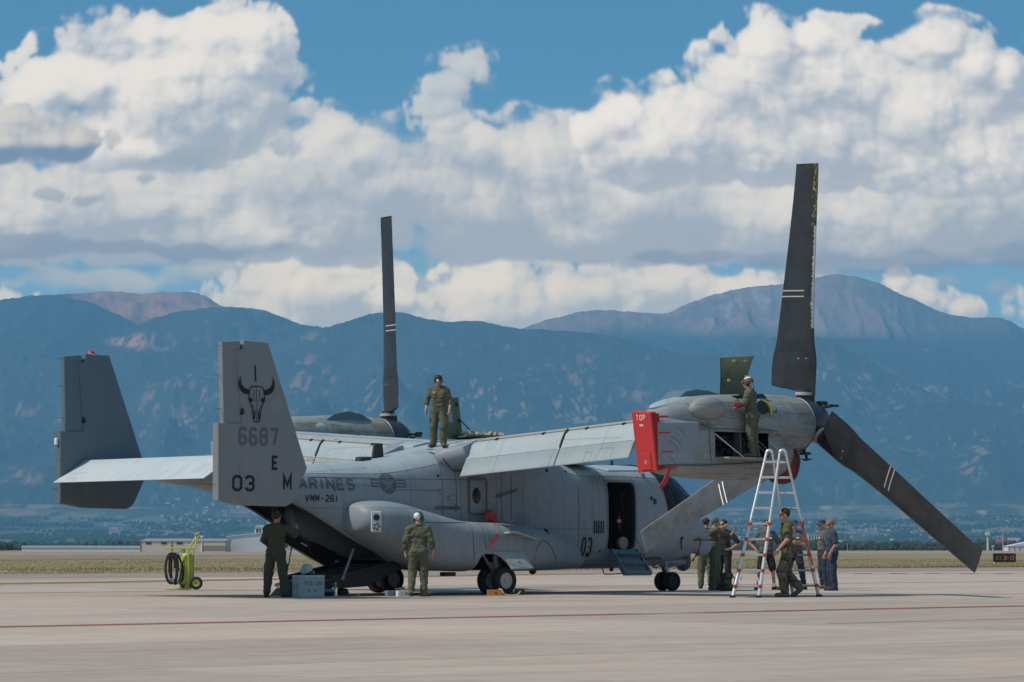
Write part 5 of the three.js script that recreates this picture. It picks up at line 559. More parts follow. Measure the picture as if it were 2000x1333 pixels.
// ---------- people ----------
function nets(f, lo, hi, cell) { // surface nets: a smooth skin round f < 0
  const nx = Math.ceil((hi.x - lo.x) / cell) + 1, ny = Math.ceil((hi.y - lo.y) / cell) + 1, nz = Math.ceil((hi.z - lo.z) / cell) + 1, D = new Float32Array(nx * ny * nz), id = (i, j, k) => (k * ny + j) * nx + i;
  for (let k = 0; k < nz; k++) for (let j = 0; j < ny; j++) for (let i = 0; i < nx; i++) D[id(i, j, k)] = f(lo.x + i * cell, lo.y + j * cell, lo.z + k * cell);
  const P = [], I = [], at = new Int32Array(nx * ny * nz).fill(-1), C = [[0, 0, 0], [1, 0, 0], [0, 1, 0], [1, 1, 0], [0, 0, 1], [1, 0, 1], [0, 1, 1], [1, 1, 1]], E = [[0, 1], [2, 3], [4, 5], [6, 7], [0, 2], [1, 3], [4, 6], [5, 7], [0, 4], [1, 5], [2, 6], [3, 7]];
  for (let k = 0; k < nz - 1; k++) for (let j = 0; j < ny - 1; j++) for (let i = 0; i < nx - 1; i++) {
    const v = C.map((c) => D[id(i + c[0], j + c[1], k + c[2])]); let m = 0; v.forEach((q) => { if (q < 0) m++; }); if (m === 0 || m === 8) continue;
    let x = 0, y = 0, z = 0, n = 0; for (const [a, b] of E) if ((v[a] < 0) !== (v[b] < 0)) { const t = v[a] / (v[a] - v[b]); x += lerp(C[a][0], C[b][0], t); y += lerp(C[a][1], C[b][1], t); z += lerp(C[a][2], C[b][2], t); n++; }
    at[id(i, j, k)] = P.length / 3; P.push(lo.x + (i + x / n) * cell, lo.y + (j + y / n) * cell, lo.z + (k + z / n) * cell);
  }
  const quad = (a, b, c, d, flip) => { if (a < 0 || b < 0 || c < 0 || d < 0) return; flip ? I.push(a, c, b, a, d, c) : I.push(a, b, c, a, c, d); };
  for (let k = 1; k < nz - 1; k++) for (let j = 1; j < ny - 1; j++) for (let i = 1; i < nx - 1; i++) {
    const s = D[id(i, j, k)] < 0;
    if (s !== D[id(i + 1, j, k)] < 0) quad(at[id(i, j - 1, k - 1)], at[id(i, j, k - 1)], at[id(i, j, k)], at[id(i, j - 1, k)], !s);
    if (s !== D[id(i, j + 1, k)] < 0) quad(at[id(i - 1, j, k - 1)], at[id(i - 1, j, k)], at[id(i, j, k)], at[id(i, j, k - 1)], !s);
    if (s !== D[id(i, j, k + 1)] < 0) quad(at[id(i - 1, j - 1, k)], at[id(i, j - 1, k)], at[id(i, j, k)], at[id(i - 1, j, k)], !s);
  }
  const g = new THREE.BufferGeometry(); g.setAttribute('position', new THREE.Float32BufferAttribute(P, 3)); g.setIndex(I); g.computeVertexNormals(); const U = new Float32Array(P.length / 3 * 2); for (let i = 0; i < P.length / 3; i++) { U[2 * i] = (P[3 * i] + P[3 * i + 2] * 0.7) * 2.2; U[2 * i + 1] = P[3 * i + 1] * 2.2; } g.setAttribute('uv', new THREE.BufferAttribute(U, 2));
  return g;
}
// field of tapered bones [a, b, ra, rb] joined by a smooth minimum
function bones(list, k) {
  const B = list.map(([a, b, ra, rb]) => { const d = b.clone().sub(a); return { ax: a.x, ay: a.y, az: a.z, dx: d.x, dy: d.y, dz: d.z, l: d.lengthSq() || 1e-9, ra, rb, lo: Math.max(ra, rb) }; });
  return (x, y, z) => { let r = 1e3; for (const b of B) { const px = x - b.ax, py = y - b.ay, pz = z - b.az, t = clamp((px * b.dx + py * b.dy + pz * b.dz) / b.l), qx = px - t * b.dx, qy = py - t * b.dy, qz = pz - t * b.dz, d = Math.sqrt(qx * qx + qy * qy + qz * qz) - lerp(b.ra, b.rb, t); if (d > r + k) continue; if (r > d + k) { r = d; continue; } const h = clamp(0.5 + 0.5 * (d - r) / k); r = lerp(d, r, h) - k * h * (1 - h); } return r; };
}
const boxOf = (list, m) => { const b = new THREE.Box3(); for (const [a, c, ra, rb] of list) { b.expandByPoint(a.clone().addScalar(ra)); b.expandByPoint(a.clone().addScalar(-ra)); b.expandByPoint(c.clone().addScalar(rb)); b.expandByPoint(c.clone().addScalar(-rb)); } b.expandByScalar(m); return b; };
const skinOf = (list, k, cell, bump) => { const f = bones(list, k), b = boxOf(list, cell * 2 + 0.02); return nets(bump ? (x, y, z) => f(x, y, z) - bump(x, y, z) : f, b.min, b.max, cell); };
const cloth = (r, g, b, s = 1) => new THREE.MeshStandardMaterial({ map: grimeCloth, color: rgb(r, g, b), roughness: 0.92 });
const grimeCloth = dataTex(256, 256, (u, v, x, y) => { const n = 1 + 0.14 * tfbm(u, v, 4, 5, 201) + 0.10 * (hash3(x, y, 3) - 0.5) + (x % 4 === 0 || y % 4 === 0 ? -0.03 : 0.02); const q = S8(0.9 * n); return [q, q, q]; });
const M_ = { olive: cloth(0.112, 0.115, 0.072), oliveDark: cloth(0.062, 0.068, 0.043), tee: cloth(0.105, 0.115, 0.050), navy: cloth(0.040, 0.058, 0.098), navyTrouser: cloth(0.026, 0.042, 0.075), dark: cloth(0.018, 0.020, 0.028), polo: cloth(0.115, 0.118, 0.125), shorts: cloth(0.022, 0.022, 0.026), tan: mat([0.150, 0.110, 0.070], 0.85), black: mat([0.016, 0.016, 0.017], 0.7), skin: mat([0.47, 0.27, 0.19], 0.55), skinRed: mat([0.43, 0.215, 0.15], 0.55), hairDark: mat([0.035, 0.022, 0.014], 0.8), hairBrown: mat([0.10, 0.058, 0.030], 0.8), hairBlond: mat([0.22, 0.145, 0.075], 0.8), white: mat([0.75, 0.75, 0.73], 0.5), green: mat([0.05, 0.10, 0.06], 0.5), orange: mat([0.50, 0.20, 0.09], 0.7), teal: mat([0.03, 0.25, 0.22], 0.5) };
const camoCloth = new THREE.MeshStandardMaterial({ roughness: 0.92, map: dataTex(256, 256, (u, v) => { const n = tfbm(u, v, 7, 3, 501), m = tfbm(u, v, 9, 3, 511); return n > 0.14 ? [S8(0.14), S8(0.13), S8(0.085)] : m > 0.12 ? [S8(0.035), S8(0.036), S8(0.024)] : [S8(0.085), S8(0.09), S8(0.055)]; }) });
function handBones(w, dir, nrm, curl, side) { // w: wrist; dir: along the hand; nrm: out of the palm
  const d = dir.clone().normalize(), n = nrm.clone().sub(d.clone().multiplyScalar(nrm.dot(d))).normalize(), s = new THREE.Vector3().crossVectors(d, n).multiplyScalar(side), P = (a, b, c) => w.clone().addScaledVector(d, a).addScaledVector(s, b).addScaledVector(n, c), L = [];
  L.push([P(0, 0, 0), P(0.03, 0, 0), 0.027, 0.027]); for (const b of [-0.030, -0.010, 0.010, 0.028]) L.push([P(0.02, b * 0.6, 0), P(0.088, b, 0), 0.016, 0.013]);
  [[-0.031, 0.062], [-0.011, 0.078], [0.010, 0.082], [0.030, 0.072]].forEach(([b, len], i) => { const c = curl * (1 + 0.12 * i), a0 = 0.092, k1 = P(a0 + len * 0.5 * Math.cos(c * 0.5), b * 1.06, len * 0.5 * Math.sin(c * 0.5)), k2 = P(a0 + len * 0.5 * Math.cos(c * 0.5) + len * 0.5 * Math.cos(c * 1.4), b * 1.1, len * 0.5 * Math.sin(c * 0.5) + len * 0.5 * Math.sin(c * 1.4)); L.push([P(a0 - 0.008, b, 0), k1, 0.0105, 0.0095], [k1, k2, 0.0095, 0.0075]); });
  L.push([P(0.022, 0.030, 0.008), P(0.058, 0.052, 0.020), 0.015, 0.012], [P(0.058, 0.052, 0.020), P(0.088, 0.054, 0.030 + 0.02 * curl), 0.0115, 0.009]); return L;
}
function person(o) {
  const H = o.h / 1.80, t = new THREE.Group(); t.name = numbered('person'); scene.add(t); tag(t, o.label, 'person', o.group); t.position.copy(o.at); t.rotation.y = o.yaw; t.scale.setScalar(H);
  const lean = o.lean ?? 0, cl = Math.cos(lean), sl = Math.sin(lean), up = (x, y, z) => V(x, 0.95 + (y - 0.95) * cl - z * sl, (y - 0.95) * sl + z * cl), U = (p) => up(p[0], p[1], p[2]);
  const head = new THREE.Matrix4().makeRotationFromEuler(new THREE.Euler(o.nod ?? 0, o.look ?? 0, 0, 'YXZ')), hc = up(0, 1.665, 0.03), hd = (x, y, z) => V(x, y, z).applyMatrix4(head).add(hc);
  const arms = [o.L ?? [[0.27, 1.17, -0.03], [0.29, 0.92, 0.07]], o.R ?? [[-0.27, 1.17, -0.03], [-0.29, 0.92, 0.07]]], legs = [o.l ?? [[0.12, 0.50, 0.02], [0.13, 0.09, -0.03], 0.15], o.r ?? [[-0.12, 0.50, 0.02], [-0.13, 0.09, -0.03], -0.15]];
  const sh = [U([0.185, 1.435, 0]), U([-0.185, 1.435, 0])], el = arms.map((a) => U(a[0])), wr = arms.map((a) => U(a[1])), hip = [V(0.095, 0.92, 0), V(-0.095, 0.92, 0)], kn = legs.map((l) => V(...l[0])), an = legs.map((l) => V(...l[1]));
  const torso = (e) => [[sh[0], sh[1], 0.072 + e, 0.072 + e], [up(0.085, 1.33, 0.015), up(-0.085, 1.33, 0.015), 0.115 + e, 0.115 + e], [up(0.06, 1.18, 0.02), up(-0.06, 1.18, 0.02), 0.112 + e, 0.112 + e], [up(0.06, 1.05, 0.015), up(-0.06, 1.05, 0.015), 0.112 + e, 0.112 + e]], pelvis = (e) => [[V(0.075, 0.95, -0.015), V(-0.075, 0.95, -0.015), 0.118 + e, 0.118 + e], [hip[0], hip[1], 0.105 + e, 0.105 + e]];
  const upperArm = (i, e) => [sh[i], el[i], 0.058 + e, 0.045 + e], fore = (i, e) => [el[i], wr[i], 0.044 + e, 0.029 + e], thigh = (i, e) => [hip[i], kn[i], 0.092 + e, 0.060 + e], shin = (i, e) => [kn[i], an[i], 0.058 + e, 0.040 + e];
  // one continuous body
  const bodyL = [...torso(-0.012), ...pelvis(-0.012), [up(0, 1.44, -0.005), hd(0, -0.09, -0.01), 0.062, 0.056]]; for (let i = 0; i < 2; i++) bodyL.push(upperArm(i, 0), fore(i, 0), thigh(i, -0.01), shin(i, -0.004), [an[i], an[i].clone().add(V(0, -0.02, 0)), 0.04, 0.04]);
  const skin = o.skin ?? M_.skin, hp = [];
  const headL = [[hd(0, 0.045, -0.018), hd(0, 0.045, 0.018), 0.083, 0.083], [hd(0, 0.02, 0.03), hd(0, -0.06, 0.045), 0.068, 0.05], [hd(0, -0.08, 0.055), hd(0, -0.095, 0.06), 0.034, 0.028], [hd(0, 0.012, 0.095), hd(0, -0.028, 0.112), 0.011, 0.015], [hd(0.086, 0.0, 0), hd(0.088, -0.03, 0.005), 0.014, 0.010], [hd(-0.086, 0.0, 0), hd(-0.088, -0.03, 0.005), 0.014, 0.010], [hd(0.03, 0.035, 0.088), hd(-0.03, 0.035, 0.088), 0.014, 0.014], [hd(0.018, -0.062, 0.092), hd(-0.018, -0.062, 0.092), 0.009, 0.009], [hd(0, -0.05, -0.01), up(0, 1.46, -0.005), 0.056, 0.06]];
  const parts = [skinOf(bodyL, 0.03, 0.022), skinOf(headL, 0.022, 0.011)];
  for (let i = 0; i < 2; i++) { const side = i ? -1 : 1, h = (i ? o.handR : o.handL) ?? {}, d = h.dir ? V(...h.dir) : wr[i].clone().sub(el[i]); parts.push(skinOf(handBones(wr[i], d, h.palm ? V(...h.palm) : V(-side, 0, 0.15), h.curl ?? 0.55, side * (h.flip ?? 1)), 0.008, 0.0075)); }
  mesh('body', parts, skin, t);
  if (!o.faceless) { mesh('eye', [1, -1].map((s) => new THREE.SphereGeometry(0.0115, 8, 6).translate(s * 0.031, 0.012, 0.088).applyMatrix4(head).translate(hc.x, hc.y, hc.z)), M_.black, t); mesh('mouth', rbox(0.036, 0.007, 0.01, 0.003, 0, -0.058, 0.099).applyMatrix4(head).translate(hc.x, hc.y, hc.z), mat([0.28, 0.09, 0.08], 0.6), t); }
  const put = (g) => g.applyMatrix4(head).translate(hc.x, hc.y, hc.z);
  if (o.hair) mesh('hair', put(nets((x, y, z) => Math.max(Math.hypot(x / 0.99, y - 0.05, z * 0.97 + 0.006) - 0.103 - 0.004 * vnoise(x * 90, y * 90, z * 90), -(y - 0.035 - 0.5 * Math.max(0, z - 0.02) + (z < 0 ? -z * 1.15 : 0)) * 0.9, z - 0.082), V(-0.12, -0.1, -0.13), V(0.12, 0.17, 0.13), 0.0105)), o.hair, t);
  if (o.cap) { const c = mesh('cap', put(merge([new THREE.SphereGeometry(0.102, 20, 10, 0, 6.2832, 0, 1.55).scale(0.98, 0.92, 1.06).translate(0, 0.055, -0.005)])), o.cap, t); mesh('brim', put(merge([new THREE.CylinderGeometry(0.085, 0.088, 0.008, 20, 1, false, -1.25, 2.5).scale(0.92, 1, 1.15).rotateX(0.22).translate(0, 0.05, 0.075)])), o.cap, c); if (o.capMark) mesh('cap_badge', put(rbox(0.036, 0.026, 0.008, 0.004, 0, 0.092, 0.097, -0.4)), M_.white, c); }
  if (o.helmet) { const c = mesh('helmet', put(merge([new THREE.SphereGeometry(0.112, 22, 12, 0, 6.2832, 0, 1.75).scale(0.98, 1, 1.08).translate(0, 0.045, -0.008)])), o.helmet, t); mesh('ear_cup', put(merge([1, -1].map((s) => new THREE.SphereGeometry(0.05, 14, 10).scale(0.62, 1.15, 0.95).translate(s * 0.098, -0.012, 0)))), o.cups ?? o.helmet, c); if (o.goggles) { mesh('goggles', put(merge([rbox(0.15, 0.062, 0.05, 0.02, 0, 0.045, 0.098, -0.15)])), M_.black, c); mesh('goggle_lens', put(merge([rbox(0.062, 0.046, 0.012, 0.005, 0.036, 0.046, 0.124, -0.15)])), mat([0.85, 0.85, 0.83], 0.25), c); } if (o.topPatch) mesh('top_patch', put(merge([new THREE.SphereGeometry(0.1135, 18, 8, 0, 6.2832, 0, 0.85).scale(0.98, 1, 1.08).rotateX(0.15).translate(0, 0.045, -0.008)])), M_.white, c); if (o.shellBack) mesh('back_shell', put(merge([new THREE.SphereGeometry(0.085, 18, 10, 0, 6.2832, 0, 1.3).rotateX(-1.75).scale(0.95, 1, 1).translate(0, 0.045, -0.066)])), o.shellBack, c); if (o.band) mesh('helmet_band', put(new THREE.TorusGeometry(0.112, 0.012, 8, 24).rotateX(1.57).scale(0.98, 1, 1.07).translate(0, 0.055, -0.008)), o.band, c); mesh('microphone_boom', put(tube([V(0.1, -0.03, 0.03), V(0.095, -0.06, 0.08), V(0.04, -0.075, 0.115)], 0.006, 10, 5)), M_.black, c); }
  if (o.shades) mesh('sunglasses', put(merge([rbox(0.145, 0.036, 0.014, 0.006, 0, 0.014, 0.098), box(0.006, 0.012, 0.10, 0.078, 0.018, 0.05), box(0.006, 0.012, 0.10, -0.078, 0.018, 0.05)])), mat([0.01, 0.01, 0.011], 0.2), t);
  // clothing
  const fold = (amp, sx, sy) => (x, y, z) => amp * (vnoise(x * sx + z * 5, y * sy + x * 6, z * sx) * 0.7 + 0.5 * vnoise(x * 31 + y * 12, y * 24 - x * 9, z * 30)) + amp * 0.8 * Math.max(0, Math.sin(y * 62 + x * 22 + 3 * vnoise(x * 9, y * 7, z * 9))) * Math.max(0, vnoise(x * 5 + 4, y * 4.4, z * 5));
  const cut = (p, q, u) => p.clone().lerp(q, u), slv = o.sleeve ?? 0.85, list = [...torso(0.012), [sh[0], up(0.05, 1.50, -0.01), 0.062, 0.062], [sh[1], up(-0.05, 1.50, -0.01), 0.062, 0.062]], low = pelvis(0.014);
  for (let i = 0; i < 2; i++) { if (slv < 0.5) list.push([sh[i], cut(sh[i], el[i], slv * 2), 0.078, 0.074]); else { list.push([sh[i], el[i], 0.080, 0.066], [el[i], cut(el[i], wr[i], slv * 2 - 1), 0.066, lerp(0.062, 0.048, slv * 2 - 1)]); if (slv < 0.8) list.push([cut(el[i], wr[i], slv * 2 - 1.06), cut(el[i], wr[i], slv * 2 - 1), 0.064, 0.064]); } const leg = o.shorts ? 0.85 : 1; low.push([hip[i], cut(hip[i], kn[i], leg), 0.112, o.shorts ? 0.098 : 0.084 + (o.baggy ?? 0)]); if (!o.shorts) low.push([kn[i], cut(kn[i], an[i], 0.92), 0.082 + (o.baggy ?? 0), 0.070 + (o.baggy ?? 0) * 0.8]); }
  if (o.suit) { const c = mesh('coverall', skinOf([...list, ...low], 0.035, 0.017, fold(0.016, 13, 17)), o.suit, t); mesh('collar', [tube([up(0.085, 1.50, -0.02), up(0.05, 1.53, -0.07), up(-0.05, 1.53, -0.07), up(-0.085, 1.50, -0.02), up(-0.05, 1.455, 0.075), up(0.0, 1.42, 0.10), up(0.05, 1.455, 0.075)], 0.018, 30, 6, true)], o.suit, c); mesh('waist_band', tube(Array.from({ length: 12 }, (_, k) => { const a = k / 12 * 6.283; return up(0.182 * Math.cos(a), 1.045 + 0.008 * Math.sin(3 * a), 0.012 + 0.128 * Math.sin(a)); }), 0.014, 36, 5, true), o.suit, c); mesh('chest_pocket', [1, -1].map((s) => rbox(0.10, 0.12, 0.02, 0.008, ...up(s * 0.085, 1.30, 0.138).toArray(), -0.1)), o.suit, c); if (o.patch) mesh('name_patch', rbox(0.07, 0.07, 0.012, 0.006, ...up(-0.085, 1.37, 0.148).toArray(), -0.12), o.patch, c); mesh('leg_pocket', [1, -1].map((s) => { const p = cut(hip[s > 0 ? 0 : 1], kn[s > 0 ? 0 : 1], 0.7); return rbox(0.03, 0.17, 0.13, 0.012, p.x + s * 0.092, p.y, p.z + 0.02); }), o.suit, c); }
  else { const hem = o.tucked ? [] : [[V(0.075, 0.95, -0.01), V(-0.075, 0.95, -0.01), 0.138, 0.138]], c = mesh('shirt', skinOf([...list, ...hem], 0.03, 0.017, fold(0.007, 11, 13)), o.top, t); if (o.badge) mesh('name_badge', [rbox(0.075, 0.035, 0.012, 0.006, ...up(0.095, 1.33, 0.150).toArray(), -0.1), rbox(0.05, 0.022, 0.012, 0.006, ...up(-0.095, 1.33, 0.150).toArray(), -0.1)], M_.white, c); if (o.collar) mesh('collar', tube([up(0.075, 1.50, -0.02), up(0.045, 1.53, -0.06), up(-0.045, 1.53, -0.06), up(-0.075, 1.50, -0.02), up(0, 1.43, 0.09)], 0.016, 24, 6, true), o.collar, c); const tr = mesh(o.shorts ? 'shorts' : 'trousers', skinOf(low, 0.03, 0.017, fold(0.014, 12, 16)), o.bottom, t); mesh('belt', tube(Array.from({ length: 12 }, (_, k) => { const a = k / 12 * 6.283; return V(0.186 * Math.cos(a), 1.01, 0.135 * Math.sin(a)); }), 0.017, 36, 5, true), o.belt ?? M_.black, tr); if (o.tied) mesh('tied_blouse', [skinOf([[V(0.19, 1.0, 0), V(0.17, 0.80, 0.02), 0.05, 0.07], [V(-0.19, 1.0, 0), V(-0.17, 0.80, 0.02), 0.05, 0.07], [V(0.1, 0.98, -0.13), V(-0.1, 0.98, -0.13), 0.05, 0.05], [V(0, 0.96, -0.12), V(0.05, 0.78, -0.13), 0.07, 0.05]], 0.04, 0.02, fold(0.012, 14, 14))], o.tied, tr); }
  for (let i = 0; i < 2; i++) { const a = an[i], q = legs[i][2], pitch = legs[i][3] ?? 0, toe = V(Math.sin(q) * 0.17 * Math.cos(pitch), -0.045 - 0.17 * Math.sin(pitch), Math.cos(q) * 0.17 * Math.cos(pitch)).add(a), heel = a.clone().add(V(-Math.sin(q) * 0.05, -0.045 + 0.05 * Math.sin(pitch), -Math.cos(q) * 0.05)); const bo = mesh(o.lowShoe ? 'shoe' : 'boot', skinOf([[heel, toe, 0.046, 0.040], [a.clone().add(V(0, o.lowShoe ? -0.02 : 0.10, 0)), heel.clone().lerp(toe, 0.25), o.lowShoe ? 0.040 : 0.056, 0.05], [heel.clone().lerp(toe, 0.35).add(V(0, 0.012, 0)), toe, 0.046, 0.036]], 0.02, 0.012), o.boot ?? M_.tan, t); const sole = heel.clone().lerp(toe, 0.5), dir = toe.clone().sub(heel); mesh('sole', new RoundedBoxGeometry(0.095, 0.026, 0.285, 2, 0.012).applyMatrix4(new THREE.Matrix4().lookAt(dir.clone().normalize(), V(0, 0, 0), V(0, 1, 0))).translate(sole.x, sole.y - 0.040, sole.z), M_.black, bo); if (o.sock) mesh('sock', rod(a.clone().add(V(0, -0.02, 0)), a.clone().lerp(kn[i], 0.2), 0.048, 0.050, 12), o.sock, t); }
  return t;
}
const G = (px, py) => { const u = (px - 1000) / F, v = (666.5 - py) / F, cp = Math.cos(PITCH), sp = Math.sin(PITCH), dy = sp + v * cp, dz = cp - v * sp, k = -HC / dy; return V(u * k, 0, -dz * k); }; // ground under a sight line
const facing = (a) => a * Math.PI / 180; // 0 towards the camera, 90 to the right, 180 away, -90 to the left
person({ h: 1.64, at: L2W(-0.40, fusAt(-0.40)[1] - 0.015, 0.42), yaw: facing(-12), nod: 0.35, look: -0.15, lean: 0.06, suit: M_.olive, baggy: 0.022, sleeve: 0.66, helmet: M_.black, cups: mat([0.20, 0.12, 0.07], 0.6), goggles: true, patch: M_.orange, L: [[0.30, 1.17, -0.03], [0.30, 0.95, 0.11]], R: [[-0.31, 1.17, -0.03], [-0.31, 0.95, 0.10]], l: [[0.14, 0.50, 0.05], [0.13, 0.09, 0.02], 0.3], r: [[-0.13, 0.50, 0.04], [-0.14, 0.09, -0.02], -0.35], label: 'person in green coveralls and dark goggled helmet standing on top of the aircraft body' });
person({ h: 1.74, at: L2W(2.08, 3.005, 7.93), yaw: facing(-112), nod: 0.1, look: 0.15, lean: 0.10, suit: M_.olive, baggy: 0.01, sleeve: 0.84, helmet: mat([0.13, 0.07, 0.045], 0.65), cups: M_.black, goggles: true, topPatch: true, L: [[0.27, 1.22, 0.08], [0.15, 1.16, 0.32]], R: [[-0.27, 1.22, 0.08], [-0.12, 1.16, 0.32]], handL: { dir: [-0.1, 0.05, 0.3], palm: [-0.5, -1, 0], curl: 1.1 }, handR: { dir: [0.1, 0.05, 0.3], palm: [0.5, -1, 0], curl: 1.1 }, label: 'person in green coveralls working at the open engine bay of the raised nacelle' });
person({ h: 1.84, at: G(538, 1167.3), yaw: facing(166), look: -0.25, nod: -0.05, suit: M_.oliveDark, baggy: 0.016, sleeve: 0.93, hair: M_.hairDark, boot: M_.black, skin: M_.skinRed, R: [[-0.36, 1.30, 0.16], [-0.32, 1.42, 0.40]], L: [[0.28, 1.20, 0.02], [0.24, 1.08, 0.25]], handR: { dir: [0, 0.3, 0.3], curl: 1.3 }, handL: { dir: [-0.1, 0.1, 0.4], curl: 0.9 }, l: [[0.17, 0.50, 0.03], [0.20, 0.09, 0.0], 0.4], r: [[-0.15, 0.50, 0.03], [-0.19, 0.09, 0.03], -0.5], label: 'short-haired person in dark green coveralls reaching up beside the tail ramp' });
person({ h: 1.83, at: G(817, 1166), yaw: facing(178), look: -0.35, nod: 0.05, suit: M_.olive, baggy: 0.006, sleeve: 0.74, hair: M_.hairDark, helmet: M_.green, shellBack: M_.white, band: M_.teal, goggles: false, L: [[0.275, 1.18, -0.04], [0.285, 0.93, 0.06]], R: [[-0.28, 1.18, -0.03], [-0.30, 0.93, 0.06]], l: [[0.13, 0.52, 0.05], [0.15, 0.12, -0.16], 0.1, 0.35], r: [[-0.11, 0.50, 0.06], [-0.12, 0.09, 0.05], -0.5], label: 'person in green coveralls and white-backed helmet walking towards the side pod of the aircraft' });
person({ h: 1.80, at: G(1396, 1153.5), yaw: facing(66), look: 0.1, nod: 0.12, suit: M_.olive, baggy: 0.014, sleeve: 0.62, hair: M_.hairBrown, patch: M_.orange, skin: M_.skin, R: [[-0.34, 1.50, 0.16], [-0.10, 1.61, 0.33]], L: [[0.28, 1.30, 0.26], [0.20, 1.48, 0.46]], handR: { dir: [0.25, 0.05, 0.1], palm: [0, -0.3, -1], curl: 1.5 }, handL: { dir: [0, 1, 0.15], palm: [-0.3, 0, 1], curl: 0.1 }, label: 'brown-haired person in green coveralls gesturing with both raised hands near the nose' });
person({ h: 1.84, at: G(1379, 1150.5), yaw: facing(170), lean: 0.10, look: -0.4, suit: M_.olive, baggy: 0.012, sleeve: 0.60, hair: M_.hairDark, boot: M_.black, skin: M_.skinRed, L: [[0.42, 1.30, 0.10], [0.60, 1.22, 0.22]], handL: { dir: [0.4, -0.2, 0.1], palm: [0, 0, 1], curl: 0.5 }, R: [[-0.26, 1.18, 0.05], [-0.22, 0.98, 0.2]], label: 'person in green coveralls seen from behind with one arm reaching to the nose' });
person({ h: 1.80, at: G(1415, 1149.5), yaw: facing(-28), look: -0.3, top: M_.dark, bottom: M_.dark, hair: M_.hairDark, sleeve: 0.42, boot: M_.black, shades: true, skin: M_.skinRed, L: [[0.40, 1.18, -0.06], [0.22, 1.04, 0.06]], R: [[-0.28, 1.18, 0], [-0.24, 0.98, 0.15]], handL: { dir: [-0.4, -0.2, 0.3], curl: 0.7 }, label: 'dark-haired person in dark clothes with a hand on the hip behind the gesturing person' });
person({ h: 1.76, at: G(1497, 1153), yaw: facing(6), top: M_.polo, bottom: M_.shorts, shorts: true, cap: M_.black, capMark: true, badge: true, collar: M_.navyTrouser, shades: true, sleeve: 0.40, boot: mat([0.05, 0.03, 0.03], 0.7), lowShoe: true, sock: M_.white, skin: M_.skinRed, R: [[-0.40, 1.19, -0.04], [-0.27, 1.02, 0.12]], L: [[0.36, 1.19, -0.04], [0.25, 0.98, 0.10]], handR: { dir: [0.35, -0.5, 0.2], curl: 0.5 }, l: [[0.17, 0.50, 0.02], [0.22, 0.09, -0.02], 0.5], r: [[-0.17, 0.50, 0.02], [-0.22, 0.09, -0.02], -0.5], label: 'person in grey shirt, black shorts and black cap standing behind the ladder' });
person({ h: 1.90, at: G(1540, 1167), yaw: facing(-88), lean: 0.04, top: M_.tee, bottom: camoCloth, tied: camoCloth, belt: M_.oliveDark, tucked: true, sleeve: 0.40, baggy: 0.02, hair: M_.hairDark, shades: true, skin: M_.skin, L: [[0.27, 1.18, 0.03], [0.25, 0.98, 0.22]], R: [[-0.26, 1.18, -0.08], [-0.25, 0.95, -0.06]], l: [[0.10, 0.52, 0.15], [0.10, 0.09, 0.08], 0.05], r: [[-0.10, 0.52, 0.03], [-0.10, 0.19, -0.24], -0.1, 0.75], label: 'person in green T-shirt and camouflage trousers walking past the ladder' });
person({ h: 1.77, at: G(1553, 1152.5), yaw: facing(-10), top: M_.polo, bottom: M_.navyTrouser, cap: cloth(0.03, 0.06, 0.14), badge: true, collar: M_.navyTrouser, shades: true, sleeve: 0.42, boot: mat([0.06, 0.05, 0.045], 0.8), lowShoe: true, skin: M_.skinRed, L: [[0.30, 1.16, 0.10], [-0.02, 1.20, 0.24]], R: [[-0.30, 1.16, 0.10], [0.04, 1.25, 0.24]], handL: { dir: [-0.4, 0.05, 0], curl: 0.5, palm: [0, 0, -1] }, handR: { dir: [0.4, -0.05, 0], curl: 0.5, palm: [0, 0, -1] }, l: [[0.18, 0.50, 0.02], [0.24, 0.09, -0.02], 0.3], r: [[-0.16, 0.50, 0.02], [-0.22, 0.09, 0], -0.5], label: 'person in blue cap and grey shirt with folded arms behind the ladder' });
person({ h: 1.78, at: G(1609, 1150.5), yaw: facing(-74), look: 0.05, top: M_.polo, bottom: M_.navyTrouser, tucked: true, cap: M_.black, badge: true, collar: M_.dark, shades: true, sleeve: 0.42, boot: M_.tan, lowShoe: true, skin: M_.skinRed, L: [[0.27, 1.17, -0.04], [0.22, 0.96, 0.02]], R: [[-0.27, 1.17, -0.04], [-0.24, 0.94, 0.02]], label: 'person in black cap, grey shirt and navy trousers facing left, half hidden by another' });
person({ h: 1.76, at: G(1626, 1154.5), yaw: facing(-80), look: 0.0, nod: 0.1, top: M_.navy, bottom: M_.navyTrouser, hair: M_.hairBlond, shades: true, sleeve: 0.42, baggy: 0.014, boot: mat([0.05, 0.05, 0.055], 0.8), lowShoe: true, skin: M_.skinRed, L: [[0.27, 1.17, -0.02], [0.24, 0.95, 0.12]], R: [[-0.27, 1.17, -0.02], [-0.24, 0.94, 0.10]], handL: { dir: [-0.1, -1, 0.2], curl: 0.4 }, label: 'blond person in navy T-shirt with a hand in the pocket at the far right' });
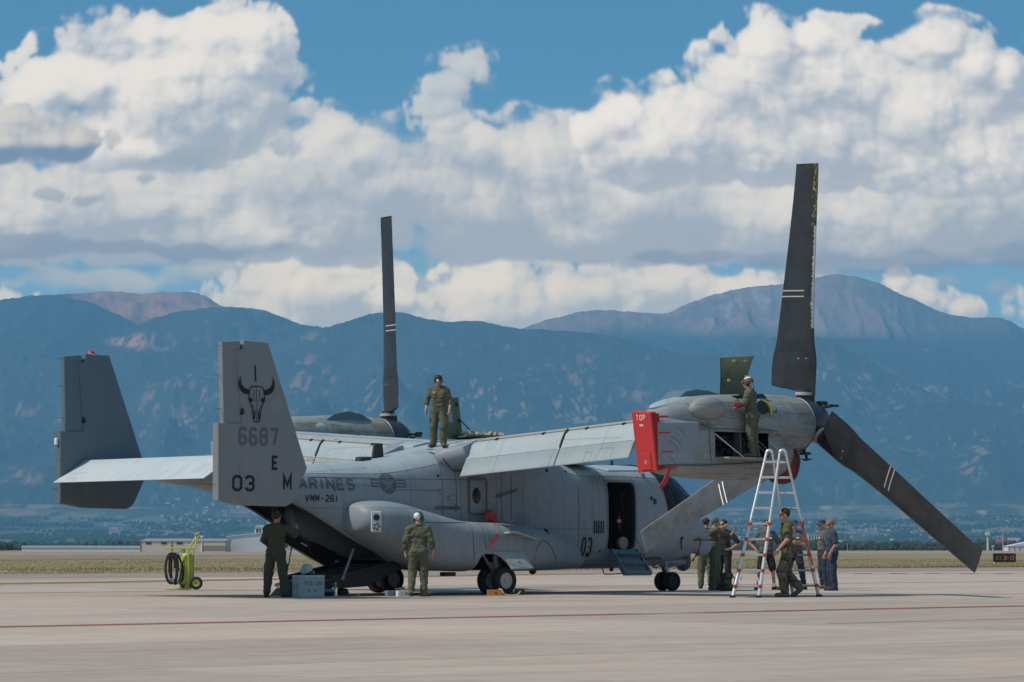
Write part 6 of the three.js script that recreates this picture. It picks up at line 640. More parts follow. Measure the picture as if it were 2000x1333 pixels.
// ---------- airfield buildings, sign, masts, houses and trees far off ----------
const corr = dataTex(256, 64, (u) => { const k = 0.82 + 0.18 * Math.sin(u * 6.2832 * 16); return [S8(0.78 * k), S8(0.79 * k), S8(0.79 * k)]; });
function shed(name, label, d, x0, x1, yBase, yL, yR, o) { // walls between two bearings, eave heights as seen
  const a = px2x(x0, d), b = px2x(x1, d), gy = -0.05, hL = (1073 - yL) / F * d + HC, hR = (1073 - yR) / F * d + HC, dep = o.depth ?? 18, t = thing(name, label, o.category ?? 'building', [(a + b) / 2, gy, -d]); const w = b - a;
  mesh('wall', slab([[-w / 2, 0], [w / 2, 0], [w / 2, hR - gy], [-w / 2, hL - gy]], dep).translate(0, 0, -dep), o.wall, t);
  const roofH = o.roofH ?? 0.8; mesh('roof', slab([[-w / 2 - 0.4, hL - gy], [w / 2 + 0.4, hR - gy], [w / 2 + 0.2, hR - gy + roofH], [-w / 2 + (o.hip ?? 0.3), hL - gy + roofH]], dep + 0.6).translate(0, 0.01, -dep - 0.3), o.roof, t);
  for (const [p, q, ya, yb] of o.windows ?? []) { const l = px2x(p, d) - (a + b) / 2, r = px2x(q, d) - (a + b) / 2, ta = (1073 - ya) / F * d + HC - gy, tb = (1073 - yb) / F * d + HC - gy, win = mesh('window', box(r - l, ta - tb, 0.1, (l + r) / 2, (ta + tb) / 2, 0.02), mat([0.03, 0.035, 0.04], 0.2), t); mesh('frame_bar', [box(r - l + 0.2, 0.1, 0.16, (l + r) / 2, ta, 0.03), box(r - l + 0.2, 0.1, 0.16, (l + r) / 2, tb, 0.03)], mat([0.25, 0.23, 0.2], 0.8), win); }
  for (const [p, q, ya, yb, m] of o.bays ?? []) { const l = px2x(p, d) - (a + b) / 2, r = px2x(q, d) - (a + b) / 2, ta = (1073 - ya) / F * d + HC - gy, tb = (1073 - yb) / F * d + HC - gy; mesh('bay_door', box(r - l, ta - tb, 0.1, (l + r) / 2, (ta + tb) / 2, 0.03), m, t); }
  for (const p of o.posts ?? []) mesh('pilaster', box(0.35, hL - gy, 0.2, px2x(p, d) - (a + b) / 2, (hL - gy) / 2, 0.06), mat([0.22, 0.19, 0.15], 0.9), t);
  return t;
}
{
  const beige = mat([0.60, 0.53, 0.42], 0.9), metal = new THREE.MeshStandardMaterial({ map: corr, roughness: 0.5, metalness: 0.1 }), tin = mat([0.52, 0.56, 0.60], 0.45), whiteW = mat([0.80, 0.80, 0.78], 0.8); corr.repeat.set(0.6, 1);
  const D = 1150;
  shed('maintenance_building', 'long beige building with three small dark windows beyond the grass', D, 275, 443, 1076, 1057.5, 1057.5, { wall: beige, roof: tin, roofH: 0.9, hip: 2.2, windows: [[286, 297, 1060, 1064], [316, 327, 1060, 1064], [346, 358, 1060, 1064]], posts: [275.8, 336.5, 396.5, 442], bays: [[398, 442, 1067.5, 1076, mat([0.27, 0.24, 0.20], 0.8)], [398, 442, 1061, 1066.5, mat([0.58, 0.51, 0.40], 0.9)]] });
  shed('metal_hangar', 'pale grey corrugated hangar with a sloping roof line behind the tail', D + 20, 443, 640, 1076, 1050, 1030, { wall: metal, roof: tin, roofH: 0.5, bays: [[560, 620, 1046, 1075, mat([0.36, 0.38, 0.39], 0.6)]] });
  shed('rooftop_office', 'small white block with dark openings above the corrugated hangar', D + 60, 498, 530, 1076, 1031, 1031, { wall: whiteW, roof: tin, roofH: 0.9, hip: 1.0, windows: [[501, 505, 1034, 1042], [507, 510, 1034, 1042]] });
  shed('long_low_shed', 'very long low white shed at the left behind the grass strip', D + 80, 44, 276, 1076, 1070, 1070.5, { wall: mat([0.74, 0.74, 0.70], 0.9), roof: mat([0.62, 0.66, 0.70], 0.5), roofH: 0.7 });
  shed('white_hangar', 'white hangar with a shallow ridged roof at the right edge', 1500, 1968, 2080, 1077, 1068, 1068, { wall: mat([0.62, 0.62, 0.6], 0.8), roof: mat([0.55, 0.6, 0.63], 0.5), roofH: 3.0, hip: 14, posts: [1969, 1980, 1990, 2000] });
  shed('red_roofed_building', 'distant building with a dull red roof near the right edge', 2600, 1948, 1983, 1070, 1063, 1063, { wall: mat([0.30, 0.12, 0.10], 0.9), roof: mat([0.33, 0.09, 0.08], 0.9), roofH: 3, hip: 3 });
  shed('tower_block', 'pale block with four stair towers behind the group of people', 5200, 1578, 1602, 1070, 1045, 1045, { wall: mat([0.50, 0.47, 0.43], 0.9), roof: mat([0.3, 0.28, 0.26], 0.9), roofH: 2, windows: [[1580, 1582, 1047, 1062], [1585, 1587, 1047, 1062], [1591, 1593, 1047, 1062], [1597, 1599, 1047, 1062]] });
  shed('small_white_house', 'small white building in the dark tree line right of the people', 2600, 1674, 1690, 1075, 1067, 1067, { wall: whiteW, roof: mat([0.35, 0.2, 0.16], 0.9), roofH: 2, hip: 2, depth: 8, windows: [[1677, 1679, 1069, 1072], [1684, 1687, 1069, 1072]] });
  const mast = (name, label, px, d, y0, r, m) => { const h = (1073 - y0) / F * d + HC, t = thing(name, label, 'mast', [px2x(px, d), -0.05, -d]); mesh('pole', rod(V(0, 0, 0), V(0, h, 0), r, r * 0.7), m, t); mesh('fitting', [rbox(r * 4, r * 2.5, r * 3, r * 0.5, 0, h, 0)], m, t); };
  const pm = mat([0.45, 0.45, 0.45], 0.6); mast('lattice_tower', 'pale thin tower above the tree line at the right', 1928, 2200, 1044, 0.9, mat([0.6, 0.6, 0.58], 0.7)); mast('light_mast', 'tall thin pole just left of the white hangar', 1957.5, 1400, 1036, 0.22, pm); mast('light_mast', 'short pale pole in front of the tree line', 1938, 1500, 1068, 0.35, pm); mast('light_mast', 'thin pole among the trees left of the small white building', 1654, 1700, 1063, 0.15, pm);
  mast('floodlight_pole', 'left one of two dark floodlight poles above the low white shed', 235, 1500, 1060, 0.12, mBlack); mast('floodlight_pole', 'right one of two dark floodlight poles above the low white shed', 250, 1500, 1060, 0.12, mBlack); mast('roof_ventilator', 'small white roof fitting above the beige building', 395, D, 1049, 0.3, mat([0.7, 0.7, 0.68], 0.6));
}
{ // taxiway sign
  const d = 222, t = thing('airfield_sign', 'dark taxiway sign reading B3 and 31-13 in the grass at the right', 'sign', [px2x(1960, d), -0.05, -d]); const w = 44 / F * d, h = 0.66; mesh('housing', rbox(w, h, 0.22, 0.03, 0, 0.10 + h / 2, 0), mat([0.02, 0.018, 0.017], 0.6), t); mesh('face', new THREE.PlaneGeometry(w * 0.97, h * 0.88).translate(0, 0.10 + h / 2, 0.1125), new THREE.MeshStandardMaterial({ roughness: 0.6, map: canvasTex(440, 176, (c) => { c.fillStyle = '#140f0c'; c.fillRect(0, 0, 440, 176); c.fillStyle = '#3d0d10'; c.fillRect(170, 0, 270, 176); write(c, 'B3', 50, 40, 42, 96, 14, 11, '#8a7420'); write(c, '31-13', 196, 40, 44, 96, 6, 11, '#a8948c'); }) }), t); mesh('leg_post', [-0.6, -0.2, 0.2, 0.6].map((x) => box(0.05, 0.12, 0.05, x, 0.05, 0)), mSteel, t); mesh('foot_block', rbox(0.14, 0.1, 0.2, 0.02, -w / 2 + 0.05, 0.06, 0.1), mat([0.6, 0.6, 0.58], 0.6), t);
}
function clumpGeo(n, seed, rx, ry) { const r = rng(seed), out = []; for (let k = 0; k < n; k++) { const g = new THREE.IcosahedronGeometry(1, 1), p = g.attributes.position; const s = 0.28 + r() * 0.30; for (let i = 0; i < p.count; i++) { const x = p.getX(i), y = p.getY(i), z = p.getZ(i), q = 1 + 0.35 * vnoise(x * 2.3 + k * 5, y * 2.3, z * 2.3 + seed); p.setXYZ(i, x * q * s, y * q * s, z * q * s); } g.computeVertexNormals(); const a = r() * 6.28, e = Math.sqrt(r()), v = r(); out.push(g.translate(rx * e * Math.cos(a) * (1 - 0.5 * v), 0.28 + v * ry, rx * e * Math.sin(a) * (1 - 0.5 * v))); } return merge(out); }
{ // tree belts and town, seen as a mass: instanced; the nearest trees by name
  const r = rng(71), geos = [0, 1, 2].map((k) => clumpGeo(9, 31 + k, 0.55, 0.75)), leaf = new THREE.MeshStandardMaterial({ color: 0xffffff, roughness: 1 });
  const wood = new THREE.Group(); wood.name = 'distant_wood'; scene.add(wood); tag(wood, 'dark belts of trees on the plain below the mountains', 'wood', null, 'stuff');
  geos.forEach((g, gi) => { const n = 9000, im = new THREE.InstancedMesh(g, leaf, n), M = new THREE.Matrix4(), q = new THREE.Quaternion(); for (let i = 0; i < n; i++) { let px, d, tries = 0; do { const z = r(); d = z < 0.16 ? lerp(2300, 3800, r()) : lerp(4500, 15500, Math.pow(r(), 0.8)); px = lerp(-350, 2350, r()); } while (tries++ < 6 && fbm(px / 70, d / 420, 3, 91) < -0.02 + (d < 4000 ? -0.25 : 0)); const x = px2x(px, d), s = (3.5 + 4.5 * r()) * (d < 4000 ? (px < 1300 ? 0.35 : 0.6) : 1.2); M.compose(V(x, d > 8500 ? landH(px, d).h - 0.6 : -0.3, -d), q.setFromAxisAngle(V(0, 1, 0), r() * 6.28), V(s, s * (0.8 + 0.5 * r()), s)); im.setMatrixAt(i, M); const k = 0.7 + 0.6 * r(); im.setColorAt(i, rgb(0.030 * k, 0.046 * k, 0.022 * k)); } im.name = 'tree_mass'; wood.add(im); });
  // houses: the ones on the hillside at the left and in the town at the right
  const hg = (w, h, d2, rh) => merge([box(w, h, d2, 0, h / 2, 0), slab([[-w / 2 - 0.4, 0], [w / 2 + 0.4, 0], [w / 2 - rh * 0.6, rh], [-w / 2 + rh * 0.6, rh]], d2 + 0.8).translate(0, h + 0.02, -d2 / 2 - 0.4)]);
  const kinds = [hg(17, 7, 12, 4), hg(24, 6, 12, 4), hg(13, 8, 12, 5), hg(34, 9, 14, 3)], tone = [[0.52, 0.44, 0.38], [0.44, 0.34, 0.28], [0.60, 0.55, 0.50], [0.38, 0.26, 0.22], [0.46, 0.42, 0.40]].map((c) => mat(c, 0.9)), protos = {};
  const put = (label, group, px, d, k, m, s, cat = 'house') => { const key = k + '_' + m; let o; if (!protos[key]) { o = new THREE.Mesh(kinds[k], tone[m]); protos[key] = o; } else o = protos[key].clone(); o.name = numbered('far_house'); o.position.set(px2x(px, d), landH(px, d).h - 2, -d); o.rotation.y = (r() - 0.5) * 0.9; o.scale.setScalar(s); scene.add(o); tag(o, label, cat, group); };
  const dFor = (px, y) => { let lo = 9000, hi = 21500; for (let k = 0; k < 40; k++) { const m = (lo + hi) / 2, yy = 1073 - (landH(px, m).h - HC) / m * F; yy > y ? lo = m : hi = m; } return (lo + hi) / 2; };
  for (let i = 0; i < 105; i++) { const t = r(), px = 320 + 190 * Math.pow(r(), 0.8) - 10 * t, row = r(), y = lerp(958, 1024, Math.pow(row, 0.55)) - (px - 420) * 0.05; put('pale house scattered among trees on the hillside behind the tail fins', 'houses on the hillside behind the tail', px, dFor(px, y), Math.floor(r() * 3), Math.floor(r() * 4), 0.8 + r() * 0.5); }
  for (let i = 0; i < 26; i++) { const px = 200 + 200 * r(), y = 1030 + 16 * r(); put('large low building of the campus below the left mountain', 'campus buildings below the left mountain', px, dFor(px, y), r() < 0.6 ? 3 : 1, [1, 3, 4, 1][Math.floor(r() * 4)], 0.9 + 0.6 * r(), 'building'); }
  for (const [px, y, k, s] of [[222, 1027, 3, 1.3], [240, 1028, 3, 1.1], [270, 1021, 3, 1.3], [208, 1029, 2, 1.6]]) put('white block of the campus catching the sun below the left mountain', 'white campus blocks', px, dFor(px, y), k, 2, s, 'building');
  for (let i = 0; i < 120; i++) { const px = 1430 + 560 * r(), y = 995 + 66 * Math.pow(r(), 0.7); put('small pale house in the hazy town below the right mountain', 'town houses below the right mountain', px, dFor(px, y), Math.floor(r() * 4), Math.floor(r() * 5), 0.75 + r() * 0.6); }
  // trees of the near belt that can be told apart
  const trunk = mat([0.06, 0.045, 0.035], 0.95), crown = [0, 1, 2].map((k) => mat([0.030 + 0.006 * k, 0.046 + 0.004 * k, 0.022], 1)), tg = [0, 1, 2].map((k) => clumpGeo(16, 131 + k, 0.6, 0.95));
  const tr = (px, d, h, k) => { const t = thing('field_tree', 'dark green tree in the belt along the far side of the airfield', 'tree', [px2x(px, d), -0.3, -d], r() * 6, 'trees along the far side of the airfield'); mesh('trunk', rod(V(0, 0, 0), V(0, h * 0.5, 0), h * 0.04, h * 0.02, 6), trunk, t); mesh('crown', tg[k % 3], crown[k % 3], t).scale.set(h * 0.62, h * 0.72, h * 0.62); };
  for (let i = 0; i < 70; i++) { const px = 1560 + 400 * r(); if (px > 1866 && px < 1925 && i % 3) continue; tr(px, 2000 + 500 * r(), 2.4 + 2.4 * r(), i); }
  for (let i = 0; i < 26; i++) tr(1340 + 220 * r(), 2100 + 500 * r(), 2.2 + 2 * r(), i); for (let i = 0; i < 12; i++) tr(-10 + 60 * r(), 2100 + 400 * r(), 3.5 + 2 * r(), i);
}
// ---------- ladder, cart, covers and tools ----------
{ // telescoping A-frame ladder
  const t = thing('step_ladder', 'tall aluminium A-frame ladder with red joints standing under the nacelle', 'ladder'); const al = mat([0.68, 0.68, 0.69], 0.38, { metalness: 0.55 }), red = mat([0.50, 0.055, 0.02], 0.55), grip = M_.black;
  const f0 = G(1431, 1168.3), f1 = G(1482, 1168.3), b0 = G(1550, 1166), b1 = G(1600, 1166.5), top = (px, py, d) => V((px - 1000) / F * d, 0, -d);
  const d0 = -(f0.z + b0.z) / 2, yT = 3.10, t0 = V((1503 - 1000) / F * d0, yT, -d0), d1 = -(f1.z + b1.z) / 2, t1 = V((1529 - 1000) / F * d1, yT, -d1);
  const rail = (a, b, name) => { const mid = a.clone().lerp(b, 0.52); const m = mesh(name, [rod(a, mid, 0.040, 0.038, 8), rod(mid, b, 0.030, 0.029, 8)], al, t); mesh('foot', rbox(0.13, 0.05, 0.12, 0.015, a.x, 0.028, a.z), grip, m); return m; };
  const tx = V(0.062, 0, 0), m0 = t0.clone().sub(tx), m1 = t1.clone().sub(tx), n0 = t0.clone().add(tx), n1 = t1.clone().add(tx); rail(f0, m0, 'rail'); rail(f1, m1, 'rail'); rail(b0, n0, 'rail'); rail(b1, n1, 'rail');
  const run = (a0, a1, n, t0, t1) => { for (let k = 1; k <= n; k++) { const u = (k - 0.28) / (n + 0.35), p = a0.clone().lerp(t0, u), q = a1.clone().lerp(t1, u), w = q.clone().sub(p).normalize(), r = mesh('rung', [rod(p, q, 0.024, 0.024, 8), box(p.distanceTo(q), 0.018, 0.06, 0, 0.018, 0).applyQuaternion(new THREE.Quaternion().setFromUnitVectors(V(1, 0, 0), w)).translate((p.x + q.x) / 2, p.y, (p.z + q.z) / 2)], al, t); if (u < 0.55) mesh('lock_knob', [p, q].map((c) => rbox(0.085, 0.075, 0.10, 0.02, c.x, c.y + 0.005, c.z + 0.02)), red, r); } };
  run(f0, f1, 9, m0, m1); run(b0, b1, 9, n0, n1);
  mesh('hinge', [t0, t1].map((c) => new THREE.TorusGeometry(0.062, 0.034, 8, 20, Math.PI).translate(c.x, c.y - 0.015, c.z)), al, t); mesh('warning_strip', [rod(b1.clone().lerp(t1, 0.22).add(V(0.03, 0, 0.03)), b1.clone().lerp(t1, 0.52).add(V(0.03, 0, 0.03)), 0.022)], red, t); mesh('brace', [rod(f1.clone().lerp(t1, 0.06), f1.clone().lerp(t1, 0.14).lerp(f0.clone().lerp(t0, 0.14), 0.18), 0.014), rod(f0.clone().lerp(t0, 0.06), f0.clone().lerp(t0, 0.14).lerp(f1.clone().lerp(t1, 0.14), 0.18), 0.014)], al, t);
}
{ // wheeled flight-line extinguisher
  const c = G(366, 1153), t = thing('extinguisher_cart', 'yellow-green wheeled fire extinguisher cart with coiled black hose', 'extinguisher', [c.x, 0, c.z], 0.05); const ye = mat([0.42, 0.50, 0.075], 0.45), S = 1 / 76.4;
  mesh('tank', new THREE.LatheGeometry([[0, 0.14], [0.12, 0.15], [0.155, 0.20], [0.16, 0.6], [0.155, 0.86], [0.12, 0.92], [0.05, 0.95], [0, 0.95]].map((p) => new THREE.Vector2(...p)), 28).translate(-0.03, 0, 0), ye, t);
  mesh('valve', [new THREE.CylinderGeometry(0.035, 0.04, 0.09, 12).translate(-0.10, 0.98, 0.05), new THREE.SphereGeometry(0.045, 12, 8).translate(-0.13, 1.02, 0.05), rod(V(-0.13, 1.0, 0.06), V(-0.30, 0.93, 0.1), 0.018)], mMetal, t);
  const tb = (p) => tube(p.map((q) => V(...q)), 0.019, 40, 8);
  const fr = mesh('frame', [tb([[-0.53, 1.04, 0.22], [-0.2, 1.045, 0.22], [0.13, 1.045, 0.22], [0.19, 1.07, 0.22], [0.215, 1.25, 0.16], [0.205, 1.33, 0.05]]), tb([[-0.45, 1.045, -0.22], [0.0, 1.045, -0.22], [0.13, 1.045, -0.22], [0.20, 1.25, -0.1], [0.205, 1.33, 0.03]]), tb([[0.04, 1.045, 0.22], [0.18, 1.28, 0.06], [0.20, 1.33, 0.03]]), tb([[0.03, 1.04, 0.22], [0.03, 0.5, 0.22], [0.03, 0.04, 0.22]]), tb([[0.14, 1.04, -0.05], [0.14, 0.5, -0.05], [0.14, 0.3, -0.05]]), tb([[-0.13, 1.04, -0.22], [-0.13, 0.5, -0.22], [-0.13, 0.05, -0.22]]), tb([[-0.55, 0.022, 0.22], [-0.2, 0.024, 0.22], [0.05, 0.03, 0.22], [0.12, 0.06, 0.2], [0.14, 0.14, 0.15]]), tb([[-0.52, 0.022, -0.22], [-0.1, 0.024, -0.22], [0.1, 0.04, -0.22]]), tb([[-0.18, 0.4, 0.22], [-0.17, 0.1, 0.22], [-0.16, 0.03, 0.22]]), tb([[-0.03, 0.16, 0.18], [-0.03, 0.06, 0.2], [-0.1, 0.03, 0.21]]), new THREE.TorusGeometry(0.055, 0.022, 8, 20).scale(0.8, 1.3, 1).rotateZ(-0.35).translate(0.235, 1.36, 0.04)], ye, t);
  const hose = (cx, cz, ry, rz2, n) => { const p = []; for (let i = 0; i <= n * 16; i++) { const a = i / 16 * 6.283, k = i / (n * 16); p.push(V(cx + 0.14 * (k - 0.5) + (0.13 + 0.05 * Math.sin(k * 7)) * Math.cos(a) * 0.9, 0.55 + (0.36 + 0.03 * Math.sin(k * 9)) * Math.sin(a) - 0.02 * k, cz + rz2 * (k - 0.5) + 0.05 * Math.cos(a))); } return new THREE.TubeGeometry(new THREE.CatmullRomCurve3(p), n * 40, 0.024, 8); };
  mesh('hose', [hose(-0.36, 0.2, 0, 0.14, 5), tube([V(-0.30, 0.93, 0.1), V(-0.42, 0.9, 0.16), V(-0.5, 0.75, 0.2)], 0.02), tube([V(-0.24, 0.90, 0.2), V(-0.12, 0.6, 0.24), V(-0.11, 0.3, 0.24), V(-0.2, 0.14, 0.24)], 0.024, 30)], mRubber, t); mesh('nozzle', [rod(V(-0.38, 0.30, 0.30), V(-0.33, 0.20, 0.31), 0.035, 0.02)], mMetal, t);
  for (const z of [0.30, -0.30]) { const w = mesh('wheel', new THREE.LatheGeometry([[0.10, -0.04], [0.15, -0.055], [0.165, 0], [0.15, 0.055], [0.10, 0.04]].map((p) => new THREE.Vector2(...p)), 28).rotateX(Math.PI / 2).translate(0.23 - (z < 0 ? 0.28 : 0), 0.175, z * (z < 0 ? 0.4 : 1)), mRubber, t); mesh('rim', [new THREE.CylinderGeometry(0.10, 0.10, 0.05, 22).rotateX(Math.PI / 2).translate(0.23 - (z < 0 ? 0.28 : 0), 0.175, z * (z < 0 ? 0.4 : 1)), new THREE.TorusGeometry(0.07, 0.012, 6, 20).translate(0.23 - (z < 0 ? 0.28 : 0), 0.175, z * (z < 0 ? 0.4 : 1) + 0.028)], ye, w); mesh('hub', new THREE.CylinderGeometry(0.02, 0.02, 0.07, 10).rotateX(Math.PI / 2).translate(0.23 - (z < 0 ? 0.28 : 0), 0.175, z * (z < 0 ? 0.4 : 1)), mBlack, w); }
}
{ // exhaust cover, red, laced over the rear end of the nacelle
  const t = thing('exhaust_cover', 'flat red fabric cover marked TOP over the rear end of the near nacelle', 'cover', [AX, 0, AZ], TH); const redC = new THREE.MeshStandardMaterial({ map: grime(0.52, 0.030, 0.032, 0.16, 4, 301), roughness: 0.72 });
  const o = V(-0.66, 3.30, NZ + 0.30), sh = slab([[-0.25, -0.635], [0.28, -0.60], [0.28, 0.60], [-0.25, 0.64]], 0.13, 0.02), pl = (g) => g.rotateY(-Math.PI / 2).rotateZ(0.15).translate(o.x, o.y, o.z);
  mesh('cover_panel', pl(sh.translate(0, 0, -0.06)), redC, t);
  mesh('side_flap', [box(0.17, 1.18, 0.02, 0.02, 0, 0)].map((g) => g.rotateZ(0.15).translate(o.x + 0.04, o.y - 0.005, o.z + 0.300)), mat([0.30, 0.016, 0.018], 0.75), t);
  mesh('lettering', pl(new THREE.PlaneGeometry(0.42, 0.36).translate(0.0, 0.44, 0.094)), decal(420, 360, (c) => { write(c, 'TOP', 70, 40, 72, 120, 28, 16, 'rgba(235,222,215,0.95)'); c.fillStyle = 'rgba(225,212,205,0.9)'; c.fillRect(150, 240, 110, 44); c.fillStyle = 'rgba(140,20,24,0.9)'; c.fillRect(180, 250, 50, 12); }, {}), t);
  mesh('flap_pocket', pl(rbox(0.30, 0.34, 0.02, 0.008, 0.02, -0.42, 0.10)), redC, t); mesh('pocket_mark', pl(new THREE.PlaneGeometry(0.16, 0.18).translate(0.02, -0.42, 0.113)), decal(160, 180, (c) => { c.strokeStyle = 'rgba(235,200,195,0.9)'; c.lineWidth = 9; c.beginPath(); c.moveTo(80, 20); c.lineTo(80, 150); c.moveTo(30, 80); c.lineTo(130, 80); c.moveTo(40, 120); c.lineTo(120, 120); c.stroke(); }), t);
  const straps = []; for (const y of [0.52, 0.18, -0.22, -0.55]) straps.push(box(0.34, 0.035, 0.012, 0.10, y, 0)); mesh('strap', straps.map((g) => g.rotateZ(0.03).translate(o.x + 0.30 + 0, o.y, o.z + 0.33)).map((g, k) => g.translate([0.10, 0.05, -0.02, -0.07].map((v) => -v - 0.14)[k], 0, 0)), redC, t);
  mesh('cord', [[0.30, 0.12], [0.0, -0.10], [-0.3, -0.18], [0.10, -0.02]].map(([y, x]) => tube([V(o.x + 0.25 + x, o.y + y, o.z + 0.50), V(o.x + 0.42 + x, o.y + y - 0.08, o.z + 0.53), V(o.x + 0.55 + x, o.y + y - 0.22, o.z + 0.52)], 0.005, 12, 4)), mBlack, t);
  mesh('streamer', [slab([[-0.06, 0], [0.05, 0.04], [-0.08, -0.28], [-0.26, -0.42], [-0.32, -0.36], [-0.16, -0.2]], 0.012, 0.003).translate(o.x + 0.27, o.y - 0.60, o.z + 0.40)], redC, t);
}
{ // intake cover at the front lower lip
  const t = thing('intake_cover', 'dark red padded cover over the engine intake below the near rotor', 'cover', [AX, 0, AZ], TH); mesh('padded_cover', [flipIfInside(loft([[3.62, 0.30, 0.36], [3.68, 0.40, 0.47], [3.85, 0.44, 0.50], [4.02, 0.43, 0.48], [4.10, 0.36, 0.40], [4.14, 0.15, 0.16]].map(([x, rz, ry]) => Array.from({ length: 32 }, (_, k) => { const a = k / 32 * 6.283; return V(x + 0.015 * Math.sin(a * 5), 2.93 + ry * Math.sin(a) * 0.93, NZ + rz * Math.cos(a)); }))))], new THREE.MeshStandardMaterial({ map: grime(0.17, 0.040, 0.030, 0.3, 5, 311), roughness: 0.85 }), t); mesh('edge_binding', new THREE.TorusGeometry(0.44, 0.018, 6, 40).rotateY(Math.PI / 2).scale(1, 1.02, 1).translate(3.92, 2.93, NZ), mat([0.10, 0.02, 0.018], 0.9), t);
}
{ // round red inlet plug on the sponson top with its streamers
  const t = thing('inlet_plug', 'round red plug with streamer sitting on the side pod', 'plug', [AX, 0, AZ], TH); const rd = mat([0.42, 0.035, 0.018], 0.45), y = spAt(0.25)[1];
  mesh('plug', [new THREE.SphereGeometry(0.20, 24, 16).scale(1, 0.80, 0.35).rotateY(0.2).translate(0.28, y + 0.14, 1.45)], rd, t); mesh('handle', [tube([V(0.18, y + 0.17, 1.52), V(0.22, y + 0.07, 1.56), V(0.30, y + 0.04, 1.57), V(0.36, y + 0.10, 1.55), V(0.39, y + 0.17, 1.52)], 0.014)], mat([0.6, 0.08, 0.05], 0.4), t);
  const rib = (p, w) => { const g = [], n = p.length; const c = new THREE.CatmullRomCurve3(p.map((q) => V(...q))); const P = [], I = []; for (let i = 0; i <= 20; i++) { const a = c.getPointAt(i / 20), h = w * (0.8 + 0.3 * Math.sin(i * 0.7)); P.push(a.x, a.y, a.z, a.x + h * 0.3, a.y - h, a.z + h * 0.5); if (i < 20) { const q = i * 2; I.push(q, q + 2, q + 1, q + 1, q + 2, q + 3); } } const b = new THREE.BufferGeometry(); b.setAttribute('position', new THREE.Float32BufferAttribute(P, 3)); b.setIndex(I); b.computeVertexNormals(); return b; };
  const rm = mat([0.40, 0.03, 0.03], 0.6, { side: THREE.DoubleSide }); mesh('streamer', [rib([[0.30, y + 0.14, 1.60], [0.10, y + 0.15, 1.72], [-0.04, y + 0.10, 1.86], [-0.14, y + 0.07, 2.0], [-0.26, y - 0.04, 2.16]], 0.085), rib([[0.32, y + 0.06, 1.6], [0.15, y + 0.03, 1.66], [0.02, y + 0.02, 1.75]], 0.06)], rm, t);
  const s = thing('red_streamer', 'thin red ribbon hanging from the side of the pod', 'streamer', [AX, 0, AZ], TH); mesh('ribbon', rib([[-0.22, 1.39, 2.225], [-0.27, 1.32, 2.245], [-0.35, 1.24, 2.25], [-0.45, 1.16, 2.25], [-0.50, 1.11, 2.25]], 0.06), rm, s); mesh('pin', rod(V(-0.22, 1.39, 2.18), V(-0.21, 1.40, 2.25), 0.015), mMetal, s);
  const n = thing('nose_streamer', 'narrow dark red ribbon hanging down the nose of the aircraft', 'streamer', [AX, 0, AZ], TH); mesh('ribbon', rib([[7.62, 1.28, 0.93], [7.63, 1.18, 0.94], [7.60, 1.02, 0.93], [7.57, 0.88, 0.86], [7.58, 0.76, 0.72]], 0.05), mat([0.24, 0.015, 0.018], 0.7, { side: THREE.DoubleSide }), n); mesh('pin', rod(V(7.62, 1.29, 0.86), V(7.63, 1.30, 0.96), 0.014), mBlack, n);
}
{ // black plastic sheet over the windscreen
  const t = thing('windscreen_cover', 'black crinkled plastic sheet tied over the cockpit windows', 'cover', [AX, 0, AZ], TH), P = [], U = [], I = [], nx = 46, na = 60;
  for (let i = 0; i <= nx; i++) for (let j = 0; j <= na; j++) { const s = j / na, a0 = lerp(0.02, 0.98, s) * Math.PI, xs = 5.95 + 0.42 * Math.pow(Math.abs(2 * s - 1), 1.6), X = lerp(xs, 8.0, i / nx), [yb, yt, hw, n] = fusAt(X), sill = 1.93, cy = (yb + yt) / 2, hh = (yt - yb) / 2, t0 = Math.asin(Math.pow(clamp((sill - cy) / hh, 0, 0.98), n / 2)), a = lerp(t0, Math.PI - t0, s), c = Math.cos(a), q = Math.sin(a), k = 0.030 + 0.022 * fbm(X * 4.5 + s * 5, s * 16 - X * 3, 4, 3) + 0.010 * vnoise(X * 22, s * 46, 2); P.push(X, cy + (hh + k) * Math.pow(q, 2 / n), (hw + k) * Math.sign(c) * Math.pow(Math.abs(c), 2 / n)); U.push(X, s * 3); }
  for (let i = 0; i < nx; i++) for (let j = 0; j < na; j++) { const a = i * (na + 1) + j, b = a + na + 1; I.push(a, b, a + 1, a + 1, b, b + 1); }
  const g = new THREE.BufferGeometry(); g.setAttribute('position', new THREE.Float32BufferAttribute(P, 3)); g.setAttribute('uv', new THREE.Float32BufferAttribute(U, 2)); g.setIndex(I); g.computeVertexNormals(); mesh('sheet', g, new THREE.MeshPhysicalMaterial({ color: rgb(0.010, 0.010, 0.011), roughness: 0.3, specularIntensity: 0.5, side: THREE.DoubleSide }), t); mesh('edge_cord', tube(Array.from({ length: 18 }, (_, k) => { const s = k / 17, j = Math.round(s * na) * 3; return V(P[j], P[j + 1], P[j + 2]); }), 0.018, 60, 5), mRubber, t);
}
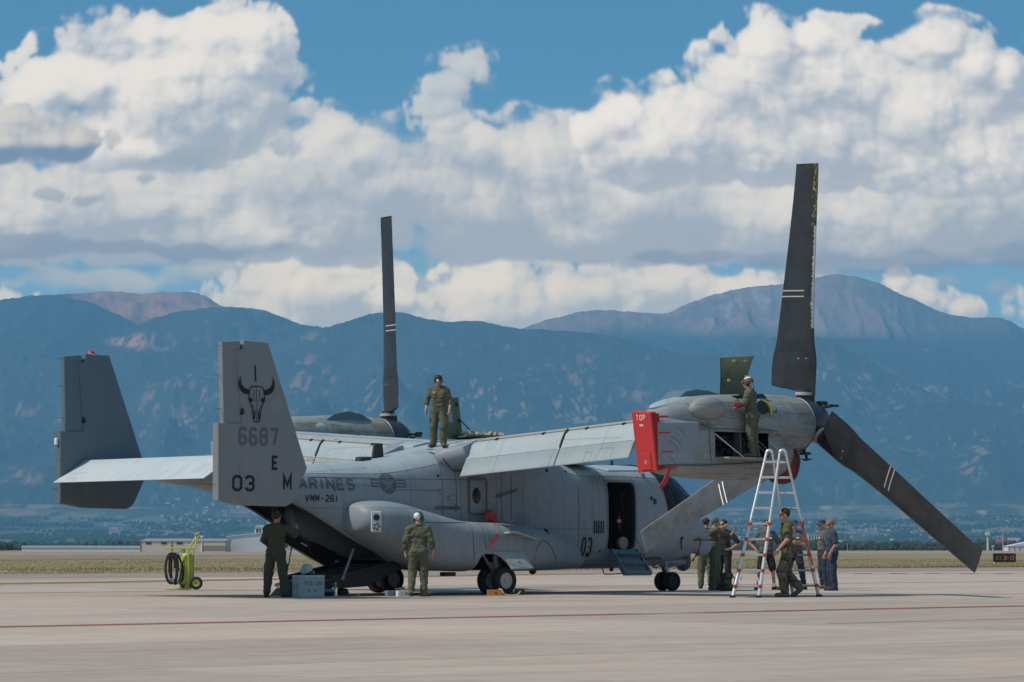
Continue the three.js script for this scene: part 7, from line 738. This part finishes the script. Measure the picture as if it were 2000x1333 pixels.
{ // equipment by the ramp
  const c = G(601, 1166.2), t = thing('equipment_case', 'pale blue-grey metal case stencilled FC3-120 beside the ramp', 'case', [c.x + 0.0, 0, c.z - 0.12], 0.42); const cm = mat([0.34, 0.42, 0.45], 0.5); mesh('box', rbox(0.58, 0.44, 0.42, 0.012, 0, 0.22, 0), cm, t); mesh('lid', rbox(0.595, 0.05, 0.435, 0.01, 0, 0.44, 0), mat([0.42, 0.50, 0.53], 0.5), t); mesh('edge_trim', [box(0.02, 0.42, 0.02, -0.285, 0.21, 0.208), box(0.02, 0.42, 0.02, 0.285, 0.21, 0.208), box(0.58, 0.02, 0.02, 0, 0.015, 0.208)], cm, t); mesh('lettering', new THREE.PlaneGeometry(0.56, 0.36).translate(0.0, 0.20, 0.2135), decal(560, 360, (x) => { write(x, 'FC3-120', 120, 50, 48, 84, 12, 11, 'rgba(26,34,44,0.95)'); write(x, '2 0', 190, 220, 52, 60, 18, 8, 'rgba(40,54,66,0.85)'); }), t); mesh('end_lettering', new THREE.PlaneGeometry(0.38, 0.3).rotateY(-Math.PI / 2).translate(-0.2925, 0.22, 0), decal(380, 300, (x) => write(x, '26', 80, 90, 74, 110, 60, 14, 'rgba(24,32,42,0.95)')), t); mesh('latch', [rbox(0.05, 0.06, 0.02, 0.006, -0.15, 0.42, 0.22), rbox(0.05, 0.06, 0.02, 0.006, 0.15, 0.42, 0.22)], mMetal, t);
  const h = thing('flight_helmet', 'silver and green helmet lying on the blue-grey case', 'helmet', [c.x - 0.02, 0.465, c.z - 0.12], 0.4); mesh('shell', new THREE.SphereGeometry(0.135, 20, 12, 0, 6.283, 0, 1.9).scale(1, 1.0, 1.1).rotateZ(0.5).translate(-0.02, 0.11, 0), mat([0.40, 0.46, 0.50], 0.3), h); mesh('ear_cup', new THREE.SphereGeometry(0.06, 12, 8).translate(0.06, 0.065, 0.08), M_.green, h); mesh('visor', rbox(0.06, 0.06, 0.14, 0.02, 0.12, 0.06, 0), mMetal, h);
  const d = G(562, 1164.5), dk = thing('tool_box', 'dark grey tool box standing between the person and the blue-grey case', 'tool box', [d.x + 0.02, 0, d.z - 0.1], 0.3); mesh('box', rbox(0.34, 0.30, 0.34, 0.02, 0, 0.15, 0), mat([0.05, 0.06, 0.065], 0.6), dk); mesh('clasp', rbox(0.05, 0.06, 0.02, 0.006, 0.12, 0.2, 0.178), mat([0.45, 0.32, 0.12], 0.5), dk); mesh('lid', rbox(0.36, 0.04, 0.36, 0.01, 0, 0.31, 0), mat([0.07, 0.08, 0.085], 0.6), dk);
  const b = G(634, 1166), bag = thing('gear_bag', 'black and dark red gear bag slumped against the case', 'bag', [b.x - 0.02, 0, b.z - 0.05], 0.2); mesh('body', skinOf([[V(-0.12, 0.10, 0), V(0.14, 0.10, 0), 0.10, 0.09], [V(-0.05, 0.22, 0), V(0.10, 0.24, -0.02), 0.09, 0.07], [V(0.1, 0.1, 0.05), V(0.2, 0.07, 0.05), 0.06, 0.05]], 0.04, 0.018, (x, y, z) => 0.012 * vnoise(x * 20, y * 20, z * 20)), M_.black, bag); mesh('red_pouch', skinOf([[V(-0.1, 0.34, 0.03), V(0.08, 0.33, 0.05), 0.05, 0.04], [V(0.08, 0.33, 0.05), V(0.15, 0.36, 0.03), 0.03, 0.03]], 0.03, 0.016, (x, y, z) => 0.008 * vnoise(x * 26, y * 26, z * 26)), mat([0.10, 0.022, 0.03], 0.8), bag); mesh('blue_strap', rbox(0.22, 0.07, 0.05, 0.02, 0.08, 0.13, 0.12), mat([0.05, 0.16, 0.20], 0.7), bag);
  const w = G(655, 1166), bo = thing('water_bottle', 'clear plastic water bottle standing by the gear bag', 'bottle', [w.x, 0, w.z]); mesh('bottle', new THREE.LatheGeometry([[0.0, 0.004], [0.040, 0.004], [0.045, 0.02], [0.043, 0.10], [0.046, 0.17], [0.040, 0.215], [0.018, 0.26], [0.016, 0.285], [0, 0.286]].map((p) => new THREE.Vector2(...p)), 22), new THREE.MeshPhysicalMaterial({ color: rgb(0.85, 0.93, 0.97), roughness: 0.08, transmission: 0.85, thickness: 0.05, ior: 1.3 }), bo); mesh('cap', new THREE.CylinderGeometry(0.017, 0.017, 0.022, 14).translate(0, 0.292, 0), M_.white, bo);
  const gb = G(668, 1164.5), gr = thing('green_stuff_sack', 'small dark green sack beside the water bottle', 'sack', [gb.x, 0, gb.z - 0.1]); mesh('sack', skinOf([[V(-0.04, 0.09, 0), V(0.06, 0.085, 0), 0.085, 0.08]], 0.03, 0.018, (x, y, z) => 0.012 * vnoise(x * 22, y * 22, z * 22)), mat([0.022, 0.045, 0.032], 0.8), gr); mesh('drawcord', [tube([V(0.12, 0.1, 0.02), V(0.18, 0.03, 0.06), V(0.26, 0.012, 0.04)], 0.008)], mat([0.35, 0.20, 0.05], 0.8), gr);
  const rc = G(690, 1165), rl = thing('red_tow_strap', 'short red strap lying flat on the concrete', 'strap', [rc.x - 0.1, 0, rc.z]); mesh('webbing', rbox(0.42, 0.022, 0.05, 0.008, 0, 0.013, 0, 0, 0.2), mat([0.32, 0.05, 0.03], 0.8), rl); mesh('buckle', rbox(0.06, 0.03, 0.06, 0.01, 0.22, 0.018, -0.04), mMetal, rl);
  const rv = thing('red_cloth', 'dark red cloth on the far edge of the ramp', 'cloth', L2W(-2.85, 0.86, -0.95).toArray()); mesh('cloth', skinOf([[V(-0.08, 0.03, 0), V(0.10, 0.02, 0), 0.05, 0.04], [V(-0.1, 0.05, 0), V(-0.14, 0.08, 0), 0.03, 0.03]], 0.03, 0.016, (x, y, z) => 0.01 * vnoise(x * 24, y * 24, z * 24)), mat([0.17, 0.03, 0.035], 0.9), rv);
}
{ // chocks
  const chock = (name, px, py, label, col, col2, w = 0.34, h = 0.13, turn = 0.1) => { const c = G(px, py), t = thing(name, label, 'wheel chock', [c.x, 0, c.z - 0.08], turn); mesh('block', slab([[-w / 2, 0], [w / 2, 0], [w / 2, h * 0.8], [w * 0.3, h], [-w / 2, h]], 0.16, 0.008).translate(0, 0.004, -0.08), mat(col, 0.7), t); mesh('end_plate', rbox(0.012, h * 0.9, 0.15, 0.003, -w / 2 - 0.012, h / 2, 0), mat(col2, 0.7), t); mesh('rope_hole', new THREE.CylinderGeometry(0.018, 0.018, 0.01, 12).rotateX(Math.PI / 2).translate(0.02, h * 0.55, 0.093), mBlack, t); return t; };
  chock('wheel_chock', 966, 1164, 'orange chock behind the near main wheel', [0.46, 0.19, 0.035], [0.25, 0.10, 0.03], 0.32, 0.115); chock('wheel_chock', 1016, 1162.5, 'brown chock in front of the near main wheel', [0.16, 0.085, 0.035], [0.10, 0.05, 0.02], 0.20, 0.12);
  chock('wheel_chock', 766, 1165.5, 'blue-grey chock on the concrete left of the white one', [0.16, 0.27, 0.31], [0.12, 0.2, 0.24], 0.26, 0.11, 0.4); chock('wheel_chock', 789, 1166.3, 'white chock beside the helmeted walking person', [0.55, 0.56, 0.55], [0.62, 0.63, 0.62], 0.30, 0.12, 0.35);
  const a = G(976, 1164.3), r = thing('chock_rope', 'pale rope looped from the orange chock round the wheel', 'rope', [a.x, 0, a.z]); mesh('rope', tube([V(0, 0.14, 0.02), V(0.05, 0.13, 0.06), V(0.10, 0.04, 0.08), V(0.25, 0.014, 0.06), V(0.40, 0.03, 0.04), V(0.46, 0.10, 0.02)], 0.014, 40, 6), mat([0.48, 0.43, 0.36], 0.9), r); mesh('knot', new THREE.SphereGeometry(0.024, 10, 8).translate(0, 0.14, 0.02), mat([0.48, 0.43, 0.36], 0.9), r);
  const y = G(778, 1164.7), yb = thing('yellow_tool', 'small yellow and brass tool resting on the blue-grey chock', 'tool', [y.x + 0.02, 0.118, y.z - 0.14]); mesh('handle', rod(V(-0.1, 0.03, 0), V(0.05, 0.05, 0), 0.022), mYellow, yb); mesh('head', rbox(0.07, 0.05, 0.05, 0.012, 0.08, 0.055, 0), mTan, yb);
}
{ // backpack
  const c = G(1418, 1155), t = thing('backpack', 'brown and green camouflage backpack on the concrete beside the ladder foot', 'backpack', [c.x, 0, c.z], -0.3); const camo = new THREE.MeshStandardMaterial({ roughness: 0.9, map: dataTex(256, 256, (u, v) => { const n = tfbm(u, v, 6, 3, 401), m = tfbm(u, v, 8, 3, 411); return n > 0.12 ? [S8(0.13), S8(0.095), S8(0.055)] : m > 0.1 ? [S8(0.022), S8(0.03), S8(0.022)] : [S8(0.060), S8(0.058), S8(0.035)]; }) }); mesh('pack', skinOf([[V(-0.05, 0.16, 0), V(0.05, 0.34, -0.03), 0.15, 0.12], [V(-0.16, 0.10, 0.03), V(0.10, 0.10, 0.05), 0.09, 0.10], [V(0.0, 0.38, -0.02), V(0.08, 0.40, -0.02), 0.09, 0.08]], 0.05, 0.02, (x, y, z) => 0.012 * vnoise(x * 18, y * 18, z * 18)), camo, t); mesh('front_pocket', skinOf([[V(-0.08, 0.17, 0.12), V(0.04, 0.20, 0.11), 0.07, 0.07]], 0.03, 0.018), camo, t); mesh('strap', [tube([V(0.15, 0.40, 0.03), V(0.24, 0.30, 0.06), V(0.22, 0.12, 0.08), V(0.26, 0.02, 0.06)], 0.015), tube([V(-0.12, 0.36, 0.08), V(-0.02, 0.28, 0.16), V(0.04, 0.12, 0.18)], 0.014)], M_.black, t); mesh('name_tag', rbox(0.05, 0.04, 0.02, 0.008, -0.22, 0.1, 0.08), M_.white, t);
  const q = thing('red_tool_pouch', 'small red pouch in the hands of the person on the nacelle', 'pouch', L2W(1.62, 4.14, 7.90).toArray()); mesh('pouch', rbox(0.16, 0.11, 0.12, 0.03, 0, 0, 0), mat([0.22, 0.03, 0.035], 0.75), q); mesh('handle', tube([V(-0.06, 0.05, 0), V(0, 0.1, 0), V(0.06, 0.05, 0)], 0.01), mBlack, q);
}
renderer.render(scene, camera);
